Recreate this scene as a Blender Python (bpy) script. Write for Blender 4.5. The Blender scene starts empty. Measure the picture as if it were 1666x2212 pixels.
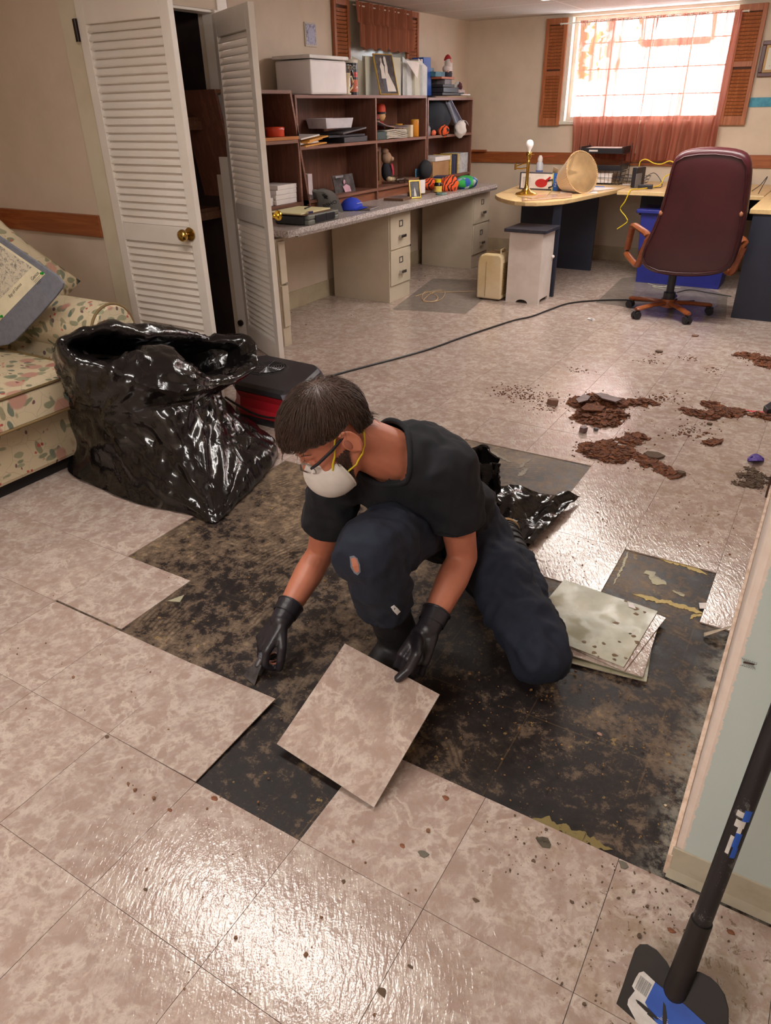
import bpy, bmesh, math, random
from mathutils import Vector as V, Matrix as MX, noise as NZ, Euler
PI = math.pi
random.seed(7)
SC = bpy.context.scene
COL = SC.collection
R = math.radians

# ------------------------------------------------------------------ camera
CF, CP, CR, CYAW, CX, CY, CZ = 1546.472, 0.5146318, -0.0183842, 2.117312, 0.99872, -0.75512, 1.384849
FW = V((math.cos(CP)*math.cos(CYAW), math.cos(CP)*math.sin(CYAW), -math.sin(CP)))
_r = FW.cross(V((0, 0, 1))).normalized(); _u = _r.cross(FW)
RT = math.cos(CR)*_r+math.sin(CR)*_u
UP = -math.sin(CR)*_r+math.cos(CR)*_u
CO = V((CX, CY, CZ))
cd = bpy.data.cameras.new('camera'); cam = bpy.data.objects.new('camera', cd); COL.objects.link(cam)
cd.sensor_fit = 'HORIZONTAL'; cd.sensor_width = 36; cd.lens = 36*CF/1666
cd.clip_start = .05; cd.clip_end = 200
m = MX.Identity(4)
for i in range(3):
    m[i][0] = RT[i]; m[i][1] = UP[i]; m[i][2] = -FW[i]; m[i][3] = CO[i]
cam.matrix_world = m
SC.camera = cam

# ------------------------------------------------------------------ view, world
SC.view_settings.view_transform = 'Standard'
SC.view_settings.look = 'None'
SC.view_settings.gamma = 1
SC.view_settings.use_curve_mapping = False
SC.view_settings.exposure = 0.0
wd = bpy.data.worlds.new('world'); SC.world = wd; wd.use_nodes = True
bg = wd.node_tree.nodes['Background']
bg.inputs[0].default_value = (.80, .90, 1, 1); bg.inputs[1].default_value = 22.0
LAMP = 25.0          # strength of the ceiling fixtures near the camera
LAMP_FILL = 47.0  # added fill fixture behind the camera, brightens the walls and the worker
LAMP4 = 34.0
LAMP2 = 36.0         # office fixture

# ------------------------------------------------------------------ measuring: where a sight line meets a real plane
def ray(px, py): return FW+RT*((px-833)/CF)-UP*((py-1106)/CF)
def Zp(px, py, z): d = ray(px, py); return CO+d*((z-CO.z)/d.z)
def Xp(px, py, x): d = ray(px, py); return CO+d*((x-CO.x)/d.x)
def Yp(px, py, y): d = ray(px, py); return CO+d*((y-CO.y)/d.y)
def Dp(px, py, dep): return CO+ray(px, py)*dep

# ------------------------------------------------------------------ materials
def lin(c):
    if isinstance(c, str):
        c = tuple(int(c[i:i+2], 16) for i in (0, 2, 4))
    return tuple(((x/255)/12.92 if x/255 <= .04045 else ((x/255+.055)/1.055)**2.4) for x in c)+(1,)
MC = {}
class NT:
    def __init__(s, name):
        s.m = bpy.data.materials.new(name); s.m.use_nodes = True
        s.t = s.m.node_tree; s.b = s.t.nodes['Principled BSDF']; s.out = s.t.nodes['Material Output']
    def n(s, typ, **kw):
        o = s.t.nodes.new(typ)
        for k, v in kw.items():
            if k.startswith('i_'):
                o.inputs[k[2:].replace('_', ' ')].default_value = v
            else: setattr(o, k, v)
        return o
    def l(s, a, b): s.t.links.new(a, b)
    def math(s, op, a, b=None, c=None, clamp=False):
        o = s.t.nodes.new('ShaderNodeMath'); o.operation = op; o.use_clamp = clamp
        for i, x in enumerate((a, b, c)):
            if x is None: continue
            if hasattr(x, 'is_output'): s.l(x, o.inputs[i])
            else: o.inputs[i].default_value = x
        return o.outputs[0]
    def mix(s, f, a, b, mode='MIX'):
        o = s.t.nodes.new('ShaderNodeMix'); o.data_type = 'RGBA'; o.blend_type = mode
        for i, x in ((0, f), (6, a), (7, b)):
            if hasattr(x, 'is_output'): s.l(x, o.inputs[i])
            else: o.inputs[i].default_value = x
        return o.outputs[2]
    def ramp(s, f, stops, const=False):
        o = s.t.nodes.new('ShaderNodeValToRGB'); e = o.color_ramp.elements
        if const: o.color_ramp.interpolation = 'CONSTANT'
        while len(e) < len(stops): e.new(.5)
        for i, (p, c) in enumerate(stops):
            e[i].position = p; e[i].color = c if len(c) == 4 else lin(c)
        s.l(f, o.inputs[0]); return o.outputs[0]
    def vec(s, kind='Object', scale=(1, 1, 1), rot=(0, 0, 0), loc=(0, 0, 0)):
        if kind == 'World': src = s.n('ShaderNodeNewGeometry').outputs['Position']
        else: src = s.n('ShaderNodeTexCoord').outputs[kind]
        mp = s.n('ShaderNodeMapping'); mp.inputs['Scale'].default_value = scale
        mp.inputs['Rotation'].default_value = rot; mp.inputs['Location'].default_value = loc
        s.l(src, mp.inputs[0]); return mp.outputs[0]
    def noise(s, v, scale, detail=3, rough=.5, dist=0):
        o = s.n('ShaderNodeTexNoise'); o.inputs['Scale'].default_value = scale; o.inputs['Detail'].default_value = detail
        o.inputs['Roughness'].default_value = rough; o.inputs['Distortion'].default_value = dist
        if v is not None: s.l(v, o.inputs['Vector'])
        return o.outputs[0]
    def set(s, col=None, rough=None, metal=None, **kw):
        for k, x in (('Base Color', col), ('Roughness', rough), ('Metallic', metal)):
            if x is None: continue
            if hasattr(x, 'is_output'): s.l(x, s.b.inputs[k])
            else: s.b.inputs[k].default_value = x
        for k, x in kw.items():
            k = k.replace('_', ' ')
            if hasattr(x, 'is_output'): s.l(x, s.b.inputs[k])
            else: s.b.inputs[k].default_value = x
    def bump(s, h, strength=.3, dist=.002):
        o = s.n('ShaderNodeBump'); o.inputs['Strength'].default_value = strength; o.inputs['Distance'].default_value = dist
        s.l(h, o.inputs['Height']); s.l(o.outputs[0], s.b.inputs['Normal'])

def mat(name, c, rough=.5, metal=0, c2=None, ns=12, amt=.5, bump=0, bs=60, stretch=(1, 1, 1), **kw):
    """plain surface with a noise mottling and an optional fine bump"""
    key = name
    if key in MC: return MC[key]
    t = NT(name); v = t.vec('Object', stretch)
    if c2 is None:
        l = lin(c); c2l = tuple(x*.86 for x in l[:3])+(1,)
    else: c2l = lin(c2)
    f = t.noise(v, ns, 4, .6)
    f = t.ramp(f, ((.35, (0, 0, 0, 1)), (.35+.3*(1.2-amt), (1, 1, 1, 1))))
    t.set(t.mix(f, c2l, lin(c)), rough, metal, **kw)
    if bump: t.bump(t.noise(v, bs, 3), bump, .002)
    MC[key] = t.m; return t.m

def wood(name, c1, c2, scale=3, axis=0, rough=.45, knots=False):
    if name in MC: return MC[name]
    t = NT(name); st = [14, 14, 14]; st[axis] = 1
    v = t.vec('Object', tuple(st)); n1 = t.noise(v, scale, 5, .6, .6)
    col = t.ramp(n1, ((.3, c1), (.5, c2), (.62, c1), (.75, c2)))
    if knots:
        vo = t.n('ShaderNodeTexVoronoi'); vo.inputs['Scale'].default_value = 2.2
        t.l(t.vec('Object', (1, 1, 2.0)), vo.inputs['Vector'])
        k = t.ramp(vo.outputs[0], ((0, (1, 1, 1, 1)), (.035, (1, 1, 1, 1)), (.06, (0, 0, 0, 1))))
        col = t.mix(k, col, lin((60, 25, 12)))
    t.set(col, rough); t.bump(n1, .15, .001)
    MC[name] = t.m; return t.m

# ------------------------------------------------------------------ mesh builder
def quat_to(d):
    return V(d).to_track_quat('Z', 'Y').to_matrix().to_4x4()
class B:
    def __init__(s): s.bm = bmesh.new(); s.m = 0
    def _fin(s, n0):
        s.bm.faces.ensure_lookup_table()
        for f in s.bm.faces[n0:]: f.material_index = s.m
    def face(s, pts):
        f = s.bm.faces.new([s.bm.verts.new(p) for p in pts]); f.material_index = s.m; return f
    def box(s, c, d, rz=0, M=None):
        n0 = len(s.bm.faces)
        mt = MX.Translation(c) @ (M if M is not None else MX.Rotation(rz, 4, 'Z')) @ MX.Diagonal((d[0], d[1], d[2], 1))
        bmesh.ops.create_cube(s.bm, size=1, matrix=mt); s._fin(n0); return s
    def bx(s, x0, x1, y0, y1, z0, z1):
        return s.box(((x0+x1)/2, (y0+y1)/2, (z0+z1)/2), (abs(x1-x0), abs(y1-y0), abs(z1-z0)))
    def cyl(s, p0, p1, r0, r1=None, seg=20, caps=True):
        p0 = V(p0); p1 = V(p1); r1 = r0 if r1 is None else r1
        n0 = len(s.bm.faces); d = p1-p0
        mt = MX.Translation((p0+p1)/2) @ quat_to(d)
        bmesh.ops.create_cone(s.bm, cap_ends=caps, segments=seg, radius1=r0, radius2=r1, depth=d.length, matrix=mt); s._fin(n0); return s
    def ball(s, c, r, seg=16, M=None):
        n0 = len(s.bm.faces)
        if not hasattr(r, '__len__'): r = (r, r, r)
        mt = MX.Translation(c) @ (M if M is not None else MX.Identity(4)) @ MX.Diagonal((r[0], r[1], r[2], 1))
        bmesh.ops.create_uvsphere(s.bm, u_segments=seg, v_segments=max(6, seg*2//3), radius=1, matrix=mt); s._fin(n0); return s
    def cap(s, p0, p1, r0, r1=None, seg=14):
        r1 = r0 if r1 is None else r1
        s.cyl(p0, p1, r0, r1, seg); s.ball(p0, r0, seg); s.ball(p1, r1, seg); return s
    def tube(s, pts, r, seg=8, closed=False, flat=1.0):
        pts = [V(p) for p in pts]; n = len(pts); n0 = len(s.bm.faces); rings = []
        rr = r if hasattr(r, '__len__') else [r]*n
        up = V((0, 0, 1))
        for i, p in enumerate(pts):
            a = pts[(i-1) % n] if (i > 0 or closed) else p; b = pts[(i+1) % n] if (i < n-1 or closed) else p
            t = (b-a).normalized()
            x = t.cross(up)
            if x.length < 1e-3: x = t.cross(V((0, 1, 0)))
            x.normalize(); y = t.cross(x).normalized()
            if not closed and i > 0:
                pass
            rings.append([s.bm.verts.new(p+x*math.cos(2*PI*k/seg)*rr[i]+y*math.sin(2*PI*k/seg)*rr[i]*flat) for k in range(seg)])
        for i in range(n if closed else n-1):
            A = rings[i]; C = rings[(i+1) % n]
            for k in range(seg): s.bm.faces.new((A[k], A[(k+1) % seg], C[(k+1) % seg], C[k]))
        if not closed:
            s.bm.faces.new(rings[0][::-1]); s.bm.faces.new(rings[-1])
        s._fin(n0); return s
    def lathe(s, prof, c=(0, 0, 0), seg=32, M=None, rib=None):
        n0 = len(s.bm.faces); M = M or MX.Identity(4); rings = []; c = V(c)
        for r, z in prof:
            ring = []
            for k in range(seg):
                a = 2*PI*k/seg; q = r*(1+(rib[0]*math.cos(rib[1]*a) if rib else 0))
                ring.append(s.bm.verts.new(c+(M @ V((q*math.cos(a), q*math.sin(a), z)))))
            rings.append(ring)
        for i in range(len(rings)-1):
            for k in range(seg):
                s.bm.faces.new((rings[i][k], rings[i][(k+1) % seg], rings[i+1][(k+1) % seg], rings[i+1][k]))
        if prof[0][0] > 1e-5 and not getattr(s, 'open', False): s.bm.faces.new(rings[0][::-1])
        if prof[-1][0] > 1e-5 and not getattr(s, 'open', False): s.bm.faces.new(rings[-1])
        s._fin(n0); return s
    def prism(s, poly, off):
        """poly: 3-D points of a planar outline, off: extrusion vector"""
        n0 = len(s.bm.faces); off = V(off)
        a = [s.bm.verts.new(V(p)) for p in poly]; b = [s.bm.verts.new(V(p)+off) for p in poly]
        s.bm.faces.new(a); s.bm.faces.new(b[::-1]); n = len(a)
        for i in range(n): s.bm.faces.new((a[i], b[i], b[(i+1) % n], a[(i+1) % n]))
        s._fin(n0); return s
    def grid(s, fn, nu, nv, closed_u=False):
        n0 = len(s.bm.faces)
        vs = [[s.bm.verts.new(fn(i/(nu if closed_u else nu-1), j/(nv-1))) for j in range(nv)] for i in range(nu)]
        for i in range(nu if closed_u else nu-1):
            for j in range(nv-1):
                k = (i+1) % nu
                s.bm.faces.new((vs[i][j], vs[k][j], vs[k][j+1], vs[i][j+1]))
        s._fin(n0); return s

RM = {}
def empty(name, loc, label, cat, group=None, rz=0, kind=None):
    o = bpy.data.objects.new(name, None); COL.objects.link(o); o.location = loc; o.rotation_euler = (0, 0, rz)
    o.empty_display_size = .05
    RM[o.name] = MX.Translation(loc) @ MX.Rotation(rz, 4, 'Z')
    tag(o, label, cat, group, kind); return o
def tag(o, label=None, cat=None, group=None, kind=None):
    if label: o['label'] = label
    if cat: o['category'] = cat
    if group: o['group'] = group
    if kind: o['kind'] = kind
    return o
def ob(name, b, mats, parent=None, label=None, cat=None, group=None, kind=None, smooth=0, bevel=0, sub=0, solid=0, local=False, disp=None):
    """link the builder's shape as one mesh object; the shape was laid out in world coordinates unless local"""
    bm = b.bm if isinstance(b, B) else b
    bmesh.ops.recalc_face_normals(bm, faces=bm.faces) if not disp else None
    if parent is not None:
        M = RM[parent.name]
        if not local: bm.transform(M.inverted())
    else:
        xs = [v.co for v in bm.verts]
        c = V(((min(v.x for v in xs)+max(v.x for v in xs))/2, (min(v.y for v in xs)+max(v.y for v in xs))/2, min(v.z for v in xs)))
        if kind == 'structure': c = V((0, 0, 0))
        bm.transform(MX.Translation(-c)); M = MX.Translation(c)
    me = bpy.data.meshes.new(name); bm.to_mesh(me); bm.free()
    for x in (mats if isinstance(mats, (list, tuple)) else [mats]): me.materials.append(x)
    o = bpy.data.objects.new(name, me); COL.objects.link(o)
    if smooth:
        for p in me.polygons: p.use_smooth = True
        if smooth < 179: me.set_sharp_from_angle(angle=R(smooth))
    if parent is not None: o.parent = parent
    else: o.location = M.translation
    RM[o.name] = M
    if bevel:
        x = o.modifiers.new('bevel', 'BEVEL'); x.width = bevel; x.segments = 2; x.limit_method = 'ANGLE'; x.angle_limit = R(40)
    if solid:
        x = o.modifiers.new('solid', 'SOLIDIFY'); x.thickness = solid; x.offset = 0
    if sub:
        x = o.modifiers.new('sub', 'SUBSURF'); x.levels = sub; x.render_levels = sub
    tag(o, label, cat, group, kind); return o
def struct(name, b, mats, **kw): return ob(name, b, mats, kind='structure', **kw)
def dup(root, loc=None, label=None, rz=None, group=None):
    r = root.copy(); COL.objects.link(r)
    if loc is not None: r.location = loc
    if rz is not None: r.rotation_euler = (0, 0, rz)
    if label: r['label'] = label
    if group: r['group'] = group
    for ch in list(root.children):
        c = ch.copy(); COL.objects.link(c); c.parent = r
        for g in list(ch.children):
            d = g.copy(); COL.objects.link(d); d.parent = c
    return r
def baked(bm, voxel=.006, smooth=4, fac=.5):
    """one continuous surface grown over the laid-out shapes"""
    me = bpy.data.meshes.new('tmp'); bm.to_mesh(me); bm.free(); o = bpy.data.objects.new('tmp', me); COL.objects.link(o)
    x = o.modifiers.new('r', 'REMESH'); x.mode = 'VOXEL'; x.voxel_size = voxel
    x = o.modifiers.new('s', 'SMOOTH'); x.iterations = smooth; x.factor = fac
    dg = bpy.context.evaluated_depsgraph_get(); e = o.evaluated_get(dg); r = bmesh.new(); r.from_mesh(e.to_mesh())
    e.to_mesh_clear(); bpy.data.objects.remove(o); bpy.data.meshes.remove(me); return r
def textbm(s, size, M, ext=.0006, spacing=1):
    cu = bpy.data.curves.new('t', 'FONT'); cu.body = s; cu.size = size; cu.extrude = ext; cu.align_x = 'CENTER'; cu.align_y = 'CENTER'; cu.space_character = spacing
    cu.resolution_u = 3
    o = bpy.data.objects.new('t', cu); COL.objects.link(o); dg = bpy.context.evaluated_depsgraph_get()
    e = o.evaluated_get(dg); r = bmesh.new(); r.from_mesh(e.to_mesh()); e.to_mesh_clear()
    bpy.data.objects.remove(o); bpy.data.curves.remove(cu); r.transform(M); return r
def frame(o, x, y, z):
    m = MX.Identity(4)
    for i in range(3): m[i][0] = x[i]; m[i][1] = y[i]; m[i][2] = z[i]; m[i][3] = o[i]
    return m
# ================================================================== the shell of the room
T = .3048
def m_tile(name='vinyl_tile', dirt=True):
    if name in MC: return MC[name]
    t = NT(name); P = t.vec('World')
    sx = t.n('ShaderNodeSeparateXYZ'); t.l(P, sx.inputs[0])
    fx = t.math('FLOOR', t.math('DIVIDE', sx.outputs[0], T)); fy = t.math('FLOOR', t.math('DIVIDE', sx.outputs[1], T))
    cb = t.n('ShaderNodeCombineXYZ')
    if dirt: t.l(fx, cb.inputs[0]); t.l(fy, cb.inputs[1])
    wn = t.n('ShaderNodeTexWhiteNoise'); t.l(cb.outputs[0], wn.inputs['Vector'])
    off = t.n('ShaderNodeVectorMath', operation='SCALE'); t.l(wn.outputs['Color'], off.inputs[0]); off.inputs['Scale'].default_value = 9
    ad = t.n('ShaderNodeVectorMath', operation='ADD'); t.l(P, ad.inputs[0]); t.l(off.outputs[0], ad.inputs[1]); Q = ad.outputs[0]
    a = t.noise(Q, 22, 8, .62, .15)
    base = t.ramp(a, ((.40, (176, 154, 143)), (.50, (188, 168, 157)), (.58, (200, 183, 172))))
    mq = t.n('ShaderNodeMapping'); mq.inputs['Scale'].default_value = (1.0, .62, 1); mr = t.n('ShaderNodeMapping'); mr.inputs['Rotation'].default_value = (0, 0, R(28)); t.l(Q, mr.inputs[0]); t.l(mr.outputs[0], mq.inputs[0])
    pt = t.noise(mq.outputs[0], 46, 5, .6, 1.1)
    base = t.mix(t.math('MULTIPLY', t.ramp(pt, ((.485, (1, 1, 1, 1)), (.53, (0, 0, 0, 1)))), .6), base, lin((176, 150, 138)))
    b = t.noise(Q, 10, 8, .66, .25)
    vein = t.math('ABSOLUTE', t.math('SUBTRACT', b, .5))
    vm = t.math('MULTIPLY', t.ramp(vein, ((0, (1, 1, 1, 1)), (.018, (.6, .6, .6, 1)), (.05, (0, 0, 0, 1)))), t.ramp(t.noise(Q, 14, 3), ((.38, (.2, .2, .2, 1)), (.6, (1, 1, 1, 1)))))
    base = t.mix(t.math('MULTIPLY', vm, .8), base, lin((218, 204, 192)))
    fine = t.noise(Q, 70, 4, .7)
    base = t.mix(t.ramp(fine, ((.3, (.25, .25, .25, 1)), (.5, (0, 0, 0, 1)))), base, lin((164, 138, 124)))
    tone = t.math('MULTIPLY_ADD', wn.outputs['Value'], .09, .86)
    tc = t.n('ShaderNodeCombineColor'); [t.l(tone, tc.inputs[i]) for i in range(3)]
    base = t.mix(1.0, base, tc.outputs[0], 'MULTIPLY')
    if dirt:
        # spilled dirt that lies on the tiles near the wall corner and around the debris
        def blob(cx, cy, rx, ry):
            dx = t.math('DIVIDE', t.math('SUBTRACT', sx.outputs[0], cx), rx); dy = t.math('DIVIDE', t.math('SUBTRACT', sx.outputs[1], cy), ry)
            return t.math('SUBTRACT', 1, t.math('ADD', t.math('MULTIPLY', dx, dx), t.math('MULTIPLY', dy, dy)), clamp=True)
        reg = blob(1.15, .12, .62, .42)
        for q in ((.95, 2.3, .42, .35), (.35, 2.5, .55, .5), (.75, 3.1, .55, .35), (.85, 4.0, .5, .3), (.8, 1.6, .5, .9)):
            reg = t.math('MAXIMUM', reg, t.math('MULTIPLY', blob(*q), .75))
        for q in ((-2.2, 4.2, .5, 1.6), (-1.3, 5.3, 1.4, .5)):
            reg = t.math('MAXIMUM', reg, t.math('MULTIPLY', blob(*q), .5))
        sp = t.math('ADD', t.noise(P, 42, 6, .75, .6), t.math('MULTIPLY', t.math('SUBTRACT', reg, 1), .17))
        dm = t.ramp(sp, ((.56, (0, 0, 0, 1)), (.64, (.85, .85, .85, 1))))
        base = t.mix(dm, base, lin((88, 66, 42)))
        gr = t.math('MULTIPLY', t.ramp(t.noise(P, 9, 5, .65), ((.48, (0, 0, 0, 1)), (.7, (1, 1, 1, 1)))), t.math('MULTIPLY', reg, .5))
        base = t.mix(gr, base, lin((136, 114, 74)))
    rm = t.n('ShaderNodeMapping'); rm.inputs['Scale'].default_value = (118, 40, 1); t.l(t.vec('World', (1, 1, 1), (0, 0, R(-26))), rm.inputs[0]); w = t.noise(rm.outputs[0], 1.0, 2, .5, .5)
    w2 = t.noise(P, 240, 2)
    h = t.math('ADD', w, t.math('MULTIPLY', w2, .25))
    t.set(base, t.math('MULTIPLY_ADD', a, .08, .07)); t.b.inputs['Specular IOR Level'].default_value = .5
    t.bump(h, .9, .0011)
    MC[name] = t.m; return t.m
def m_sub():
    t = NT('old_adhesive'); P = t.vec('World'); sx = t.n('ShaderNodeSeparateXYZ'); t.l(P, sx.inputs[0])
    n1 = t.noise(P, 19, 11, .80, .15)
    n0 = t.noise(P, 2.3, 4, .55)
    # browner towards the far left, blacker towards the near right: the spread of the old glue
    g = t.math('MULTIPLY_ADD', t.math('SUBTRACT', sx.outputs[1], t.math('MULTIPLY', sx.outputs[0], .9)), .050, -.055)
    s = t.math('ADD', n1, t.math('MULTIPLY_ADD', n0, .45, g))
    col = t.ramp(s, ((.60, (36, 31, 31)), (.685, (50, 42, 39)), (.712, (88, 74, 62)), (.80, (112, 95, 79)), (.88, (142, 122, 100))))
    wv = t.n('ShaderNodeTexWave', wave_type='RINGS', rings_direction='Z'); wv.inputs['Scale'].default_value = 18; wv.inputs['Distortion'].default_value = 5
    wv.inputs['Detail'].default_value = 2; wv.inputs['Detail Scale'].default_value = .6
    mp = t.n('ShaderNodeMapping'); mp.inputs['Location'].default_value = (-.72, -.62, 0); t.l(P, mp.inputs[0]); t.l(mp.outputs[0], wv.inputs['Vector'])
    wm = t.math('MULTIPLY', t.ramp(wv.outputs['Fac'], ((.5, (0, 0, 0, 1)), (.8, (.5, .5, .5, 1)))), t.ramp(t.noise(P, 4, 3), ((.47, (0, 0, 0, 1)), (.6, (1, 1, 1, 1)))))
    col = t.mix(wm, col, lin((52, 42, 32)))
    yl = t.math('ADD', t.noise(P, 30, 5, .7), t.math('MULTIPLY', n0, .2))
    col = t.mix(t.ramp(yl, ((.74, (0, 0, 0, 1)), (.78, (.8, .8, .8, 1)))), col, lin((150, 124, 76)))
    # pale joint lines of the older layer
    for o in (0, 1):
        fr = t.math('ABSOLUTE', t.math('SUBTRACT', t.math('FRACT', t.math('ADD', t.math('DIVIDE', sx.outputs[o], T), .03)), .5))
        lm = t.math('MULTIPLY', t.ramp(fr, ((.493, (0, 0, 0, 1)), (.497, (1, 1, 1, 1)))), t.ramp(t.noise(P, 5, 3), ((.4, (0, 0, 0, 1)), (.55, (.6, .6, .6, 1)))))
        col = t.mix(t.math('MULTIPLY', lm, .55), col, lin((124, 100, 70)))
    # dusty grey concrete along the cut wall
    wl = t.math('MULTIPLY_ADD', t.math('SUBTRACT', sx.outputs[0], .985), 14, .75, clamp=True)
    wl = t.math('MULTIPLY', wl, t.ramp(t.noise(P, 16, 8, .75), ((.44, (0, 0, 0, 1)), (.56, (.9, .9, .9, 1)))))
    col = t.mix(wl, col, lin((150, 145, 132)))
    t.set(col, t.ramp(n1, ((.35, (.3, .3, .3, 1)), (.6, (.62, .62, .62, 1))))); t.b.inputs['Specular IOR Level'].default_value = .25
    t.bump(t.math('ADD', n1, t.math('MULTIPLY', t.noise(P, 130, 3), .3)), .5, .0015)
    return t.m
TILE = m_tile(); SUB = m_sub()
TILE2 = m_tile('vinyl_tile_clean', False)

exposed = {(0, 0)}
for a in range(-2, 4): exposed.add((a, 1))
for a in range(-3, 4): exposed |= {(a, 2), (a, 3)}
for a in range(-3, 1): exposed.add((a, 4))
exposed.add((2, 4))
for a in range(-2, 1): exposed.add((a, 5))
for a in range(-1, 1): exposed.add((a, 6))
b = B(); b.bx(-5.2, 3.2, -3.2, 7.0, -.06, -.0035); struct('floor', b, SUB)
b = B(); rnd = random.Random(3)
LIFT = (-1, 0)
for a in range(-17, 11):
    for c in range(-10, 23):
        if (a, c) in exposed or (a, c) == LIFT: continue
        x0, x1, y0, y1 = a*T+.0006, a*T+T-.0006, c*T+.0006, c*T+T-.0006
        if (a, c) == (-3, 1): y0 += .007
        if (a, c) == (3, 0): x1 = min(x1, a*T+T)
        t0 = 0.0; amp = .0009 if c > 3 else .0004
        zz = [rnd.uniform(0, amp) for _ in range(4)]
        vs = [b.bm.verts.new(p) for p in ((x0, y0, zz[0]), (x1, y0, zz[1]), (x1, y1, zz[2]), (x0, y1, zz[3]))]
        lo = [b.bm.verts.new((v.co.x, v.co.y, -.0034)) for v in vs]
        b.bm.faces.new(vs)
        for i in range(4): b.bm.faces.new((vs[i], lo[i], lo[(i+1) % 4], vs[(i+1) % 4]))
struct('floor', b, TILE)
# the loosened tile that springs up at its right side
b = B(); x0, x1, y0, y1 = -T+.0006, -.001, .001, T-.001
b.prism([(x0, y0, 0), (x1, y0, .003), (x1, y1, .012), (x0, y1, .002)], (0, 0, -.003))
ob('floor_tile', b, TILE, label='loosened beige tile with its corner sprung up beside the square dark gap', cat='floor tile')

WALL = mat('wall_paint', (218, 199, 178), .6, c2=(208, 190, 168), ns=2.5, bump=.08, bs=220)
WALLC = mat('cream_trim_paint', (218, 206, 182), .45, c2=(208, 194, 166), ns=3, bump=.1, bs=40)
WHITE = mat('white_gloss_paint', (232, 222, 212), .35, c2=(224, 212, 198), ns=2, bump=.04, bs=30)
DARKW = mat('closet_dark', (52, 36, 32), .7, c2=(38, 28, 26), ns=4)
b = B(); b.bx(-2.75, -2.61, 2.96, 6.92, 0, 2.1); struct('wall_left', b, WALL)
# back wall with the opening of the window
wx0, wx1, wz0, wz1 = -1.56, -.165, 1.24, 2.075
b = B()
b.bx(-2.75, wx0, 6.92, 7.12, 0, 2.1); b.bx(wx1, 3.1, 6.92, 7.12, 0, 2.1); b.bx(wx0, wx1, 6.92, 7.12, 0, wz0); b.bx(wx0, wx1, 6.92, 7.12, wz1, 2.1)
struct('wall_back', b, WALL)
b = B(); b.bx(-5.1, -2.36, 2.0, 2.08, 0, 2.1); struct('wall_alcove', b, WALL)
b = B(); b.bx(-3.40, -3.30, -3.1, 2.0, 0, 2.1); struct('wall_side', b, WALL)
b = B(); b.bx(-5.1, 3.1, -3.2, -3.1, 0, 2.1); struct('wall_front', b, WALL)
b = B(); b.bx(3.0, 3.1, -3.1, 6.92, 0, 2.1); struct('wall_right', b, WALL)
b = B(); b.bx(-2.42, -2.29, 2.92, 3.03, 0, 2.1); b.bx(-2.75, -2.29, 2.96, 3.03, 0, 2.1); b.bx(-2.36, -2.29, 2.0, 2.92, 1.87, 2.1); struct('wall_closet', b, WALL)
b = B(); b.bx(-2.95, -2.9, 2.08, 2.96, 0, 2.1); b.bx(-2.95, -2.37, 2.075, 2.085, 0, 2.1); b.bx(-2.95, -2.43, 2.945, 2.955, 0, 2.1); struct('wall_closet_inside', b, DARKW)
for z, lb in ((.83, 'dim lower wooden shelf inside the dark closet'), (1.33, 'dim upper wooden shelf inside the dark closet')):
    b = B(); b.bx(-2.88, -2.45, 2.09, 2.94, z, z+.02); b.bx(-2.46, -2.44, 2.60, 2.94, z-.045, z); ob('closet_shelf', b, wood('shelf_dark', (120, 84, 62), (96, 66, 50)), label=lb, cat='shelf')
# casings
b = B(); b.bx(-2.425, -2.29, 1.985, 2.0, 0, 2.1); struct('trim_1', b, WALLC, bevel=.003)
b = B(); b.bx(-2.37, -2.275, 2.90, 2.96, 0, 1.87); b.bx(-2.375, -2.29, 2.0, 2.92, 1.855, 1.87); b.bx(-2.30, -2.282, 2.935, 3.02, 0, 1.93); struct('trim_2', b, WHITE, bevel=.003)

PINE = wood('stained_pine', (164, 96, 50), (140, 74, 36), 2.2, 0, .4, True)
b = B(); b.bx(-3.29, -2.425, 1.975, 2.0, .795, .905); struct('trim_3', b, PINE, bevel=.003)
b = B(); b.bx(-3.30, -3.27, -2, 1.99, .795, .905); struct('trim_4', b, PINE, bevel=.003)
b = B(); b.bx(-2.6, 3.0, 6.9, 6.92, .866, .968); struct('trim_5', b, PINE, bevel=.003)
b = B(); b.bx(-2.61, -2.59, 6.4, 6.9, .866, .968); b.bx(-2.6, -2.35, 6.86, 6.9, .968, .985); struct('trim_6', b, PINE)
BASE = mat('vinyl_base', (196, 182, 152), .5, c2=(178, 160, 132), ns=6)
b = B(); b.bx(-2.61, -2.6, 3.03, 6.9, 0, .13); struct('baseboard_left', b, BASE)
b = B(); b.bx(-2.61, 3.0, 6.91, 6.92, 0, .13); struct('baseboard_back', b, BASE)

# near wall end on the right: greenish paint torn away along the corner bead
t = NT('torn_green_paint'); P = t.vec('World'); sx = t.n('ShaderNodeSeparateXYZ'); t.l(P, sx.inputs[0])
edge = t.math('MULTIPLY_ADD', t.noise(t.vec('World', (60, 60, 95)), 1.0, 6, .8), .020, 1.017)
e2 = t.math('MULTIPLY_ADD', t.math('SUBTRACT', sx.outputs[2], .3), .004, edge)
msk = t.math('GREATER_THAN', sx.outputs[0], e2)
gcol = t.mix(t.noise(P, 6, 4), lin((190, 204, 200)), lin((200, 212, 208)))
pcol = t.mix(t.noise(P, 40, 3), lin((240, 226, 216)), lin((222, 202, 188)))
t.set(t.mix(msk, pcol, gcol), .6); t.bump(t.math('ADD', t.noise(P, 180, 2), t.math('MULTIPLY', msk, 2.0)), .35, .0012)
b = B(); b.bx(1.011, 3.0, .323, .44, .0, 2.1); b.bx(1.011, 1.13, .44, 2.2, 0, 2.1)
struct('wall_corner', b, t.m, bevel=.012)
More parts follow.
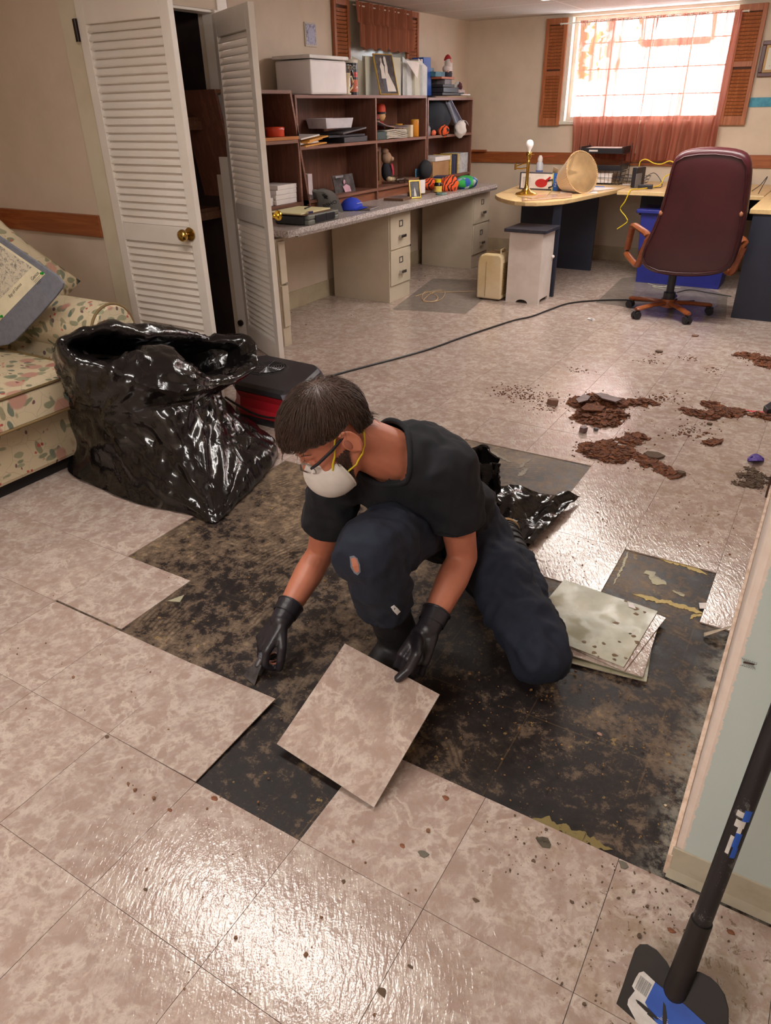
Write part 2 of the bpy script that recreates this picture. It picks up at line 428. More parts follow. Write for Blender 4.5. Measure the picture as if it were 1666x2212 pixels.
BASE2 = mat('olive_base', (188, 180, 160), .5, c2=(172, 160, 138), ns=14)
def covefn(y, s=1):
    return None
b = B(); prof = [(0, .083), (-.003, .081), (-.004, .02), (-.012, .0), (0, 0)]
b.prism([(1.0065, .323+p[0], p[1]) for p in prof], (2.0, 0, 0)); struct('baseboard_right', b, BASE2)
b = B(); b.bx(1.000, 1.0105, .318, 2.2, 0, .06); struct('trim_7', b, mat('corner_bead', (226, 202, 182), .6, c2=(196, 166, 140), ns=30), bevel=.002)
b = B(); b.bx(.992, 1.011, 2.18, 2.26, 0, 2.1); struct('trim_8', b, wood('dark_casing', (88, 56, 40), (66, 42, 32), 3, 2))

# ceiling: lay-in panels on a white grid
t = NT('ceiling_panels'); P = t.vec('World'); sx = t.n('ShaderNodeSeparateXYZ'); t.l(P, sx.inputs[0])
ls = []
for i, (per, of) in enumerate(((1.22, .18), (.61, .08))):
    fr = t.math('ABSOLUTE', t.math('SUBTRACT', t.math('FRACT', t.math('DIVIDE', t.math('ADD', sx.outputs[i], of), per)), .5))
    ls.append(t.math('GREATER_THAN', fr, .5-.012/per))
ln = t.math('MAXIMUM', ls[0], ls[1])
sp = t.ramp(t.noise(P, 90, 3, .7), ((.34, (172, 162, 150)), (.42, (206, 198, 190))))
t.set(t.mix(ln, sp, lin((226, 220, 212))), .8); t.bump(t.math('ADD', ln, t.noise(P, 60, 3)), .4, .003)
b = B(); b.bx(-5.1, 3.1, -3.2, 7.12, 2.1, 2.16); struct('ceiling', b, t.m)

# ------------------------------------------------------------------ ceiling fixtures (above the frame)
def fixture(x, y, sx_, sy_, strength, label):
    r = empty('ceiling_light', (x, y, 2.1), label, 'ceiling light')
    f = B(); w = .03
    f.bx(x-sx_/2, x+sx_/2, y-sy_/2, y-sy_/2+w, 2.07, 2.1); f.bx(x-sx_/2, x+sx_/2, y+sy_/2-w, y+sy_/2, 2.07, 2.1)
    f.bx(x-sx_/2, x-sx_/2+w, y-sy_/2+w, y+sy_/2-w, 2.07, 2.1); f.bx(x+sx_/2-w, x+sx_/2, y-sy_/2+w, y+sy_/2-w, 2.07, 2.1)
    ob('frame', f, WHITE, r)
    d = B(); d.bx(x-sx_/2+w, x+sx_/2-w, y-sy_/2+w, y+sy_/2-w, 2.015, 2.069)
    t = NT('diffuser%d' % len(MC)); MC[t.m.name] = t.m
    t.set(lin((240, 240, 235)), .5); t.b.inputs['Emission Color'].default_value = (1, .955, .91, 1); t.b.inputs['Emission Strength'].default_value = strength
    ob('diffuser', d, t.m, r)
fixture(-.55, .62, 1.2, .28, LAMP, 'long ceiling light over the near end of the room')
fixture(.35, 4.25, 1.2, .30, LAMP2, 'long ceiling light over the office end of the room')
fixture(-.70, 4.95, 1.0, .26, LAMP4, 'long ceiling light near the curtained window')
fixture(.2, -1.9, 1.2, .30, LAMP_FILL, 'added fill light on the ceiling behind the place where the photographer stood')
# ================================================================== window, curtains, shutters
FRW = mat('window_frame_white', (226, 220, 206), .4)
t = NT('pane_glass'); t.set((1, 1, 1, 1), .02, Transmission_Weight=1.0, IOR=1.45, Alpha=.25); GLASS = t.m
b = B(); W = .035
b.bx(wx0, wx0+W, 6.98, 7.06, wz0, wz1); b.bx(wx1-W, wx1, 6.98, 7.06, wz0, wz1); b.bx(wx0+W, wx1-W, 6.98, 7.06, wz0, wz0+W); b.bx(wx0+W, wx1-W, 6.98, 7.06, wz1-W, wz1)
win = struct('window_1', b, FRW, bevel=.003)
b = B()
for i in range(1, 4): x = wx0+(wx1-wx0)*i/4; b.bx(x-.004, x+.004, 7.01, 7.03, wz0+W, wz1-W)
for i in range(1, 4): z = wz0+(wz1-wz0)*i/4; b.bx(wx0+W, wx1-W, 7.012, 7.028, z-.004, z+.004)
ob('window_muntins', b, FRW, win)
b = B(); b.bx(wx0+W, wx1-W, 7.034, 7.038, wz0+W, wz1-W); ob('window_glass', b, GLASS, win)
b = B(); b.bx(wx0-.05, wx1+.02, 6.885, 6.98, wz0-.03, wz0); b.bx(wx0-.045, wx0, 6.90, 6.92, wz0, wz1); b.bx(wx1, wx1+.03, 6.90, 6.92, wz0, wz1); ob('window_sill', b, FRW, win, bevel=.003)
b = B(); sa = [(-1.02, 7.3, 1.86), (-.40, 7.3, 1.86), (-.40, 7.2, 2.12), (-1.02, 7.2, 2.12)]
for i in range(4): b.cyl(sa[i], sa[(i+1) % 4], .03, seg=4)
ob('open_awning_frame', b, mat('weathered_wood', (140, 100, 80), .7), label='weathered wooden frame seen outside through the sheer curtain', cat='awning frame')
GRN = mat('hedge_leaf', (92, 120, 66), .6, c2=(40, 62, 30), ns=20, amt=1)
b = B(); rl = random.Random(5)
for i in range(420):
    c = V((rl.gauss(-2.35, .35), rl.uniform(8.6, 9.2), rl.uniform(1.6, 3.0)))
    a = rl.uniform(0, PI); d = V((math.cos(a), rl.uniform(-.4, .4), math.sin(a))); e = d.cross(V((0, 1, 0))).normalized()*.045
    b.face([c, c+d*.07+e, c+d*.16, c+d*.07-e])
ob('hedge_foliage', b, GRN, label='leafy green bush outside the upper left of the window', cat='foliage', kind='stuff')

# shutters
SHW = wood('cedar_shutter', (182, 112, 68), (152, 86, 48), 2.4, 2, .5)
SHB = mat('shutter_shadow_board', (86, 46, 26), .7)  # dark board behind the slats stands in for the shade in the slits
def shutter(name_lab, P0, ux, w, z0, z1, mid=.5):
    """P0 lower corner, ux unit vector along the wall, nrm out of the wall"""
    ux = V(ux); nr = ux.cross(V((0, 0, 1))); r = empty('window_shutter', P0, name_lab, 'shutter', 'louvered shutters beside the windows')
    h = z1-z0; fw = .035
    def bar(b, a0, a1, h0, h1, t0=0, t1=.022):
        c = V(P0)+ux*((a0+a1)/2)+nr*((t0+t1)/2)+V((0, 0, (h0+h1)/2)); M = frame((0, 0, 0), ux, nr, V((0, 0, 1)))
        b.box(c, (abs(a1-a0), t1-t0, h1-h0), M=M)
    b = B(); bar(b, 0, fw, 0, h); bar(b, w-fw, w, 0, h); bar(b, fw, w-fw, 0, .07); bar(b, fw, w-fw, h-.05, h)
    for q in (mid, ): bar(b, fw, w-fw, h*q-.02, h*q+.02)
    ob('shutter_frame', b, SHW, r, bevel=.002)
    b = B(); z = .085
    while z < h-.06:
        if abs(z-h*mid) > .03:
            c = V(P0)+ux*(w/2)+nr*.012+V((0, 0, z)); M = frame((0, 0, 0), ux, (nr*.5+V((0, 0, .86))).normalized(), (V((0, 0, 1))*.5-nr*.86).normalized())
            b.box(c, (w-2*fw, .024, .006), M=M)
        z += .0265
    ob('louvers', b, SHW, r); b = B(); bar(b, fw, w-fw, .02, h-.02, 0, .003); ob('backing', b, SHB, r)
shutter('tall reddish louvered shutter left of the big window', (-1.805, 6.90, 1.20), (1, 0, 0), .205, 1.20, 2.07)
shutter('tall orange-brown louvered shutter right of the big window', (-.155, 6.90, 1.20), (1, 0, 0), .215, 1.20, 2.07, .52)
# on the left wall ux points so that the front faces +x
def ysh(lab, y0, y1, z0): shutter(lab, (-2.60, y1, z0), (0, -1, 0), y1-y0, z0, 2.09)
for lab, y0, y1 in (('wooden louvered shutter left of the small high window above the white bin', 4.53, 4.74), ('wooden louvered shutter right of the small high window', 5.63, 5.84)):
    ux = V((0, 1, 0)); P0 = V((-2.605, y0, 1.66))
    w = y1-y0; r = empty('window_shutter', P0, lab, 'shutter', 'louvered shutters beside the windows')
    b = B(); b.bx(-2.605, -2.58, y0, y0+.03, 1.66, 2.09); b.bx(-2.605, -2.58, y1-.03, y1, 1.66, 2.09); b.bx(-2.605, -2.58, y0+.03, y1-.03, 1.66, 1.72); b.bx(-2.605, -2.58, y0+.03, y1-.03, 2.05, 2.09)
    ob('shutter_frame', b, SHW, r, bevel=.002); b = B(); z = 1.735
    while z < 2.045:
        b.box((-2.592, (y0+y1)/2, z), (.005, w-.06, .022), M=MX.Rotation(R(28), 4, 'Y')); z += .026
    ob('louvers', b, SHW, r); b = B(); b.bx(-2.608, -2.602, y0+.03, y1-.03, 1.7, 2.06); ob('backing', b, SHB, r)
# small high window behind its valance
b = B(); b.bx(-2.612, -2.60, 4.74, 5.63, 1.70, 2.09); struct('window_2', b, mat('dim_pane', (150, 156, 140), .2))

def m_sheer(name, c, tr, transp):
    t = NT(name); n = t.noise(t.vec('Object', (60, 60, 3)), 1.0, 3)
    col = t.mix(n, lin(c), lin(tuple(x*.8 for x in c)))
    df = t.n('ShaderNodeBsdfDiffuse'); tl = t.n('ShaderNodeBsdfTranslucent'); tp = t.n('ShaderNodeBsdfTransparent')
    t.l(col, df.inputs[0]); t.l(col, tl.inputs[0]); tp.inputs[0].default_value = lin((255, 232, 222))
    m1 = t.n('ShaderNodeMixShader'); m1.inputs[0].default_value = tr; t.l(df.outputs[0], m1.inputs[1]); t.l(tl.outputs[0], m1.inputs[2])
    m2 = t.n('ShaderNodeMixShader'); t.l(t.math('MULTIPLY', t.ramp(t.noise(t.vec('Object', (16, 16, .5)), 1.0, 3, .6), ((.42, (.15, .15, .15, 1)), (.62, (1.3, 1.3, 1.3, 1)))), transp, clamp=True), m2.inputs[0]); t.l(m1.outputs[0], m2.inputs[1]); t.l(tp.outputs[0], m2.inputs[2])
    t.l(m2.outputs[0], t.out.inputs[0]); return t.m
SHEER = m_sheer('rust_sheer', (192, 118, 98), .30, .30)
VAL = m_sheer('rust_valance', (196, 128, 100), .3, .06)
def curtain(name, top0, top1, bot0, bot1, zt, zb0, zb1, y, mt, lab, seed, cat='curtain', folds=8, dep=.045, parent=None, hem=True):
    rr = random.Random(seed); ph = [rr.uniform(0, 6.3) for _ in range(6)]
    def fn(u, v):
        # v: 0 top .. 1 bottom
        uu = u+.012*math.sin(9*u+ph[5])
        x = (top0+(top1-top0)*uu)*(1-v)+(bot0+(bot1-bot0)*uu)*v
        zb = zb0+(zb1-zb0)*u
        zz = zt+(zb-zt)*v
        amp = dep*(.25+.75*min(1, v*3))
        yy = y-.5*amp*(math.sin(folds*2*PI*u+ph[0])+.6*math.sin(folds*3.7*u+ph[1])+.35*math.sin(folds*11*u+ph[2]+v*2)*(1-.5*v))-.02*v
        if v < .09: yy += .006*math.sin(u*260)
        x += .004*math.sin(14*v+ph[3]+u*20)
        return V((x, yy, zz))
    b = B(); b.grid(fn, 220, 40)
    o = ob(name, b, mt, parent, label=lab, cat=cat, smooth=180); return o
curtain('sheer_curtain', -1.47, -.80, -1.425, -.845, 2.035, .95, .905, 6.855, SHEER, 'left sheer rust curtain panel, its hem hanging behind the letter trays', 2)
curtain('sheer_curtain', -.80, -.13, -.825, -.15, 2.035, .915, .92, 6.855, SHEER, 'right sheer rust curtain panel hanging beside the orange-brown shutter', 5)
r = empty('curtain_rod', (-1.6, 6.86, 2.02), 'thin white rod carrying the sheer rust curtains', 'curtain rod')
b = B(); b.tube([(-1.66, 6.862, 2.022), (-.08, 6.862, 2.022)], .006); ob('rod', b, FRW, r, smooth=40)
for x in (-1.66, -.08): b = B(); b.cyl((x, 6.862, 2.022), (x, 6.90, 2.022), .008); ob('rod_bracket', b, FRW, r)
# ruffled valance of the small window
def vf(u, v):
    y = 4.77+.86*u; z = 2.085-.30*v+.01*math.sin(u*40)*v; tier = 1 if v > .45 else 0
    x = -2.555+.018*math.sin(u*70+v*2)+.012*math.sin(u*31+1)+(.02 if tier else 0)+.012*v
    return V((x, y, z))
b = B(); b.grid(vf, 200, 26); ob('valance_curtain', b, VAL, label='dark rust ruffled valance over the small high window', cat='valance', smooth=180)
b = B(); b.tube([(-2.56, 4.76, 2.06), (-2.56, 5.64, 2.06)], .005); ob('valance_rod', b, FRW, label='thin rod holding the ruffled rust valance', cat='curtain rod')

# ================================================================== louvered closet doors
BRASS = mat('aged_brass', (196, 160, 84), .22, 1.0, c2=(150, 112, 50), ns=14)
def louver_door(n, hinge, tip, lab):
    h = V(hinge); d = V(tip)-h; L = d.length; ux = d.normalized(); nr = ux.cross(V((0, 0, 1)))
    M = frame((0, 0, 0), ux, nr, V((0, 0, 1)))
    def bar(b, a0, a1, z0, z1, th=.032, off=0): b.box(h+ux*((a0+a1)/2)+nr*off+V((0, 0, (z0+z1)/2)), (a1-a0, th, z1-z0), M=M)
    H = 1.85; st = .058
    b = B(); bar(b, 0.004, st, .012, H); bar(b, L-st, L, .012, H); bar(b, st, L-st, .012, .13); bar(b, st, L-st, .80, .885); bar(b, st, L-st, H-.11, H)
    o = struct('door_%d' % n, b, WHITE, bevel=.0025)
    b = B()
    for z0, z1 in ((.13, .80), (.885, H-.11)):
        k = int(round((z1-z0)/.0345))
        for i in range(k):
            z = z0+(z1-z0)*(i+.5)/k
            c = h+ux*(L/2)+V((0, 0, z)); s_ = (nr*.62+V((0, 0, -.78))).normalized()
            Mx = frame((0, 0, 0), ux, s_, ux.cross(s_))
            b.box(c, (L-2*st+.004, .040, .0065), M=Mx)
    ob('louvers', b, WHITE, o)
    return o, h, ux, nr, L, H
d1, h, ux, nr, L, H = louver_door(1, (-2.285, 1.978, 0), (-1.692, 1.978, 0), '')
kc = V((-1.745, 1.958, .857))
b = B(); b.lathe([(.001, 0), (.030, .001), (.031, .005), (.022, .008), (.011, .012), (.010, .03), (.016, .034), (.027, .045), (.0285, .055), (.024, .066), (.012, .071), (.001, .072)], kc, 28, quat_to((0.0, -1, 0)))
ob('door_knob', b, BRASS, d1, label='round brass knob', smooth=60)
b = B(); b.box((-2.292, 1.958, 1.72), (.03, .004, .09)); b.cyl((-2.287, 1.955, 1.675), (-2.287, 1.955, 1.765), .006); ob('hinge', b, mat('dark_hinge', (60, 48, 46), .4, .7), d1, label='dark metal hinge')
d2, h, ux, nr, L, H = louver_door(2, (-2.285, 2.905, 0), (-1.775, 2.612, 0), '')
for z in (1.70, .25):
    b = B(); b.cyl((-2.277, 2.897, z-.04), (-2.277, 2.897, z+.04), .007); ob('hinge', b, mat('satin_hinge', (170, 160, 148), .35, .8), d2)
kc2 = V((-1.775, 2.612, .857))+V((-.045*ux.x, -.045*ux.y, 0))
b = B(); b.lathe([(.001, 0), (.030, .001), (.031, .005), (.022, .008), (.011, .012), (.010, .03), (.016, .034), (.027, .045), (.0285, .055), (.024, .066), (.012, .071), (.001, .072)], kc2+V((.5, .86, 0))*.015, 28, quat_to((.5, .86, 0)))
ob('door_knob', b, mat('bright_brass', (230, 190, 70), .15, 1.0), d2, label='bright brass knob', smooth=60)
b = B(); b.cyl((-2.34, 2.9, .13), (-2.34, 2.885, .13), .02); ob('catch', b, mat('dark_hinge', (60, 48, 46)), d2)
# ================================================================== counter, filing cabinets, hutch
ZC = .735
t = NT('speckled_laminate'); P = t.vec('World'); n = t.noise(P, 80, 5, .85)
t.set(t.ramp(n, ((.36, (92, 82, 80)), (.47, (150, 138, 134)), (.56, (186, 174, 168)), (.66, (214, 204, 198))), ), .35); LAM = t.m
b = B(); b.prism([(-2.60, 3.04, ZC-.035), (-1.955, 3.04, ZC-.035), (-1.955, 3.04, ZC-.05), (-1.915, 3.04, ZC-.05), (-1.905, 3.04, ZC-.03), (-1.915, 3.04, ZC), (-2.60, 3.04, ZC)], (0, 3.14, 0))
b.bx(-2.284, -1.905, 2.93, 3.0395, ZC-.04, ZC)
ob('countertop', b, LAM, label='long speckled grey laminate countertop across the filing cabinets', cat='countertop')
CAB = mat('putty_steel', (202, 188, 166), .42, c2=(192, 178, 156), ns=3)
CHR = mat('chrome', (200, 198, 196), .2, 1.0)
DK = mat('dark_gap', (46, 40, 36), .6)
def filing(y0, w, lab, xb=-2.545):
    r = empty('filing_cabinet', (-2.27, y0+w/2, 0), lab, 'filing cabinet', 'beige two-drawer filing cabinets under the countertop')
    b = B(); b.bx(xb, -2.005, y0, y0+w, 0, .68); ob('body', b, CAB, r, bevel=.003)
    for z0, z1 in ((.405, .665), (.13, .395)):
        b = B(); b.bx(-2.004, -1.993, y0+.008, y0+w-.008, z0, z1); d = ob('drawer', b, CAB, r, bevel=.003)
        zc = (z0+z1)/2; yc = y0+w/2
        if w < .2: continue
        b = B(); b.bx(-1.993, -1.968, yc-.03, yc-.024, zc-.045, zc-.030); b.bx(-1.993, -1.968, yc+.024, yc+.030, zc-.045, zc-.030); b.bx(-1.972, -1.962, yc-.04, yc+.04, zc-.05, zc-.027)
        ob('handle', b, CHR, d, bevel=.002)
        b = B()
        for (a0, a1, c0, c1) in ((-.028, .028, .03, .036), (-.028, .028, .07, .076), (-.028, -.022, .036, .07), (.022, .028, .036, .07)): b.bx(-1.993, -1.989, yc+a0, yc+a1, zc+c0, zc+c1)
        ob('label_holder', b, mat('label_holder', (112, 104, 100), .4, .6), d)
    b = B(); b.cyl((-1.993, y0+w-.025, .405), (-1.985, y0+w-.025, .405), .009); ob('lock', b, CHR, r)
filing(4.31, .33, 'beige two-drawer filing cabinet under the middle of the countertop')
filing(5.86, .36, 'beige two-drawer filing cabinet at the far end of the countertop')
filing(2.93, .08, 'beige two-drawer filing cabinet mostly hidden by the open louvered door', -2.284)

HW = wood('walnut_veneer', (124, 80, 62), (100, 63, 49), 2.5, 2, .5)
HWL = wood('walnut_edge', (142, 96, 76), (120, 80, 64), 3, 1, .45)
XF, XB = -2.28, -2.56
def unit(lab, y0, y1, ztop, shelves, divs=(), lean=0.0, z0=ZC):
    """open-front shelf unit; lean shifts the top sideways"""
    r = empty('shelf_unit', ((XF+XB)/2, (y0+y1)/2, z0), lab, 'shelf unit')
    H = ztop-z0
    def q(y, z): return y+lean*(z-z0)/H
    def panel(name, y, w):
        b = B(); b.prism([(XB, q(y, z0), z0), (XB, q(y+w, z0), z0), (XB, q(y+w, ztop), ztop), (XB, q(y, ztop), ztop)], (XF-XB, 0, 0)); p = ob(name, b, HW, r)
        b = B(); b.prism([(XF, q(y, z0), z0), (XF, q(y+w, z0), z0), (XF, q(y+w, ztop), ztop), (XF, q(y, ztop), ztop)], (.003, 0, 0)); ob('edge_strip', b, HWL, p)
    panel('side_panel', y0, .018); panel('side_panel', y1-.018, .018)
    for d in divs: panel('divider', d-.009, .018)
    for z, nm in [(ztop-.02, 'top')]+[(s, 'shelf') for s in shelves]:
        b = B(); b.bx(XB, XF+.001, q(y0, z)+.018, q(y1, z)-.018, z, z+.02); s = ob(nm, b, HW, r)
        b = B(); b.bx(XF+.001, XF+.004, q(y0, z)+.018, q(y1, z)-.018, z, z+.02); ob('edge_strip', b, HWL, s)
    b = B(); b.prism([(XB, q(y0, z0), z0), (XB, q(y1, z0), z0), (XB, q(y1, ztop), ztop), (XB, q(y0, ztop), ztop)], (-.006, 0, 0)); ob('back_panel', b, HW, r)
    b = B(); b.prism([(XF-.03, q(y0, z0)+.018, z0), (XF-.03, q(y1, z0)-.018, z0), (XF-.03, q(y1, z0+.06)-.018, z0+.06), (XF-.03, q(y0, z0+.06)+.018, z0+.06)], (.01, 0, 0)); ob('kick_board', b, wood('walnut_kick', (150, 92, 62), (124, 74, 50), 3, 1), r)
    return r
unit('wide walnut shelf unit with two bays under the big white bin', 3.585, 5.43, 1.465, (1.14, .80), (4.60,))
unit('walnut shelf unit at the far end holding plush toys and papers', 5.445, 6.36, 1.45, (1.14, .80))
unit('leaning walnut shelf unit half hidden by the louvered door', 2.98, 3.70, 1.49, (1.185, .80), lean=-.15)

# ------------------------------------------------------------------ things on top of the shelves
ZT = 1.467
PLB = mat('milky_plastic', (236, 230, 230), .35, c2=(224, 218, 218), ns=3, Subsurface_Weight=.0)
r = empty('storage_bin', (-2.42, 3.95, ZT), 'big milky white plastic storage bin with lid on top of the shelves', 'storage bin')
b = B(); b.prism([(-2.25, 3.74, ZT), (-2.56, 3.76, ZT), (-2.56, 4.19, ZT), (-2.25, 4.17, ZT)], (0, 0, .20)); ob('tub', b, PLB, r, bevel=.012)
b = B(); b.prism([(-2.24, 3.725, ZT+.205), (-2.57, 3.745, ZT+.205), (-2.57, 4.205, ZT+.205), (-2.24, 4.185, ZT+.205)], (0, 0, .022)); ob('lid', b, mat('milky_lid', (232, 228, 226), .3), r, bevel=.005)
# mug, silver stein, printed tin
def mug(c, r0, h, m, lab, hm=None, cat='mug'):
    e = empty('mug', c, lab, cat); b = B(); b.lathe([(r0*.9, 0), (r0*.95, .008), (r0*.86, .014), (r0*.84, h*.5), (r0*.92, h-.01), (r0, h-.006), (r0*.97, h), (r0*.8, h-.004), (r0*.78, h*.2), (.001, h*.18)], c, 28)
    ob('body', b, m, e, smooth=60); c = V(c)
    b = B(); hv = V((.3, .95, 0)).normalized(); b.tube([c+hv*r0*.85+V((0, 0, h*.82)), c+hv*(r0+.02)+V((0, 0, h*.85)), c+hv*(r0+.032)+V((0, 0, h*.6)), c+hv*(r0+.028)+V((0, 0, h*.35)), c+hv*r0*.85+V((0, 0, h*.18))], .007)
    ob('handle', b, hm or m, e, smooth=60); return e
mug((-2.33, 4.275, ZT), .034, .135, mat('cream_ceramic', (214, 196, 160), .25), 'cream ceramic mug with a brown rim beside the white bin')
mug((-2.40, 4.37, ZT), .05, .19, mat('pewter', (150, 150, 152), .15, .9, c2=(70, 68, 70), ns=8), 'shiny dimpled silver stein behind the cream mug', cat='stein')
c = V((-2.42, 4.48, ZT)); e = empty('souvenir_tin', c, 'black tin cylinder with white and red lettering on top of the shelves', 'tin')
b = B(); b.lathe([(.052, 0), (.052, .205)], c, 36); ob('body', b, mat('black_print', (34, 30, 38), .3), e, smooth=60)
b = B(); b.lathe([(.055, .205), (.056, .222), (.052, .226), (.001, .226)], c, 36); ob('lid', b, mat('cream_lid', (226, 216, 200), .4), e, smooth=60)
b = B(); b.lathe([(.0526, .115), (.0526, .145)], c, 36); ob('red_band', b, mat('red_print', (206, 40, 34), .35), e)
fr = (CO-c); fr.z = 0; fr.normalize(); tx = V((0, 0, 1)).cross(fr)
ob('lettering', textbm('CINCI', .034, frame(c+fr*.053+V((0, 0, .175)), tx, V((0, 0, 1)), fr)), mat('print_white', (240, 236, 228), .5), e)
ob('lettering', textbm('BENGALS', .020, frame(c+fr*.0535+V((0, 0, .13)), tx, V((0, 0, 1)), fr)), mat('black_print', (34, 30, 38)), e)
b = B(); b.lathe([(.0526, .02), (.0526, .10)], c, 36); ob('lower_print', b, mat('orange_print', (196, 90, 50), .4, c2=(230, 220, 210), ns=30, amt=1.1), e)

# wedding photo in a gilt frame, leaning on the folders
def leaning_frame(name, lab, base, w, h, yawd, tilt, fm, picbm, depth=.012, bw=.012, cat='picture frame', group=None):
    """frame standing at base (centre of lower edge), front turned to yaw (deg, world), leaning back by tilt"""
    nrm = V((math.cos(R(yawd)), math.sin(R(yawd)), 0)); ux = V((0, 0, 1)).cross(nrm); up = (V((0, 0, 1))*math.cos(R(tilt))-nrm*math.sin(R(tilt))); nn = ux.cross(up)
    e = empty(name, base, lab, cat, group); M = frame(V(base), ux, up, nn)
    def bx(b, x0, x1, y0, y1, z0, z1):
        n0 = len(b.bm.verts); b.bx(x0, x1, y0, y1, z0, z1); b.bm.verts.ensure_lookup_table(); [setattr(v, 'co', M @ v.co) for v in b.bm.verts[n0:]]
    b = B(); bx(b, -w/2, w/2, 0, bw, 0, depth); bx(b, -w/2, w/2, h-bw, h, 0, depth); bx(b, -w/2, -w/2+bw, bw, h-bw, 0, depth); bx(b, w/2-bw, w/2, bw, h-bw, 0, depth)
    ob('frame', b, fm, e, bevel=.0015)
    b = B(); bx(b, -w/2+bw, w/2-bw, bw, h-bw, .001, depth*.5); ob('backing', b, picbm[0], e)
    for i, (kind, mt, pts) in enumerate(picbm[1]):
        b = B(); z = depth*.5+.0005+.0004*i
        b.prism([M @ V((p[0]*w, p[1]*h, z)) for p in pts], nn*.0006); ob(kind, b, mt, e)
    return e, M, ux, up, nn
def silh(cx, sh, y0, y1, w, head):
    return [(cx-w*.5, y0), (cx+w*.5, y0), (cx+w*.35, y0+(y1-y0)*.5), (cx+w*.45, y0+(y1-y0)*.72), (cx+w*.12, y1-head*1.1), (cx+head*.42, y1-head*.5), (cx, y1), (cx-head*.42, y1-head*.5), (cx-w*.12, y1-head*1.1), (cx-w*.45, y0+(y1-y0)*.72), (cx-w*.35, y0+(y1-y0)*.5)]
GILT = mat('gilt', (204, 168, 84), .3, .8)
PBK = mat('photo_dark', (66, 62, 66), .3, c2=(104, 98, 98), ns=20)
PWH = mat('photo_white', (222, 214, 206), .4)
GRY = mat('photo_trousers', (86, 88, 100), .4)
leaning_frame('picture_frame', 'wedding portrait in a thin gilt frame leaning on the pale folders', (-2.32, 4.87, ZT), .215, .285, -12, 15, GILT,
    (PBK, [('suit_trousers', GRY, [(-.22, .06), (-.02, .06), (-.04, .5), (-.22, .5)]), ('white_jacket', PWH, silh(-.14, 0, .40, .80, .24, .0)), ('gown', PWH, [(-.06, .08), (.40, .08), (.36, .2), (.12, .55), (.15, .7), (.05, .78), (-.02, .6)]), ('veil', PWH, [(.0, .75), (.14, .68), (.12, .9), (.06, .95), (-.01, .88)]), ('head', mat('photo_face', (190, 176, 166), .5), [(-.19, .79), (-.10, .79), (-.09, .88), (-.15, .91), (-.2, .87)])]), bw=.007)
# hanging folders / magazine files
FOL = mat('pale_folder', (206, 202, 182), .55, c2=(196, 192, 172), ns=3); FOL2 = mat('white_file', (214, 214, 212), .5)
gf = 'pale folders standing on top of the shelves'
specs = [(4.66, .26, FOL, .02), (4.80, .27, FOL, .05), (5.02, .265, FOL, .09), (5.20, .275, FOL2, .11), (5.32, .25, FOL, .10), (5.44, .27, FOL2, .12)]
labs = ['grey-green folder standing farthest left behind the portrait', 'grey-green folder directly behind the wedding portrait', 'pale folder with slanted top right of the portrait', 'white folder with a clipped sheet near the blue binder', 'short cream folder in the pale row', 'white folder touching the blue binder']
for i, (y, h, m_, lean) in enumerate(specs):
    x = -2.54+.008*i; b = B()
    b.prism([(x, y, ZT), (x+.10+.02*(i > 2), y+.10, ZT), (x+.10+.02*(i > 2), y+.10-.01, ZT+h-.05), (x+.02, y-.005, ZT+h)], (-.006, .012, 0))
    b2 = B(); b2.prism([(x+.10, y+.06, ZT), (x+.11, y+.20, ZT), (x+.11, y+.20, ZT+h-.06*(i % 2)), (x+.10, y+.06, ZT+h)], (-.004, 0, 0))
    e = empty('file_folder', (x, y, ZT), labs[i], 'folder', gf); ob('rear_leaf', b, m_, e); ob('front_leaf', b2, m_, e)
b = B(); b.prism([(-2.36, 5.21, ZT+.245), (-2.35, 5.42, ZT+.235), (-2.35, 5.39, ZT+.12)], (.002, 0, 0)); ob('loose_sheet', b, mat('paper_white', (236, 226, 222), .6), label='loose triangular corner of a printed sheet poking from the pale folders', cat='paper sheet')
e = empty('ring_binder', (-2.4, 5.74, ZT), 'bright blue ring binder standing on top of the shelves', 'binder')
BLU = mat('binder_blue', (40, 84, 170), .4)
b = B(); b.prism([(-2.43, 5.672, ZT), (-2.41, 5.765, ZT), (-2.41, 5.745, ZT+.285), (-2.43, 5.645, ZT+.285)], (-.12, .01, 0)); ob('spine', b, BLU, e, bevel=.003)
b = B(); b.prism([(-2.435, 5.645, ZT+.005), (-2.435, 5.668, ZT+.005), (-2.435, 5.640, ZT+.27), (-2.435, 5.615, ZT+.27)], (-.11, .01, 0)); ob('pages', b, mat('paper_white', (236, 226, 222)), e)
# dark box, board with orange edge, books at the end
for z0, z1, y0, y1, m_, lab in ((0, .022, 5.78, 6.22, mat('black_case', (42, 38, 42), .5), 'wide flat black case at the bottom of the pile on the far shelf top'), (.024, .062, 5.80, 6.10, mat('black_case2', (52, 48, 54), .4), 'thicker black case in the pile on the far shelf top'), (.064, .085, 5.79, 6.02, mat('black_case', (42, 38, 42)), 'thin black case below the orange-edged board'), (.125, .142, 5.76, 6.02, mat('orange_board', (176, 98, 66), .5), 'orange-edged board on the dark pile')):
    b = B(); b.bx(-2.50, -2.31, y0, y1, ZT+z0, ZT+z1); ob('flat_case' if z0 < .1 else 'board', b, m_, label=lab, cat='case' if z0 < .1 else 'board', bevel=.003)
b = B(); b.bx(-2.49, -2.33, 5.86, 6.00, ZT+.086, ZT+.124); ob('small_box', b, mat('grey_box', (120, 112, 116), .5, c2=(70, 66, 72), ns=20), label='small grey box squeezed under the orange-edged board', cat='box')
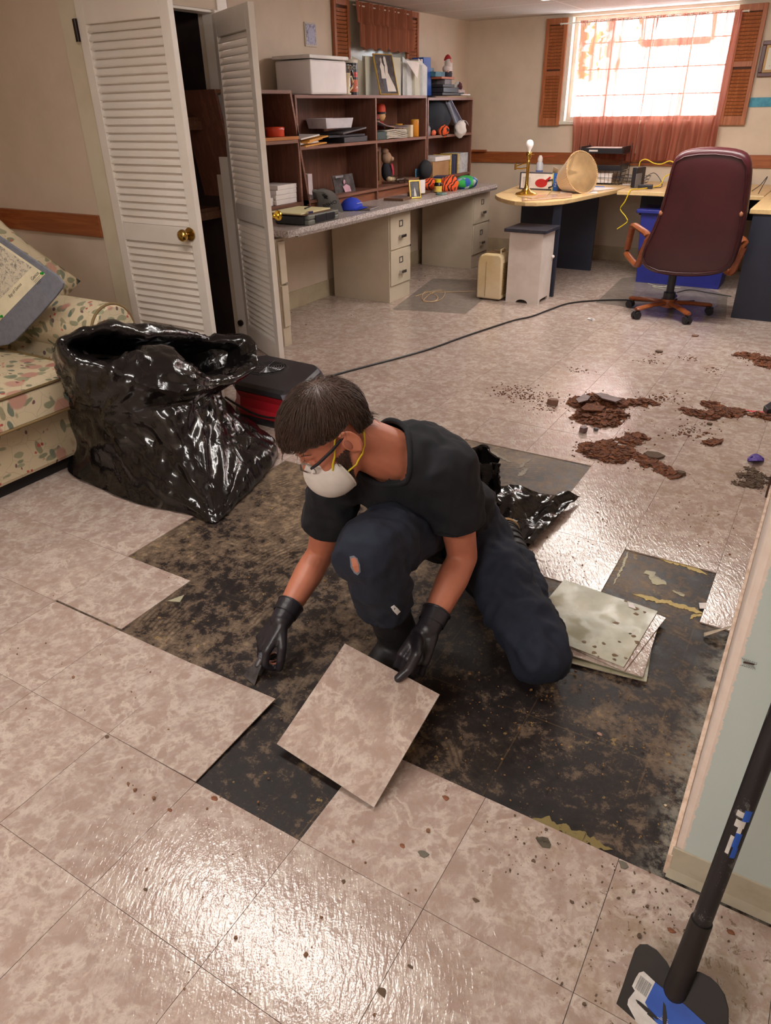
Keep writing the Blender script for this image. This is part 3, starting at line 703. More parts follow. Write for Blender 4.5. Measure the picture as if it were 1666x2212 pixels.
b = B(); b.bx(-2.47, -2.36, 5.74, 5.92, ZT+.143, ZT+.18); b.bx(-2.47, -2.42, 5.76, 5.82, ZT+.18, ZT+.21); ob('teal_package', b, mat('teal_print', (66, 118, 136), .5, c2=(40, 70, 90), ns=30), label='teal printed package beside the blue binder', cat='package')
# bearded figurine in a red cap
c = V((-2.40, 6.02, ZT+.143)); e = empty('holiday_figurine', c+V((0, .03, 0)), 'white-bearded holiday figurine in a red cap on the dark pile', 'figurine')
c = c+V((0, .03, 0)); WHF = mat('fluffy_white', (214, 200, 196), .9, bump=.5, bs=60); REDF = mat('red_felt', (164, 36, 40), .8)
b = B(); b.lathe([(.042, 0), (.045, .03), (.035, .06), (.02, .075)], c, 18); ob('coat', b, mat('dark_coat', (46, 44, 58), .7), e, smooth=60)
b = B(); b.ball(c+V((0, 0, .065)), (.045, .058, .035)); ob('arms', b, WHF, e, smooth=60)
b = B(); b.ball(c+V((.01, 0, .105)), (.036, .048, .045)); ob('beard', b, WHF, e, smooth=60)
b = B(); b.ball(c+V((.028, -.004, .118)), (.02, .024, .022)); ob('face', b, mat('doll_skin', (214, 160, 138), .6), e, smooth=60)
b = B(); b.lathe([(.036, .13), (.030, .15), (.018, .168), (.001, .178)], c, 18); ob('cap', b, REDF, e, smooth=60)
b = B(); b.ball(c+V((.02, -.03, .05)), .014); b.ball(c+V((.02, .03, .05)), .014); ob('mittens', b, mat('doll_skin', (214, 160, 138)), e)
# arch ornament
c = V((-2.38, 6.24, ZT)); e = empty('arched_ornament', c, 'white arched ornament with a dark bloom at the end of the shelf top', 'ornament')
b = B(); b.prism([c+V((0, .075*math.cos(a), .115*math.sin(a))) for a in [PI*i/14 for i in range(15)]], (-.02, 0, 0)); ob('arch', b, mat('ornament_white', (226, 222, 220), .4), e, bevel=.003)
b = B(); b.bx(-2.40, -2.29, 6.15, 6.32, ZT, ZT+.012); ob('base', b, mat('ornament_white', (226, 222, 220)), e, bevel=.003)
b = B(); rr = random.Random(4)
for i in range(26): a = rr.uniform(0, 6.3); b.ball(c+V((.015+.01*rr.random(), .035*math.cos(a)*rr.random(), .075+.03*math.sin(a)*rr.random())), (.008, .018*rr.uniform(.5, 1), .006), 8, MX.Rotation(rr.uniform(0, 3), 4, 'X'))
ob('bloom', b, mat('burgundy_petals', (84, 34, 48), .6), e)
b = B(); [b.ball(c+V((.03, dy, .03)), .02) for dy in (-.045, 0, .04)]; ob('shells', b, mat('shell_pink', (206, 184, 184), .4), e, smooth=60)

# ------------------------------------------------------------------ picture on the wall above the bin
t = NT('blue_print'); v = t.vec('Object'); n = t.noise(v, 60, 4, .7); t.set(t.ramp(n, ((.4, (84, 88, 128)), (.6, (196, 196, 216)))), .3)
e = empty('wall_plaque', (-2.605, 4.25, 1.77), 'small blue and white cathedral print on the wall above the bin', 'wall print')
b = B(); b.bx(-2.609, -2.600, 4.185, 4.322, 1.772, 1.918); ob('mount', b, mat('cream_mount', (206, 196, 180), .5), e)
b = B(); b.bx(-2.600, -2.598, 4.196, 4.312, 1.784, 1.908); ob('print', b, t.m, e)
b = B(); arch = [(-2.597, 4.254+.04*math.cos(a), 1.855+.035*math.sin(a)) for a in [PI*i/10 for i in range(11)]]+[(-2.597, 4.214, 1.80), (-2.597, 4.294, 1.80)]
b.prism(arch, (.001, 0, 0)); ob('arch_motif', b, mat('print_pale', (170, 172, 200), .4, c2=(90, 92, 130), ns=90, amt=1), e)
# framed picture and teal card on the back wall, right edge
e = empty('picture_frame', (.2, 6.9, 1.56), 'dark red framed picture at the right edge of the back wall', 'picture frame')
b = B(); x0, x1, z0, z1 = .078, .46, 1.555, 1.81
b.bx(x0, x1, 6.885, 6.92, z0, z0+.03); b.bx(x0, x1, 6.885, 6.92, z1-.03, z1); b.bx(x0, x0+.03, 6.885, 6.92, z0+.03, z1-.03); b.bx(x1-.03, x1, 6.885, 6.92, z0+.03, z1-.03)
ob('frame', b, mat('oxblood_frame', (84, 34, 32), .35), e, bevel=.004)
b = B(); b.bx(x0+.03, x1-.03, 6.895, 6.92, z0+.03, z1-.03); ob('mat_board', b, mat('gold_mat', (190, 150, 92), .5), e)
b = B(); b.bx(x0+.05, x1-.05, 6.890, 6.896, z0+.05, z1-.05); ob('print', b, mat('pale_print', (210, 204, 186), .4, c2=(150, 150, 150), ns=30, amt=1), e)
b = B(); b.bx(.06, .42, 6.912, 6.92, 1.335, 1.405); ob('wall_card', b, mat('teal_card', (64, 150, 176), .5, c2=(40, 120, 150), ns=20), label='teal printed strip taped to the back wall right of the window', cat='card')
# ================================================================== things in the bays
Z1 = 1.161   # upper shelf of the bays
PAP = mat('paper_white', (236, 226, 222), .6); BLK = mat('black_plastic', (34, 32, 38), .4)
def flat(name, lab, cat, x0, x1, y0, y1, z0, z1, m_, rz=0, group=None, bevel=.002):
    b = B(); b.box(((x0+x1)/2, (y0+y1)/2, (z0+z1)/2), (x1-x0, y1-y0, z1-z0), rz); return ob(name, b, m_, label=lab, cat=cat, bevel=bevel, group=group)
def tub(name, lab, cat, c, lx, ly, h, m_, wall=.004, rz=0, parent=None):
    e = empty(name, c, lab, cat); M = MX.Translation(c) @ MX.Rotation(rz, 4, 'Z')
    b = B(); k = .9
    o = [(-lx/2*k, -ly/2*k), (lx/2*k, -ly/2*k), (lx/2*k, ly/2*k), (-lx/2*k, ly/2*k)]; top = [(x/k, y/k) for x, y in o]
    inn = [(x*.95, y*.95) for x, y in top]; ib = [(x*.94, y*.94) for x, y in o]
    R_ = [[M @ V((x, y, z)) for x, y in ring] for ring, z in ((o, 0), (top, h), (inn, h), (ib, .006))]
    vs = [[b.bm.verts.new(p) for p in r_] for r_ in R_]
    b.bm.faces.new(vs[0][::-1]); b.bm.faces.new(vs[3])
    for i in range(3):
        for k_ in range(4): b.bm.faces.new((vs[i][k_], vs[i][(k_+1) % 4], vs[i+1][(k_+1) % 4], vs[i+1][k_]))
    ob('tub', b, m_, e, bevel=.004)
    return e, M
# bay 1, upper: white organiser on black trays, manila envelopes
gN = 'flat black cases in the left upper bay'
flat('black_tray', 'black case at the bottom of the pile in the left upper bay', 'case', -2.53, -2.29, 4.14, 4.50, Z1, Z1+.035, BLK, R(4))
flat('black_tray', 'slanted black binder in the middle of the pile under the white organiser', 'case', -2.54, -2.30, 4.02, 4.45, Z1+.037, Z1+.052, mat('dark_binder', (48, 50, 60), .35), R(-5))
b = B(); b.prism([(-2.28, 4.14, Z1+.054), (-2.50, 4.14, Z1+.054), (-2.50, 4.46, Z1+.080), (-2.28, 4.46, Z1+.085)], (0, 0, .012)); ob('black_tray', b, mat('grey_binder', (74, 70, 74), .4), label='tilted grey binder directly under the white organiser', cat='case', bevel=.002)
e, M = tub('organizer_tray', 'white plastic divided organiser tray heaped with clips', 'organiser', (-2.42, 4.18, Z1+.095), .20, .30, .065, mat('white_plastic', (220, 214, 222), .35), rz=R(-8))
b = B(); b.box(M @ V((0, 0, .045)), (.18, .004, .035), R(-8)); b.box(M @ V((.0, .06, .045)), (.004, .12, .035), R(-8)); ob('dividers', b, mat('white_plastic', (220, 214, 222)), e)
b = B(); rr = random.Random(2)
for i in range(16): p = M @ V((rr.uniform(-.07, .07), rr.uniform(-.1, .1), .035+rr.random()*.02)); b.box(p, (.02, .045, .008), rr.uniform(0, 3), MX.Rotation(rr.uniform(-.6, .6), 4, 'X') @ MX.Rotation(rr.uniform(0, 3), 4, 'Z'))
ob('office_clips', b, mat('clip_black', (38, 34, 38), .4, c2=(150, 146, 150), ns=30, amt=1), label='mixed black clips heaped in the white organiser', cat='clips', kind='stuff')
MAN = mat('manila', (222, 160, 72), .6, c2=(206, 140, 56), ns=5)
for i, (y, z, rz, w, mm) in enumerate(((3.80, 0, 6, .30, MAN), (3.72, .012, -8, .22, PAP), (3.78, .024, 12, .26, MAN), (3.84, .036, 2, .24, MAN), (3.75, .048, -4, .20, PAP))):
    b = B(); b.box((-2.38, y, Z1+z+.005), (.19, w, .009), M=MX.Rotation(R(rz), 4, 'Z') @ MX.Rotation(R(2+i), 4, 'X'))
    ob('envelope', b, mm, label=['yellow manila envelope lowest in the envelope pile', 'white envelope second lowest in the envelope pile', 'manila envelope in the middle of the envelope pile', 'manila envelope second from the top of the envelope pile', 'white envelope on top of the envelope pile'][i], cat='envelope', group='envelopes piled in the left upper bay', bevel=.001)
# bay 1, lower: paper pack standing, portrait card
flat('paper_pack', 'narrow white and pink pack standing at the left of the lower bay', 'pack', -2.45, -2.30, 3.70, 3.755, .82, .985, mat('pack_white', (214, 196, 196), .5), R(2))
e = empty('photo_card', (-2.36, 4.26, .82), 'dark portrait photo of a child in pink standing on the lower shelf', 'photo')
b = B(); b.prism([(-2.37, 4.14, .82), (-2.33, 4.36, .82), (-2.345, 4.34, .945), (-2.385, 4.125, .94)], (-.006, 0, 0)); ob('print', b, PBK, e)
b = B(); b.prism([(-2.345, 4.23, .822), (-2.335, 4.30, .822), (-2.345, 4.295, .86), (-2.352, 4.26, .875), (-2.357, 4.22, .86)], (.003, 0, 0)); b.ball((-2.352, 4.235, .893), (.004, .014, .016)); ob('child', b, mat('pink_dress', (208, 160, 176), .6), e)
b = B(); b.prism([(-2.364, 4.135, .925), (-2.350, 4.215, .927), (-2.348, 4.215, .942), (-2.366, 4.135, .94)], (.004, 0, 0)); ob('caption_strip', b, mat('grey_box2', (150, 146, 150), .5), e)
# leaning unit: papers, red tin, board
for i in range(6): flat('paper_stack' if i else 'paper_stack', ['lowest white paper block on the leaning unit', 'second white paper block from the bottom on the leaning unit', 'third white paper block from the bottom on the leaning unit', 'topmost white paper block on the leaning unit', 'loose low paper pile left of the white blocks', 'loose upper papers left of the white blocks'][i], 'paper stack', -2.50, -2.30, [3.33, 3.34, 3.335, 3.35, 3.13, 3.10][i], [3.56, 3.56, 3.565, 3.57, 3.31, 3.28][i], .821+[0, .032, .062, .092, 0, .05][i], .821+[.031, .061, .091, .118, .048, .09][i], PAP, R([1, -2, 1, 2, 12, -9][i]), 'white paper blocks on the leaning unit', .001)
flat('wooden_board', 'orange-yellow wooden board on the upper shelf of the leaning unit', 'board', -2.50, -2.275, 3.08, 3.60, 1.206, 1.226, wood('yellow_wood', (196, 124, 52), (176, 104, 40), 3, 1), 0)
e = empty('round_tinware', (-2.34, 3.43, 1.228), 'round orange-red tin on the leaning unit', 'tin')
OR = mat('orange_enamel', (214, 70, 40), .3)
b = B(); b.lathe([(.058, 0), (.06, .004), (.06, .038)], (-2.34, 3.43, 1.228), 32); ob('tin_body', b, OR, e, smooth=50)
b = B(); b.lathe([(.0625, .038), (.0625, .052), (.058, .056), (.001, .057)], (-2.34, 3.43, 1.228), 32); ob('lid', b, OR, e, smooth=50)
e = empty('small_photo_stand', (-2.36, 3.22, 1.228), 'small silver-edged photo stand beside the round orange tin', 'photo stand')
b = B(); b.prism([(-2.33, 3.16, 1.228), (-2.33, 3.29, 1.228), (-2.33, 3.29, 1.31), (-2.33, 3.16, 1.31)], (-.006, 0, 0)); ob('edge', b, CHR, e); b = B(); b.bx(-2.329, -2.327, 3.166, 3.284, 1.234, 1.304); ob('photo', b, PBK, e)
b = B(); b.ball((-2.42, 3.36, 1.262), (.03, .04, .034)); ob('trinket', b, mat('brown_glass', (112, 66, 60), .2), label='small brown glass trinket behind the orange tin', cat='trinket', smooth=60)
# bay 2, upper: doll heads, mugs with yellow rims, magazines, printed tumbler
def bobble(c, s, lab, hat):
    e = empty('wooden_doll', c, lab, 'doll'); c = V(c)
    b = B(); b.lathe([(.02*s, 0), (.024*s, .01*s), (.022*s, .05*s), (.012*s, .062*s)], c, 18); ob('body', b, mat('stripe_red', (150, 30, 34), .5, c2=(230, 220, 214), ns=60, amt=1.1), e, smooth=60)
    b = B(); b.ball(c+V((0, 0, .092*s)), (.034*s, .036*s, .036*s)); b.ball(c+V((.01*s, .036*s, .09*s)), .009*s); ob('head', b, mat('doll_tan', (206, 158, 104), .5), e, smooth=60)
    b = B(); b.lathe([(.037*s, .112*s), (.036*s, .118*s), (.034*s, .15*s), (.026*s, .165*s), (.001, .17*s)], c, 20); ob('hat', b, hat, e, smooth=60)
    b = B(); b.lathe([(.038*s, .106*s), (.0385*s, .114*s), (.036*s, .118*s)], c, 20); ob('hat_band', b, BLK, e)
bobble((-2.44, 4.935, Z1+.055), 1.15, 'tall wooden doll in an orange-red hat behind the magazines', mat('orange_felt', (206, 66, 36), .6))
bobble((-2.42, 4.84, Z1+.055), .72, 'small wooden doll in a dark red cap beside the taller doll', mat('maroon_felt', (140, 36, 34), .6))
AMB = mat('amber_print', (206, 134, 40), .3, c2=(120, 50, 30), ns=26, amt=1.2)
for i, (y, x, hh) in enumerate(((5.03, -2.40, .085), (5.10, -2.46, .088), (5.19, -2.42, .10), (5.31, -2.33, .13))):
    e = empty('printed_tumbler', (x, y, Z1), ['amber tumbler nearest the wooden dolls', 'amber tumbler second from the wooden dolls', 'amber tumbler with a red stripe left of the tallest one', 'tall amber printed tumbler at the right of the bay'][i], 'tumbler', 'amber printed tumblers in the middle bay')
    b = B(); b.lathe([(.032, 0), (.035, .004), (.035, hh-.012), (.033, hh)], (x, y, Z1), 24); ob('body', b, AMB, e, smooth=50)
    b = B(); b.lathe([(.034, hh-.008), (.036, hh-.002), (.034, hh), (.03, hh-.001), (.001, hh-.002)], (x, y, Z1), 24); ob('rim', b, mat('yellow_rim', (222, 170, 60), .4), e, smooth=50)
flat('white_booklet', 'cream booklet standing between the amber tumblers', 'booklet', -2.38, -2.31, 5.19, 5.255, Z1, Z1+.09, mat('cream_paper', (226, 208, 176), .6), R(10))
MG = mat('newsprint', (196, 186, 172), .7, c2=(176, 164, 150), ns=40)
for i in range(6):
    def gf(u, v, i=i): return V((-2.30-.2*u, 4.80+.33*v+.01*math.sin(i*2.1), Z1+.006+.011*i+.003*math.sin(6*v+i)+.001*math.sin(20*u)))
    b = B(); b.grid(gf, 8, 16); ob('folded_newspaper', b, MG, label='folded newspaper number %s from the bottom of the middle bay pile' % ['one', 'two', 'three', 'four', 'five', 'six'][i], cat='newspaper', group='folded newspapers in the middle bay', solid=.009, smooth=40)
b = B(); b.grid(lambda u, v: V((-2.29-.18*u, 4.66+.50*v, Z1+.075+.05*(v-.72)**2*2+.012*u)), 8, 20); ob('magazine', b, mat('mag_cover', (156, 132, 136), .35, c2=(110, 96, 100), ns=8), label='curling magazine lying on top of the newspapers', cat='magazine', solid=.004, smooth=60)
flat('green_folder', 'dark green folder under the curling magazine', 'folder', -2.50, -2.30, 4.64, 4.80, Z1, Z1+.055, mat('dark_green', (34, 58, 52), .5), R(3))
# bay 2, lower: amber glass bottle box, plush, wire plane
e = empty('boxed_bottle', (-2.45, 4.80, .82), 'tall brown display box with a window in the middle lower bay', 'display box')
b = B(); b.bx(-2.52, -2.42, 4.68, 4.76, .82, 1.10); b.bx(-2.52, -2.42, 4.86, 4.90, .82, 1.10); b.bx(-2.52, -2.42, 4.76, 4.86, .82, .85); b.bx(-2.52, -2.42, 4.76, 4.86, 1.07, 1.10)
ob('carton', b, wood('brown_card', (120, 84, 50), (106, 72, 44), 3, 2), e)
b = B(); b.bx(-2.43, -2.425, 4.76, 4.86, .85, 1.07); ob('window_sheet', b, mat('smoky_window', (76, 54, 44), .15), e)
b = B(); b.lathe([(.012, 0), (.016, .02), (.01, .04)], (-2.415, 4.80, .97), 10); b.ball((-2.418, 4.795, 1.03), .008); ob('figure_inside', b, mat('sticker_mix', (200, 90, 60), .5, c2=(220, 220, 220), ns=50, amt=1), e)
c = V((-2.43, 5.00, .82)); e = empty('plush_bear', c, 'plush bear in a dark vest and red tie in the middle lower bay', 'plush toy')
TAN = mat('tan_plush', (172, 138, 112), .9, bump=.6, bs=90)
b = B(); b.ball(c+V((0, 0, .09)), (.045, .05, .075)); ob('vest', b, mat('dark_vest', (38, 34, 42), .8), e, smooth=60)
b = B(); b.ball(c+V((.0, .0, .195)), (.045, .048, .048)); b.ball(c+V((.035, .02, .185)), (.025, .025, .02)); b.ball(c+V((0, -.02, .245)), (.03, .035, .022)); ob('head', b, TAN, e, smooth=60)
b = B(); b.ball(c+V((.04, .03, .03)), (.035, .025, .025)); b.ball(c+V((.045, -.03, .035)), (.03, .022, .02)); ob('paws', b, mat('cream_plush', (220, 196, 160), .9), e, smooth=60)
b = B(); b.prism([c+V((.047, -.01, .15)), c+V((.047, .02, .15)), c+V((.055, .03, .07)), c+V((.055, .012, .06))], (.004, 0, 0)); ob('tie', b, mat('crimson', (176, 30, 60), .6), e)
c = V((-2.30, 5.0, .822)); e = empty('wire_airplane', c, 'small bent-wire model biplane on the lower middle shelf', 'model plane')
WIRE = mat('tarnished_wire', (130, 116, 104), .35, .9)
b = B(); b.cap(c+V((0, -.05, .03)), c+V((0, .06, .03)), .012, .006); ob('fuselage', b, WIRE, e, smooth=60)
b = B(); b.box(c+V((0, .03, .05)), (.19, .03, .003)); b.box(c+V((0, .03, .022)), (.17, .03, .003)); ob('wings', b, WIRE, e)
b = B(); [b.lathe([(.001, -.002), (.009, -.002), (.009, .002), (.001, .002)], c+V((dx, .03, .009)), 14, MX.Rotation(PI/2, 4, 'Y')) for dx in (-.03, .03)]; ob('wheels', b, BLK, e)
b = B(); b.box(c+V((0, .066, .03)), (.05, .003, .004)); ob('propeller', b, WIRE, e)
flat('flat_box', 'thin brown box on the lower middle shelf beside the wire plane', 'box', -2.42, -2.29, 5.12, 5.33, .82, .845, mat('brown_box', (140, 106, 84), .6), R(3))
flat('blue_card', 'small blue card standing at the end of the lower middle shelf', 'card', -2.33, -2.325, 5.32, 5.42, .845, .91, mat('blue_card', (90, 136, 166), .5))
# bay 3, upper: dark cushion, plush heads, spray bottle
b = B(); b.ball((-2.40, 5.75, Z1+.135), (.14, .27, .15), 28)
for v in b.bm.verts: v.co += V((0, 0, 0))+v.normal*0 + V((NZ.noise(v.co*9), NZ.noise(v.co*9+V((5, 0, 0))), NZ.noise(v.co*9+V((0, 7, 0)))))*.03
ob('jacket_bundle', b, mat('dark_teal_cloth', (30, 36, 46), .85, bump=.3, bs=40), label='bulky dark navy jacket bundled in the right upper bay', cat='jacket', smooth=60)
def lump(name, lab, cat, c, r_, m_, amp=.012, fr_=25, seed=0):
    b = B(); b.ball(c, r_, 24); c = V(c)
    for v in b.bm.verts: v.co += (v.co-c).normalized()*amp*NZ.noise(v.co*fr_+V((seed*3.1, 0, 0)))
    return ob(name, b, m_, label=lab, cat=cat, smooth=60)
TIG = NT('tiger_plush'); vv = TIG.vec('Object'); w_ = TIG.n('ShaderNodeTexWave'); w_.inputs['Scale'].default_value = 14; w_.inputs['Distortion'].default_value = 6; TIG.l(vv, w_.inputs[0])
TIG.set(TIG.ramp(w_.outputs['Fac'], ((.25, (40, 26, 24)), (.38, (226, 88, 34)))), .9)
lump('striped_plush', 'orange and black striped plush toy at the shelf edge', 'plush toy', (-2.29, 5.77, Z1+.028), (.04, .085, .05), TIG.m, .012)
lump('white_plush', 'fluffy white plush head hanging over the shelf edge', 'plush toy', (-2.25, 6.04, Z1+.035), (.05, .08, .07), mat('white_fur', (224, 214, 208), .95, bump=.8, bs=70), .014, 30, 2)
lump('orange_plush', 'small orange plush snout left of the striped toy', 'plush toy', (-2.30, 5.60, Z1+.018), (.022, .03, .024), mat('salmon_plush', (226, 110, 76), .9), .004)
b = B(); b.grid(lambda u, v: V((-2.27-.06*math.sin(PI*v), 5.88+.27*u+.03*math.sin(5*v), Z1+.27-.19*u-.10*v*(.3+u)+.01*math.sin(14*v))), 24, 14); ob('grey_scarf', b, mat('pale_grey_cloth', (168, 172, 190), .8), label='pale grey cloth trailing down over the navy jacket', cat='cloth', solid=.005, smooth=60)
b = B(); b.grid(lambda u, v: V((-2.29-.10*u, 6.13+.18*v, Z1+.05+.05*math.sin(3*v)+.02*u)), 10, 10); ob('white_bag', b, mat('white_film', (216, 210, 212), .4), label='crumpled white plastic bag in the right corner of the upper bay', cat='bag', solid=.004, smooth=60)
e = empty('clear_bottle', (-2.30, 5.50, Z1), 'small clear bottle at the left of the right upper bay', 'bottle')
b = B(); b.lathe([(.02, 0), (.021, .06), (.012, .075)], (-2.30, 5.50, Z1), 18); ob('body', b, mat('smoke_glass', (110, 108, 116), .1), e, smooth=60); b = B(); b.lathe([(.011, .075), (.012, .1), (.001, .1)], (-2.30, 5.50, Z1), 14); ob('cap', b, BLK, e)
# bay 3, lower
b = B(); b.bx(-2.50, -2.29, 5.63, 5.93, .95, .985); ob('paper_tray', b, PAP, label='stack of white papers lying on the cardboard box', cat='paper stack', bevel=.001)
flat('cardboard_box', 'tan cardboard box under papers in the right lower bay', 'box', -2.50, -2.30, 5.60, 5.92, .82, .948, mat('kraft', (176, 132, 88), .7, c2=(160, 116, 76), ns=5))
for i, (y, w, h, cc, lb) in enumerate(((5.945, .022, .17, (214, 176, 84), 'yellow-edged file left of the dark books'), (5.975, .05, .165, (40, 44, 76), 'thick navy book standing in the right lower bay'), (6.03, .022, .16, (70, 74, 104), 'slim slate-blue book right of the navy book'), (6.06, .03, .165, (38, 40, 62), 'dark blue book in the right lower bay'), (6.095, .02, .17, (216, 180, 90), 'yellow file right of the dark blue book'), (6.12, .03, .165, (206, 196, 170), 'cream file near the right end'), (6.155, .17, .17, (204, 204, 206), 'large white printed folder at the right end'))):
    flat('book' if 0 < i < 4 else 'file', lb, 'book' if 0 < i < 4 else 'folder', -2.48, -2.295, y, y+w, .821, .821+h, mat('spine%d' % i, cc, .5, c2=tuple(x*.85 for x in cc), ns=30), 0, 'books and files standing in the right lower bay', .001)
for i, (z, cc) in enumerate(((0, (226, 220, 216)), (.02, (70, 78, 130)), (.036, (206, 200, 150)), (.05, (40, 48, 88)))):
    flat('paperback', ['white paperback at the bottom of the small pile by the striped cap', 'blue paperback second lowest of the small pile', 'pale yellow paperback second from the top of the small pile', 'dark blue paperback on top of the small pile'][i], 'book', -2.26, -2.12, 5.50, 5.66, ZC+.04+z, ZC+.04+z+.015, mat('pb%d' % i, cc, .5), R(8+i*3), 'small paperback pile on the countertop')
flat('black_box', 'low black box carrying the small paperback pile', 'box', -2.27, -2.11, 5.50, 5.70, ZC+.001, ZC+.039, BLK)
b = B(); b.ball((-2.27, 5.40, .90), (.05, .085, .08), 20); ob('dark_cap', b, mat('dark_cap_cloth', (34, 34, 40), .8), label='dark cap hanging in front of the cardboard box', cat='cap', smooth=60)
lump('tiger_stripe_hat', 'orange striped hat left of the paperback pile', 'hat', (-2.20, 5.33, ZC+.055), (.06, .10, .05), TIG.m, .012, 20, 4)

# ------------------------------------------------------------------ things on the countertop
def lay(px, py, z=ZC): return Zp(px, py, z)
# green and grey hard case with the clipboard and yellow pad
c = V((-2.12, 3.16, ZC)); rz = R(8)
e = empty('hard_case', lay(670, 478), 'grey-green hard tool case with black latches on the near end of the countertop', 'tool case')
A, Bq = Zp(618, 483, ZC), Zp(668, 489, ZC)
p0 = Zp(612, 480, ZC); p1 = Zp(668, 488, ZC); p2 = Zp(733, 473, ZC)
ux = (p2-p1).normalized(); L1 = (p2-p1).length; uy = V((-ux.y, ux.x, 0)); W1 = .27
def ob4(b, a0, a1, c0, c1, z0, z1): b.prism([p1+ux*a0+uy*c0+V((0, 0, z0)), p1+ux*a1+uy*c0+V((0, 0, z0)), p1+ux*a1+uy*c1+V((0, 0, z0)), p1+ux*a0+uy*c1+V((0, 0, z0))], (0, 0, z1-z0))
GG = mat('olive_grey', (112, 112, 104), .5)
for nm, z0, z1 in (('lower_shell', 0, .032), ('upper_shell', .033, .062)):
    b = B(); ob4(b, 0, L1, 0, W1, z0, z1); ob(nm, b, GG, e, bevel=.008)
b = B(); ob4(b, .07, L1*.52, -.006, 0, .008, .056); ob4(b, L1*.55, L1-.06, -.006, 0, .008, .056); ob('latch', b, BLK, e, bevel=.003)
b = B(); ob4(b, .07, L1-.05, -.002, .02, .018, .05); ob('front_panel', b, mat('case_front', (44, 46, 54), .45), e)
b = B(); ob4(b, -.02, .0, .03, W1-.02, 0.005, .055); ob('end_panel', b, BLK, e, bevel=.004)
CL = mat('clipboard_brown', (110, 74, 52), .5)
e = empty('clipboard', p1+V((0, 0, .064)), 'brown clipboard lying on the hard case', 'clipboard')
b = B(); ob4(b, -.04, L1*.8, .01, W1-.01, .0635, .0665); ob('board', b, CL, e); b = B(); ob4(b, .02, .07, .012, .03, .067, .080); ob('clip', b, CHR, e)
b = B(); ob4(b, -.03, L1*.86, .035, W1+.02, .0672, .0745); ob('note_pad', b, mat('pad_yellow', (236, 226, 178), .6, c2=(228, 216, 166), ns=3), label='yellow writing pad on the clipboard over the hard case', cat='notepad')
b = B(); q = p1+ux*.16+uy*.14+V((0, 0, .080)); b.cyl(q, q+ux*.11+uy*.03, .005, .003, 10); ob('pen', b, BLK, label='black pen lying on the yellow writing pad', cat='pen')
# grey laundry bag with printed lettering
c = lay(708, 452); e = empty('drawstring_bag', c, 'slumped grey cloth bag with a black printed emblem on the countertop', 'cloth bag')
GB = mat('grey_nylon', (128, 126, 124), .6, c2=(108, 106, 106), ns=5, bump=.2, bs=20)
a0, a1, a2, a3 = Yp(672, 412, 3.62), Zp(700, 458, ZC), Zp(738, 455, ZC), Zp(735, 440, ZC+.03)
def bagf(u, v):
    # u across, v from peak to skirt
    pk = Xp(675, 412, -2.20); lo = Zp(690+52*u, 456+2*math.sin(3*u), ZC+.006)
    q = pk.lerp(lo, v)
    return q+V((.05, -.02, .045))*math.sin(PI*v)*(.4+.9*u)*(1)+V((0, 0, .006))*math.sin(11*u+7*v)
b = B(); b.grid(bagf, 22, 22)
b.grid(lambda u, v: bagf(u, v)+V((-.10, .08, 0))*math.sin(PI*min(1, v*1.0))*.9+V((-.02, .03, 0))*v, 22, 22)
ob('bag_body', b, GB, e, smooth=60)
def on_bag(u, v):
    o_ = bagf(u, v); du = (bagf(u+.02, v)-o_).normalized(); dv = (bagf(u, v+.02)-o_); n_ = du.cross(dv).normalized()
    if n_.dot(CO-o_) < 0: n_ = -n_
    return o_, du, n_
o_, du, n_ = on_bag(.55, .74); up_ = n_.cross(du); up_ = up_ if up_.z > 0 else -up_
dx_ = up_.cross(n_)
ob('lettering', textbm('BSHO', .042, frame(o_+n_*.006, dx_, up_, n_)), mat('ink_black', (26, 24, 26), .6), e)
o_, du, n_ = on_bag(.50, .52); up_ = n_.cross(du); up_ = up_ if up_.z > 0 else -up_; dx_ = up_.cross(n_); b = B()
for (x, y, s, tt) in ((0, 0, .016, 0), (.013, .012, .010, .5), (-.014, .012, .010, -.6), (-.006, -.012, .008, 0), (.010, -.010, .009, .4), (0, .020, .007, 0)): 
    b.prism([o_+n_*.0065+dx_*(x+s*math.cos(a+tt))+up_*(y+s*.6*math.sin(a+tt)) for a in [2*PI*k/7 for k in range(7)]], n_*.0006)
ob('emblem', b, mat('ink_black', (26, 24, 26)), e)
# blue cap
cc = lay(762, 453)+V((0, 0, 0)); e = empty('baseball_cap', cc, 'royal blue baseball cap resting brim down on the countertop', 'cap')
CB = mat('royal_blue', (34, 62, 190), .75, bump=.3, bs=60)
b = B(); b.ball(cc+V((-.01, .0, .012)), (.078, .09, .068), 24, MX.Rotation(R(8), 4, 'X'))
bmesh.ops.bisect_plane(b.bm, geom=b.bm.verts[:]+b.bm.edges[:]+b.bm.faces[:], plane_co=cc+V((0, 0, .004)), plane_no=(0, 0, -1), clear_outer=True)
ob('crown', b, CB, e, smooth=60, solid=.003)
b = B(); b.grid(lambda u, v: cc+V((.045+.07*v*(1-.5*(2*u-1)**2)-.02*(2*u-1)**2, -.055+.125*u, .008+.018*math.sin(PI*u)-.006*v)), 16, 6); ob('brim', b, CB, e, smooth=60, solid=.004)
b = B(); b.ball(cc+V((-.01, 0, .081)), .006); ob('button', b, CB, e)
b = B(); [b.box(cc+V((.062, dy, .048)), (.002, .009, .003)) for dy in (-.03, -.019, -.008, .003, .014, .025)]; ob('embroidery', b, PAP, e)
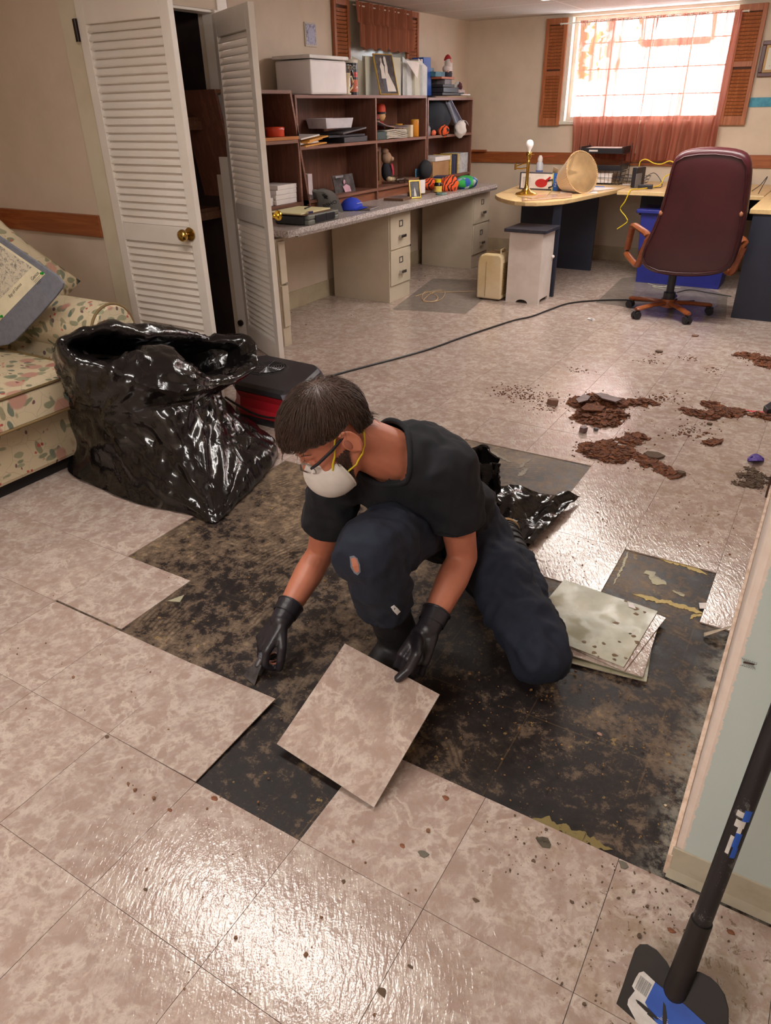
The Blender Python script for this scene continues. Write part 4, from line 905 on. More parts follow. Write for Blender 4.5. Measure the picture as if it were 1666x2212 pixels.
# framed photos lying / standing, card, jars, tin, football
FR2 = mat('wood_frame_dark', (110, 78, 56), .45)
flat('picture_frame', 'dark photo frame lying nearest the blue cap', 'picture frame', -2.12, -1.97, 3.95, 4.13, ZC+.001, ZC+.012, mat('dusty_glass', (120, 108, 104), .3), R(10))
for i, q in enumerate(((862, 431, .17, .22, .018), (905, 418, .15, .16, .02))):
    c = lay(q[0], q[1]); e = empty('picture_frame', c, ['wood framed picture lying flat behind the blue cap', 'wood framed picture lying under the standing gilt frame'][i], 'picture frame')
    b = B(); b.box(c+V((0, 0, q[4]/2)), (q[2], q[3], q[4]), R(6)); ob('wood_frame', b, FR2, e, bevel=.002); b = B(); b.box(c+V((0, 0, q[4]+.0006)), (q[2]-.03, q[3]-.03, .001), R(6)); ob('glass', b, mat('dusty_glass', (120, 108, 104)), e)
c = lay(897, 429); EB = leaning_frame('picture_frame', 'gilt framed portrait of a bride standing on the countertop', (c.x, c.y, ZC), .10, .135, -35, 12, GILT, (PBK, [('gown', PWH, [(-.10, .12), (.14, .12), (.04, .5), (0, .62), (-.05, .5)])]), bw=.010)
b = B(); b.prism([c+V((-.05, .03, 0)), c+V((-.11, .06, 0)), c+V((-.03, .02, .1))], (-.002, -.004, 0)); ob('easel_leg', b, BLK, EB[0])
flat('note_card', 'white handwritten card standing beside the gilt portrait', 'card', -2.07, -2.064, 4.86, 4.99, ZC+.022, ZC+.125, PAP, R(-12))
def jar(px, py, s, lab, h=.085):
    c = lay(px, py); e = empty('supplement_jar', c, lab, 'jar', 'yellow-capped supplement jars on the countertop')
    b = B(); b.lathe([(.026*s, 0), (.028*s, .004), (.028*s, h*.62*s), (.02*s, h*.76*s)], c, 24); ob('glass', b, mat('black_jar', (30, 24, 20), .2), e, smooth=50)
    b = B(); b.lathe([(.021*s, h*.76*s), (.022*s, h*s), (.001, h*1.01*s)], c, 24); ob('cap', b, mat('yellow_cap', (236, 196, 20), .4), e, smooth=50)
    b = B(); b.lathe([(.0284*s, .008), (.0284*s, h*.5*s)], c, 24); ob('label', b, mat('jar_label', (226, 200, 90), .5, c2=(200, 80, 60), ns=20, amt=.7), e, smooth=50)
jar(946, 416, 1.25, 'larger yellow-capped dark jar on the countertop')
jar(957, 412, .95, 'smaller yellow-capped dark jar behind the larger one', .1)
b = B(); b.lathe([(.045, 0), (.048, .004), (.046, .012), (.04, .016), (.001, .017)], lay(943, 421)+V((.03, .03, 0)), 28); ob('round_tinware', b, mat('green_tin', (96, 122, 116), .35), label='round grey-green tin lid in front of the jars', cat='tin', smooth=50)  # a loose lid on its own, not a whole tin
BL2 = NT('fleece_print'); v2 = BL2.vec('Object', (1, 1, 1)); vo = BL2.n('ShaderNodeTexVoronoi'); vo.inputs['Scale'].default_value = 26; BL2.l(v2, vo.inputs[0])
BL2.set(BL2.ramp(vo.outputs['Color'], ((.0, (44, 84, 168)), (.35, (44, 84, 168)), (.40, (40, 160, 70)), (.62, (60, 170, 80)), (.66, (206, 210, 216)), (.74, (44, 84, 168)))), .9)
lump('fleece_blanket', 'blue green and white patterned fleece rolled at the counter end', 'blanket', lay(1012, 407)+V((-.03, .02, .045)), (.09, .16, .055), BL2.m, .03, 14, 7)
lump('plush_football', 'orange and black plush shirt heaped beside the fleece', 'plush toy', lay(972, 412)+V((-.02, .0, .045)), (.08, .11, .06), TIG.m, .035, 16, 8)
# ================================================================== office end: desk, stool, dehumidifier, chair
def PL(px, py, P0, N):
    d = ray(px, py); return CO+d*((V(P0)-CO).dot(V(N))/d.dot(V(N)))
MAPLE = wood('maple_laminate', (222, 190, 138), (210, 176, 124), 2, 1, .35)
NAVY = mat('navy_laminate', (38, 42, 58), .5, c2=(32, 35, 50), ns=3)
e = empty('desk', (-1.1, 5.6, 0), 'maple-topped desk peninsula with a rounded end on dark panels', 'desk')
pts = [(-1.56, 5.38), (-1.535, 5.25), (-1.46, 5.12), (-1.38, 5.02), (-1.29, 4.93), (-1.21, 4.875), (-1.12, 4.86), (-1.04, 4.885), (-.96, 4.965), (-.89, 5.09), (-.85, 5.27), (-.82, 5.47), (-.78, 5.7), (-.735, 5.97), (-.715, 6.3), (-.71, 6.86), (-1.72, 6.86), (-1.66, 6.1), (-1.6, 5.65)]
b = B(); b.prism([(x, y, .708) for x, y in pts], (0, 0, .032)); ob('desk_top', b, MAPLE, e, bevel=.005)
b = B(); b.bx(-1.69, -.96, 6.28, 6.31, 0, .708); ob('modesty_panel', b, NAVY, e)
b = B(); b.bx(-.975, -.915, 5.10, 5.13, 0, .708); ob('leg', b, NAVY, e)
b = B(); b.bx(-1.60, -1.57, 5.6, 5.63, 0, .0); 
e = empty('desk_bridge', (-.1, 6.2, 0), 'maple desk bridge under the window between the two desks', 'desk')
b = B(); b.bx(-.705, .425, 5.905, 6.86, .708, .740); ob('desk_top', b, MAPLE, e, bevel=.004)
b = B(); b.bx(-.70, .42, 6.80, 6.82, .45, .708); ob('modesty_panel', b, NAVY, e)
e = empty('corner_desk', (1.0, 5.9, 0), 'maple-topped desk with tall dark panel at the right edge of the room', 'desk')
b = B(); b.bx(.43, 1.6, 5.05, 6.86, .708, .740); ob('desk_top', b, MAPLE, e, bevel=.004)
b = B(); b.bx(.455, 1.57, 5.06, 5.085, 0, .708); ob('modesty_panel', b, NAVY, e)
b = B(); b.bx(.455, .48, 5.086, 5.80, 0, .708); ob('side_panel', b, NAVY, e)

# stool cabinet
e = empty('stool_cabinet', (-1.07, 4.94, 0), 'narrow white stool cabinet with a black slate tile top', 'stool')
W2 = mat('worn_white_paint', (226, 214, 206), .5, c2=(214, 200, 190), ns=5)
x0, x1, y0, y1 = -1.20, -.93, 4.79, 5.06; H = .535
b = B(); t_ = .016
b.prism([(x0, y0, 0), (x0+.07, y0, 0)]+[(x0+.135+.05*math.cos(a), y0, .028*math.sin(a)) for a in [PI-PI*i/8 for i in range(9)]]+[(x1-.08, y0, 0), (x1, y0, 0), (x1, y0, H), (x0, y0, H)], (0, t_, 0))
ob('front_panel', b, W2, e)
b = B(); b.prism([(x1, y0+t_, 0), (x1, y0+.04, 0), (x1, y0+.05, .03), (x1, y1-.05, .03), (x1, y1-.04, 0), (x1, y1, 0), (x1, y1, H), (x1, y0+t_, H)], (-t_, 0, 0)); ob('side_panel', b, W2, e)
b = B(); b.bx(x0, x0+t_, y0+t_, y1, 0, H); ob('side_panel', b, W2, e); b = B(); b.bx(x0+t_, x1-t_, y1-t_, y1, .0, H); ob('rear_panel', b, W2, e)
b = B(); b.bx(x0-.03, x1+.035, y0-.05, y1+.01, H, H+.025); ob('slate_top', b, mat('slate', (42, 42, 52), .4, c2=(60, 58, 66), ns=16, bump=.5, bs=25), e, label='black slate tile top', bevel=.003)
b = B(); b.ball((x1+.012, 5.03, .33), .012); ob('knob', b, PAP, e)

# dehumidifier
e = empty('dehumidifier', (-1.36, 4.85, 0), 'yellowed cream dehumidifier with side louvers left of the white stool cabinet', 'dehumidifier')
CRM = mat('yellowed_plastic', (230, 210, 174), .35, c2=(216, 190, 142), ns=4)
dx0, dx1, dy0, dy1 = -1.445, -1.235, 4.755, 4.97
prof = [(dx0, .012), (dx0, .28), (dx0+.008, .325), (dx0+.03, .35), (dx0+.06, .36), (dx1-.03, .36), (dx1-.008, .345), (dx1, .31), (dx1, .012)]
b = B(); b.prism([(x, dy0, z) for x, z in prof], (0, dy1-dy0, 0)); ob('housing', b, CRM, e, bevel=.012, smooth=40)
b = B(); z = .05
while z < .30: b.bx(dx1-.002, dx1+.004, dy0+.025, dy1-.02, z, z+.007); z += .0125
ob('side_louvers', b, mat('gap_shade_brown', (150, 120, 76), .4), e)  # darker brown strips stand in for the shade between the louvers
b = B()
for i in range(9): b.bx(dx0+.05+.013*i, dx0+.057+.013*i, dy0+.05, dy1-.05, .359, .3635)
for i in range(7): b.bx(dx0+.05, dx0+.16, dy0+.05+.018*i, dy0+.054+.018*i, .359, .3632)
ob('top_grille', b, mat('brown_grille', (134, 102, 66), .5), e)
b = B(); b.bx(dx0+.075, dx0+.078, dy0-.002, dy0, .03, .30); ob('seam', b, mat('gap_shade_brown', (196, 170, 120)), e)
b = B(); b.tube([(dx1-.03, dy0+.04, .355), (dx1-.04, dy0+.06, .385), (dx1-.05, dy1-.06, .385), (dx1-.05, dy1-.04, .355)], .007); ob('carry_handle', b, CRM, e, smooth=60)
b = B(); [b.cyl((x, y, 0), (x, y, .014), .012, seg=10) for x in (dx0+.03, dx1-.03) for y in (dy0+.03, dy1-.03)]; ob('feet', b, DK, e)

# floor mats, cords
def m_mat(n_, c):
    t = NT(n_); t.set(lin(c), .22, Alpha=.26); t.bump(t.noise(t.vec('World'), 200, 2), .2, .001); return t.m
MATM = m_mat('clear_vinyl', (140, 134, 126))
def mat_poly(lab, pix):
    b = B(); b.prism([Zp(x, y, .0022) for x, y in pix], (0, 0, .0018)); return ob('chair_mat', b, MATM, label=lab, cat='floor mat')
mat_poly('clear plastic floor mat in front of the filing cabinets', [(848, 668), (1006, 678), (1042, 648), (1042, 605), (935, 602)])
mat_poly('clear plastic chair mat under the maroon office chair', [(1287, 654), (1345, 600), (1430, 598), (1500, 612), (1572, 640), (1568, 690), (1480, 682)])
def cord(name, lab, pix, r_, m_, cat='cord', z=.008, extra=None, sm=6):
    P = [Zp(x, y, z+(q[0] if q else 0)) if not q else Zp(x, y, z+q[0]) for x, y, *q in pix]
    Q = []
    for i in range(len(P)-1):
        a = P[max(0, i-1)]; p = P[i]; q = P[i+1]; c_ = P[min(len(P)-1, i+2)]
        for k in range(sm):
            u = k/sm; Q.append(.5*((2*p)+(q-a)*u+(2*a-5*p+4*q-c_)*u*u+(-a+3*p-3*q+c_)*u**3))
    Q.append(P[-1]); b = B(); b.tube(Q, r_, 8); return ob(name, b, m_, label=lab, cat=cat, smooth=60)
RUB = mat('black_rubber', (38, 34, 34), .4)
cord('power_cord', 'long black power cord snaking over the tiles from the fan to the chair', [(700, 817), (740, 805), (800, 789), (865, 772), (930, 753), (1000, 728), (1060, 708), (1110, 692), (1150, 683), (1190, 668), (1230, 655), (1290, 649), (1360, 648), (1440, 652), (1500, 650)], .0065, RUB)  # the fan's own power cord, kept as a separate object
cord('power_cord', 'thin black cable running under the desk right of the chair', [(1462, 632), (1490, 626), (1530, 632), (1580, 640)], .004, RUB)
cord('tangled_wire', 'loose tangle of thin beige cord lying on the plastic mat', [(898, 640), (930, 630), (960, 628), (955, 645), (930, 652), (912, 645), (920, 630), (945, 640), (940, 650), (915, 650), (935, 632), (960, 631), (1028, 629)], .0028, mat('beige_cord', (206, 170, 128), .5))
cord('tangled_wire', 'pale thin cords tangled on the mat behind the chair base', [(1400, 612), (1430, 620), (1455, 612), (1440, 624), (1410, 618), (1470, 622)], .0025, mat('pale_cord', (196, 188, 170), .5))

# blue tote
BT = mat('tote_blue', (38, 44, 132), .45)
e, M_ = tub('storage_tote', 'large blue plastic tote under the desk behind the maroon chair', 'storage tote', (-.115, 6.13, 0), .76, .34, .57, BT)
b = B(); b.bx(-.53, .30, 5.93, 6.33, .57, .60); ob('lid', b, BT, e, bevel=.006)

# brass lamp without shade, swing arm
BR2 = mat('polished_brass', (214, 174, 88), .18, 1.0)
c = V((-1.30, 5.34, .741)); LAMPE = e = empty('table_lamp', c, 'brass swing-arm table lamp with a bare white bulb and no shade', 'lamp')
b = B(); b.lathe([(.085, 0), (.088, .006), (.08, .014), (.045, .024), (.02, .05), (.014, .075), (.012, .24), (.014, .245), (.011, .25), (.011, .275), (.001, .276)], c, 36); ob('base_and_post', b, BR2, e, smooth=50)
b = B(); b.lathe([(.016, .262), (.022, .285), (.022, .31), (.018, .315)], c, 24); b.cyl(c+V((.02, 0, .295)), c+V((.045, -.005, .295)), .003); ob('socket', b, BR2, e, smooth=50)
b = B(); b.tube([c+V((0, 0, .235)), c+V((-.05, 0, .225)), c+V((-.11, .01, .205))], .005); b.tube([c+V((0, 0, .20)), c+V((-.055, 0, .19)), c+V((-.11, .01, .19))], .005); b.cyl(c+V((-.11, .01, .18)), c+V((-.11, .01, .225)), .009); ob('swing_arm', b, BR2, e, smooth=50)
b = B(); b.lathe([(.013, .315), (.014, .328), (.028, .350), (.031, .368), (.026, .388), (.014, .399), (.001, .401)], c, 24); ob('bulb', b, mat('bulb_white', (246, 240, 240), .3), e, smooth=80)
# lamp shade lying on its side
SHD = NT('pleated_fabric'); SHD.set(lin((244, 224, 200)), .8, Subsurface_Weight=0.0); SHD = SHD.m
ax = V((.838, -.50, 0)).normalized(); phi = R(20); ax = (ax*math.cos(phi)+V((0, 0, math.sin(phi)))).normalized()
cw = Zp(1258, 372, .741+.165*math.cos(phi)); 
M = frame(cw-ax*.215, (0, 0, 0), (0, 0, 0), (0, 0, 0)); q = quat_to(ax); M = MX.Translation(cw-ax*.215) @ q
e = empty('lamp_shade', cw-V((0, 0, .155)), 'cream pleated lamp shade lying on its side on the desk', 'lamp shade')
b = B(); b.open = True; b.lathe([(.088, 0), (.163, .215)], (0, 0, 0), 264, M, rib=(.018, 66)); ob('pleated_cover', b, SHD, e, smooth=180)
b = B(); b.open = True; b.lathe([(.083, .002), (.158, .213)], (0, 0, 0), 60, M); ob('lining', b, mat('shade_lining', (250, 232, 190), .7), e, smooth=80)
b = B(); b.lathe([(.160, .212), (.166, .212), (.166, .218), (.160, .218), (.160, .212)], (0, 0, 0), 264, M, rib=(.02, 66)); ob('trim_rim', b, mat('shade_trim', (206, 168, 120), .7), e)
b = B()
for k in range(3): a = 2*PI*k/3+.4; b.cyl(M @ V((0, 0, .04)), M @ V((.090*math.cos(a), .090*math.sin(a), .02)), .002, seg=6)
b.tube([M @ V((.022*math.cos(a), .022*math.sin(a), .04)) for a in [2*PI*i/16 for i in range(16)]], .003, closed=True); b.cyl(M @ V((0, 0, .035)), M @ V((0, 0, .085)), .004, seg=8); ob('spider_fitting', b, BR2, e)
# colourful box, spray can, small packs
p0 = Zp(1112, 411, .741)+V((0, .10, 0)); p1 = Zp(1204, 414, .741)+V((.03, .06, 0)); ux = (p1-p0); L_ = ux.length; ux = ux.normalized(); uy = V((-ux.y, ux.x, 0))
e = empty('product_box', (p0+p1)/2, 'long illustrated cardboard box lying behind the brass lamp', 'box')
def pan(name, a0, a1, z0, z1, m_, par=e, off=.001): b = B(); b.prism([p0+ux*a0+V((0, 0, z0)), p0+ux*a1+V((0, 0, z0)), p0+ux*a1+V((0, 0, z1)), p0+ux*a0+V((0, 0, z1))], -uy*off); return ob(name, b, m_, par)
b = B(); b.prism([p0, p1, p1+V((0, 0, .135)), p0+V((0, 0, .135))], uy*.07); ob('carton', b, mat('carton_grey', (70, 64, 72), .5), e, bevel=.002)
pan('white_panel', .015, L_*.74, .012, .128, mat('box_white', (228, 216, 208), .4)); pan('text_block', .03, .10, .02, .10, mat('fine_print', (196, 184, 176), .5, c2=(120, 110, 110), ns=120, amt=1), off=.0016)
b = B(); q = p0+ux*(L_*.50)+V((0, 0, .055))-uy*.0018; b.prism([q+ux*(.055*math.cos(a))+V((0, 0, .034*math.sin(a))) for a in [2*PI*i/18 for i in range(18)]], -uy*.0006); b.prism([q+ux*.03+V((0, 0, .02)), q+ux*.075+V((0, 0, .055)), q+ux*.085+V((0, 0, .045)), q+ux*.05], -uy*.0006); ob('red_tool_picture', b, mat('tool_red', (186, 40, 40), .4), e)
b = B(); b.tube([q+ux*.06+V((0, 0, .02)), q+ux*.10+V((0, 0, .03)), q+ux*.105+V((0, 0, -.02)), q+ux*.07+V((0, 0, -.035))], .007); ob('hose_picture', b, BLK, e)
pan('yellow_stripe', L_*.74, L_*.765, .0, .135, mat('box_yellow', (226, 206, 60), .4)); pan('blue_panel', L_*.765, L_*.88, 0, .135, mat('box_blue', (34, 100, 190), .4)); pan('red_panel', L_*.90, L_*.97, .02, .12, mat('box_red', (206, 44, 44), .4))
tf = frame(p0+ux*(L_*.822)+V((0, 0, .062))-uy*.0017, V((0, 0, 1)), -ux, -uy); ob('lettering', textbm('Full kit', .024, tf, .0004), PAP, e)
c = Zp(1158, 395, .741)+V((-.02, .12, 0)); e = empty('spray_can', c, 'white aerosol duster can standing behind the illustrated box', 'spray can')
b = B(); b.lathe([(.03, 0), (.033, .004), (.033, .15), (.022, .172)], c, 24); ob('can', b, mat('can_white', (204, 206, 216), .3), e, smooth=50); b = B(); b.lathe([(.02, .172), (.024, .18), (.022, .205), (.012, .225), (.001, .226)], c, 20); ob('nozzle_cap', b, PAP, e, smooth=50); b = B(); b.cyl(c+V((.01, 0, .212)), c+V((.13, .02, .222)), .0022, seg=6); ob('straw', b, mat('red_straw', (196, 60, 60), .4), e)
b = B(); b.lathe([(.0335, .05), (.0335, .10)], c, 24); ob('blue_label', b, mat('can_label', (90, 110, 170), .4, c2=(220, 224, 232), ns=40, amt=1), e, smooth=50)
b = B(); b.grid(lambda u, v: Zp(1128+108*u, 424+10*v-8*u, .745)+V((0, 0, .006*NZ.noise(V((u*7, v*5, 0))))), 20, 8); t = NT('clear_film'); t.set(lin((232, 190, 160)), .15, Alpha=.55); ob('plastic_wrap', b, t.m, label='crinkled clear and orange plastic wrap at the rounded desk end', cat='wrapper', solid=.002, smooth=60)
b = B(); b.tube([Zp(1118, 424, .748), Zp(1150, 429, .748), Zp(1180, 424, .748), Zp(1190, 414, .75)], .003); ob('lamp_cord', b, mat('clear_cord', (190, 160, 100), .3), LAMPE)
for i, (px, py, w, h, rz, lab) in enumerate(((1250, 415, .30, .21, 20, 'white paper sheet under the fallen lamp shade'), (1290, 408, .21, .28, -20, 'white paper sheet right of the lamp shade'), (1370, 399, .20, .15, 10, 'white paper lying by the wire basket'))):
    c = Zp(px, py, .741); b = B(); b.box(c+V((0, 0, .0012+.0008*i)), (w, h, .0012), R(rz)); ob('paper_sheet', b, PAP, label=lab, cat='paper sheet', group='loose papers on the maple desk')
c = Zp(1290, 404, .745); b = B(); b.cyl(c+V((-.06, 0, .003)), c+V((.06, .02, .003)), .004, seg=8); ob('pen', b, mat('pen_blue', (70, 110, 180), .3), label='blue pen lying on the papers right of the lamp shade', cat='pen')
b = B(); b.prism([Zp(1193, 378, .74)+V((0, 0, .0)), Zp(1203, 380, .74), Zp(1206, 365, .86), Zp(1196, 360, .88)], (0, .01, 0)); ob('cardboard_scrap', b, PAP, label='small white cardboard flap standing between box and shade', cat='cardboard')

# letter trays, wire baskets
WB = mat('black_wire', (40, 36, 40), .4, .5)
def letter_tray(zc, lab, x0=-1.24, x1=-.86, y0=6.50, y1=6.80):
    e = empty('letter_tray', ((x0+x1)/2, (y0+y1)/2, zc), lab, 'letter tray', 'black letter trays on a wire rack')
    b = B(); b.bx(x0, x1, y0, y1, zc, zc+.005); b.bx(x0, x1, y0, y0+.006, zc+.005, zc+.045); b.bx(x0, x0+.006, y0+.006, y1, zc+.005, zc+.055); b.bx(x1-.006, x1, y0+.006, y1, zc+.005, zc+.055); ob('tray', b, BLK, e, bevel=.003)
    b = B(); b.bx(x0+.08, x0+.16, y0-.002, y0, zc+.016, zc+.03); ob('label_slip', b, PAP, e)
    return e
letter_tray(.985, 'upper black letter tray holding a white sheet'); letter_tray(.845, 'lower black letter tray on the wire rack')
b = B(); b.bx(-1.20, -.90, 6.515, 6.78, 1.025, 1.029); ob('paper_sheet', b, PAP, label='white sheet lying in the upper letter tray', cat='paper sheet')
e = empty('wire_rack', (-1.05, 6.65, .741), 'black wire rack carrying the two letter trays', 'rack')
for x in (-1.25, -.85):
    b = B(); b.tube([(x, 6.50, .744), (x, 6.50, 1.04)], .003, 6); b.tube([(x, 6.80, .744), (x, 6.80, 1.06)], .003, 6)
    for z in (.80, .84, .98): b.tube([(x, 6.50, z), (x, 6.80, z)], .0025, 6)
    ob('wire_side', b, WB, e)
def basket(lab, x0, x1, y0, y1, z0, z1, n=8):
    e = empty('wire_basket', ((x0+x1)/2, (y0+y1)/2, z0), lab, 'wire basket'); b = B()
    for z, k in ((z0, .02), ((z0+z1)/2, .01), (z1, 0)): b.tube([(x0+k, y0+k, z), (x1-k, y0+k, z), (x1-k, y1-k, z), (x0+k, y1-k, z)], .0025, 6, closed=True)
    for i in range(n+1):
        x = x0+(x1-x0)*i/n; xx = x0+.02+(x1-x0-.04)*i/n
        b.tube([(x, y0, z1), (xx, y0+.02, z0), (xx, y1-.02, z0), (x, y1, z1)], .0016, 5)
    ob('wires', b, WB, e)
basket('deep black wire basket standing below the letter trays', -1.10, -.80, 6.35, 6.49, .744, .85)
basket('shallow black wire basket beside the router', -.86, -.62, 6.42, 6.70, .744, .80)
for i, (x, y, z, lab) in enumerate(((-.98, 6.42, .75, 'crumpled white paper stack in the deep wire basket'),)): b = B(); b.box((x, y, .79), (.16, .09, .075), R(8)); ob('paper_bundle', b, PAP, label=lab, cat='paper stack', bevel=.004)
b = B(); b.ball((-1.17, 6.42, .765), (.06, .045, .024), 18); ob('stapler', b, BLK, label='dark rounded stapler left of the deep wire basket', cat='stapler', smooth=60)
# router, adapter, yellow cables
e = empty('router', (-.63, 6.26, .741), 'black upright router standing on the desk bridge', 'router')
b = B(); b.box((-.63, 6.26, .82), (.045, .16, .158), R(-14)); ob('housing', b, BLK, e, bevel=.006); b = B(); b.box((-.607, 6.18, .80), (.003, .10, .11), R(-14)); ob('side_stripe', b, mat('grey_stripe', (120, 118, 122), .4), e)
b = B(); b.box((-.53, 6.14, .758), (.12, .05, .032), R(6)); ob('power_adapter', b, BLK, label='small black power adapter in front of the router', cat='adapter', bevel=.004)
YC = mat('yellow_cable', (226, 196, 40), .4)
def freecable(name, lab, P, r_, m_):
    P = [V(p) for p in P]; Q = []
    for i in range(len(P)-1):
        a = P[max(0, i-1)]; p = P[i]; q = P[i+1]; c_ = P[min(len(P)-1, i+2)]
        for k in range(6): u = k/6; Q.append(.5*((2*p)+(q-a)*u+(2*a-5*p+4*q-c_)*u*u+(-a+3*p-3*q+c_)*u**3))
    Q.append(P[-1]); b = B(); b.tube(Q, r_, 7); return ob(name, b, m_, label=lab, cat='cable', smooth=60)
freecable('network_cable', 'yellow network cable looping over the router and hanging below the desk', [(-.645, 6.3, .90), (-.64, 6.3, .94), (-.60, 6.32, .955), (-.53, 6.33, .925), (-.47, 6.34, .92), (-.40, 6.33, .945), (-.34, 6.32, .91), (-.36, 6.3, .86), (-.42, 6.3, .82), (-.44, 6.26, .76), (-.52, 6.1, .748), (-.59, 5.93, .750), (-.60, 5.895, .735), (-.625, 5.89, .66), (-.655, 5.89, .60), (-.60, 5.89, .54), (-.585, 5.89, .50), (-.66, 5.89, .44)], .0045, YC)
freecable('router_cable', 'thin black cable arching beside the router', [(-.60, 6.3, .80), (-.52, 6.33, .85), (-.45, 6.33, .79), (-.43, 6.28, .744), (-.50, 6.18, .75)], .003, RUB)
freecable('router_cable', 'black cable drooping at the right end of the desk bridge', [(.30, 6.2, .745), (.36, 6.15, .80), (.40, 6.1, .86), (.37, 6.0, .745)], .003, RUB)
freecable('router_cable', 'dark cable crossing the trim behind the router', [(-.86, 6.84, .89), (-.6, 6.84, .90), (-.42, 6.84, .86), (-.36, 6.7, .745)], .003, RUB)

# ------------------------------------------------------------------ office chair
LEA = mat('maroon_leather', (72, 25, 31), .36, c2=(60, 20, 26), ns=3, bump=.15, bs=50)
OAK = wood('oiled_wood', (158, 88, 46), (132, 66, 34), 3, 0, .3)
e = empty('office_chair', (.02, 4.96, 0), 'maroon leather office chair with wooden arms, its back turned', 'office chair')
outl = [(1456, 338), (1476, 326), (1510, 320), (1550, 319), (1590, 323), (1614, 331), (1625, 350), (1623, 390), (1616, 450), (1606, 505), (1592, 555), (1580, 582), (1556, 597), (1510, 602), (1460, 601), (1415, 595), (1388, 583), (1380, 565), (1388, 535), (1406, 500), (1424, 455), (1438, 405), (1447, 365)]
P0, Nn = V((0, 4.74, .2)), V((0, -1, -.10)).normalized()
OUT = [PL(x, y, P0, Nn) for x, y in outl]; cen = sum(OUT, V())/len(OUT)
def ringat(off, sc): return [cen+(p-cen)*sc-Nn*off for p in OUT]
def loft(b, rings, cap=True):
    vs = [[b.bm.verts.new(p) for p in r_] for r_ in rings]; n = len(vs[0])
    if cap: b.bm.faces.new(vs[0]); b.bm.faces.new(vs[-1][::-1])
    for i in range(len(vs)-1):
        for k in range(n): b.bm.faces.new((vs[i][k], vs[i][(k+1) % n], vs[i+1][(k+1) % n], vs[i+1][k]))
b = B(); loft(b, [ringat(-.006, .55), ringat(-.004, .80), ringat(0, .88), ringat(.002, .90), ringat(.0, .925), ringat(.01, .975), ringat(.035, 1.0), ringat(.075, .995), ringat(.11, .96), ringat(.13, .88), ringat(.138, .6)]); ob('backrest', b, LEA, e, smooth=60, sub=1)
b = B(); b.tube([cen+(p-cen)*.91+Nn*.003 for p in OUT], .0045, 6, closed=True); ob('piping', b, LEA, e, smooth=60)
for q in ((1428, 460), (1602, 462)):
    b = B(); c = PL(q[0], q[1], P0, Nn)+Nn*.004; b.ball(c, (.012, .008, .015), 12); ob('worn_spot', b, mat('worn_leather', (176, 116, 84), .7), e, label='pale worn spot on the leather')
b = B(); b.bx(-.24, .30, 4.86, 5.34, .36, .48); ob('seat', b, LEA, e, bevel=.045, smooth=60)
for sx_, pts, nm in ((-.335, [(1354, 548), (1369, 484), (1403, 507), (1380, 575)], 'armrest'),):
    Q = [Xp(x, y, -.30) for x, y in pts]
ya, yb = 4.84, 5.10
for xx in (-.335, .395):
    Q = [V((xx, 4.80, .535)), V((xx, 5.12, .60)), V((xx, 5.16, .40)), V((xx, 4.86, .30))]
    if xx < 0: Q = [Yp(1403, 508, 4.84), Yp(1368, 484, 5.12), Yp(1353, 548, 5.16), Yp(1378, 576, 4.88)]
    if xx > 0: Q = [q+V((.635, 0.02, -.005)) for q in Q0]
    Q0 = Q
    P_ = []
    for i in range(4):
        a, p, c_ = Q[i-1], Q[i], Q[(i+1) % 4]
        P_ += [p+(a-p)*.16, p+(a-p)*.04+(c_-p)*.04, p+(c_-p)*.16]
    b = B(); b.tube(P_, .026, 8, closed=True, flat=.8); ob('armrest', b, OAK, e, smooth=50)
b = B(); b.cyl((.02, 4.96, .10), (.02, 4.96, .37), .028); b.cyl((.02, 4.96, .09), (.02, 4.96, .16), .042); ob('post', b, BLK, e, smooth=40)
b = B(); b.bx(-.14, .18, 4.88, 5.1, .34, .365); ob('mechanism', b, BLK, e)
b = B(); b.cyl((.02, 4.96, .055), (.02, 4.96, .115), .05); ob('hub', b, OAK, e, smooth=40)
for k, a in enumerate((165, 237, 309, 21, 93)):
    d = V((math.cos(R(a)), math.sin(R(a)), 0)); n_ = V((-d.y, d.x, 0)); c0 = V((.02, 4.96, .085)); c1 = c0+d*.30+V((0, 0, -.012))
    b = B(); b.tube([c0+d*.03, c0+d*.15+V((0, 0, .0)), c1-d*.01, c1+d*.01], [.028, .025, .026, .016], 8, flat=.62); l = ob('leg', b, OAK, e, smooth=50)
    b = B(); w = c1+V((0, 0, -.045))
    b.cyl(w+n_*.006, w+n_*.026, .026, seg=18); b.cyl(w-n_*.006, w-n_*.026, .026, seg=18); b.box(w+V((0, 0, .014)), (.05, .02, .034), R(a)); b.cyl(w, c1, .006); ob('caster', b, BLK, l, smooth=40)
# ================================================================== sofa, board, bag, fan
t = NT('floral_chintz'); P = t.vec('World'); 
nz = t.n('ShaderNodeTexNoise'); nz.inputs['Scale'].default_value = 9; t.l(P, nz.inputs['Vector'])
wv = t.n('ShaderNodeVectorMath', operation='SCALE'); t.l(nz.outputs['Color'], wv.inputs[0]); wv.inputs['Scale'].default_value = .05
ad = t.n('ShaderNodeVectorMath', operation='ADD'); t.l(P, ad.inputs[0]); t.l(wv.outputs[0], ad.inputs[1]); Q = ad.outputs[0]
def vor(scale, loc, feat='F1', stretch=(1, 1, 1), rot=0):
    mp = t.n('ShaderNodeMapping'); mp.inputs['Location'].default_value = loc; mp.inputs['Scale'].default_value = stretch; mp.inputs['Rotation'].default_value = (rot, rot*.7, rot); t.l(Q, mp.inputs[0])
    o = t.n('ShaderNodeTexVoronoi', feature=feat); o.inputs['Scale'].default_value = scale; t.l(mp.outputs[0], o.inputs[0]); return o
base = t.mix(t.noise(P, 4, 3), lin((200, 182, 148)), lin((212, 196, 166)))
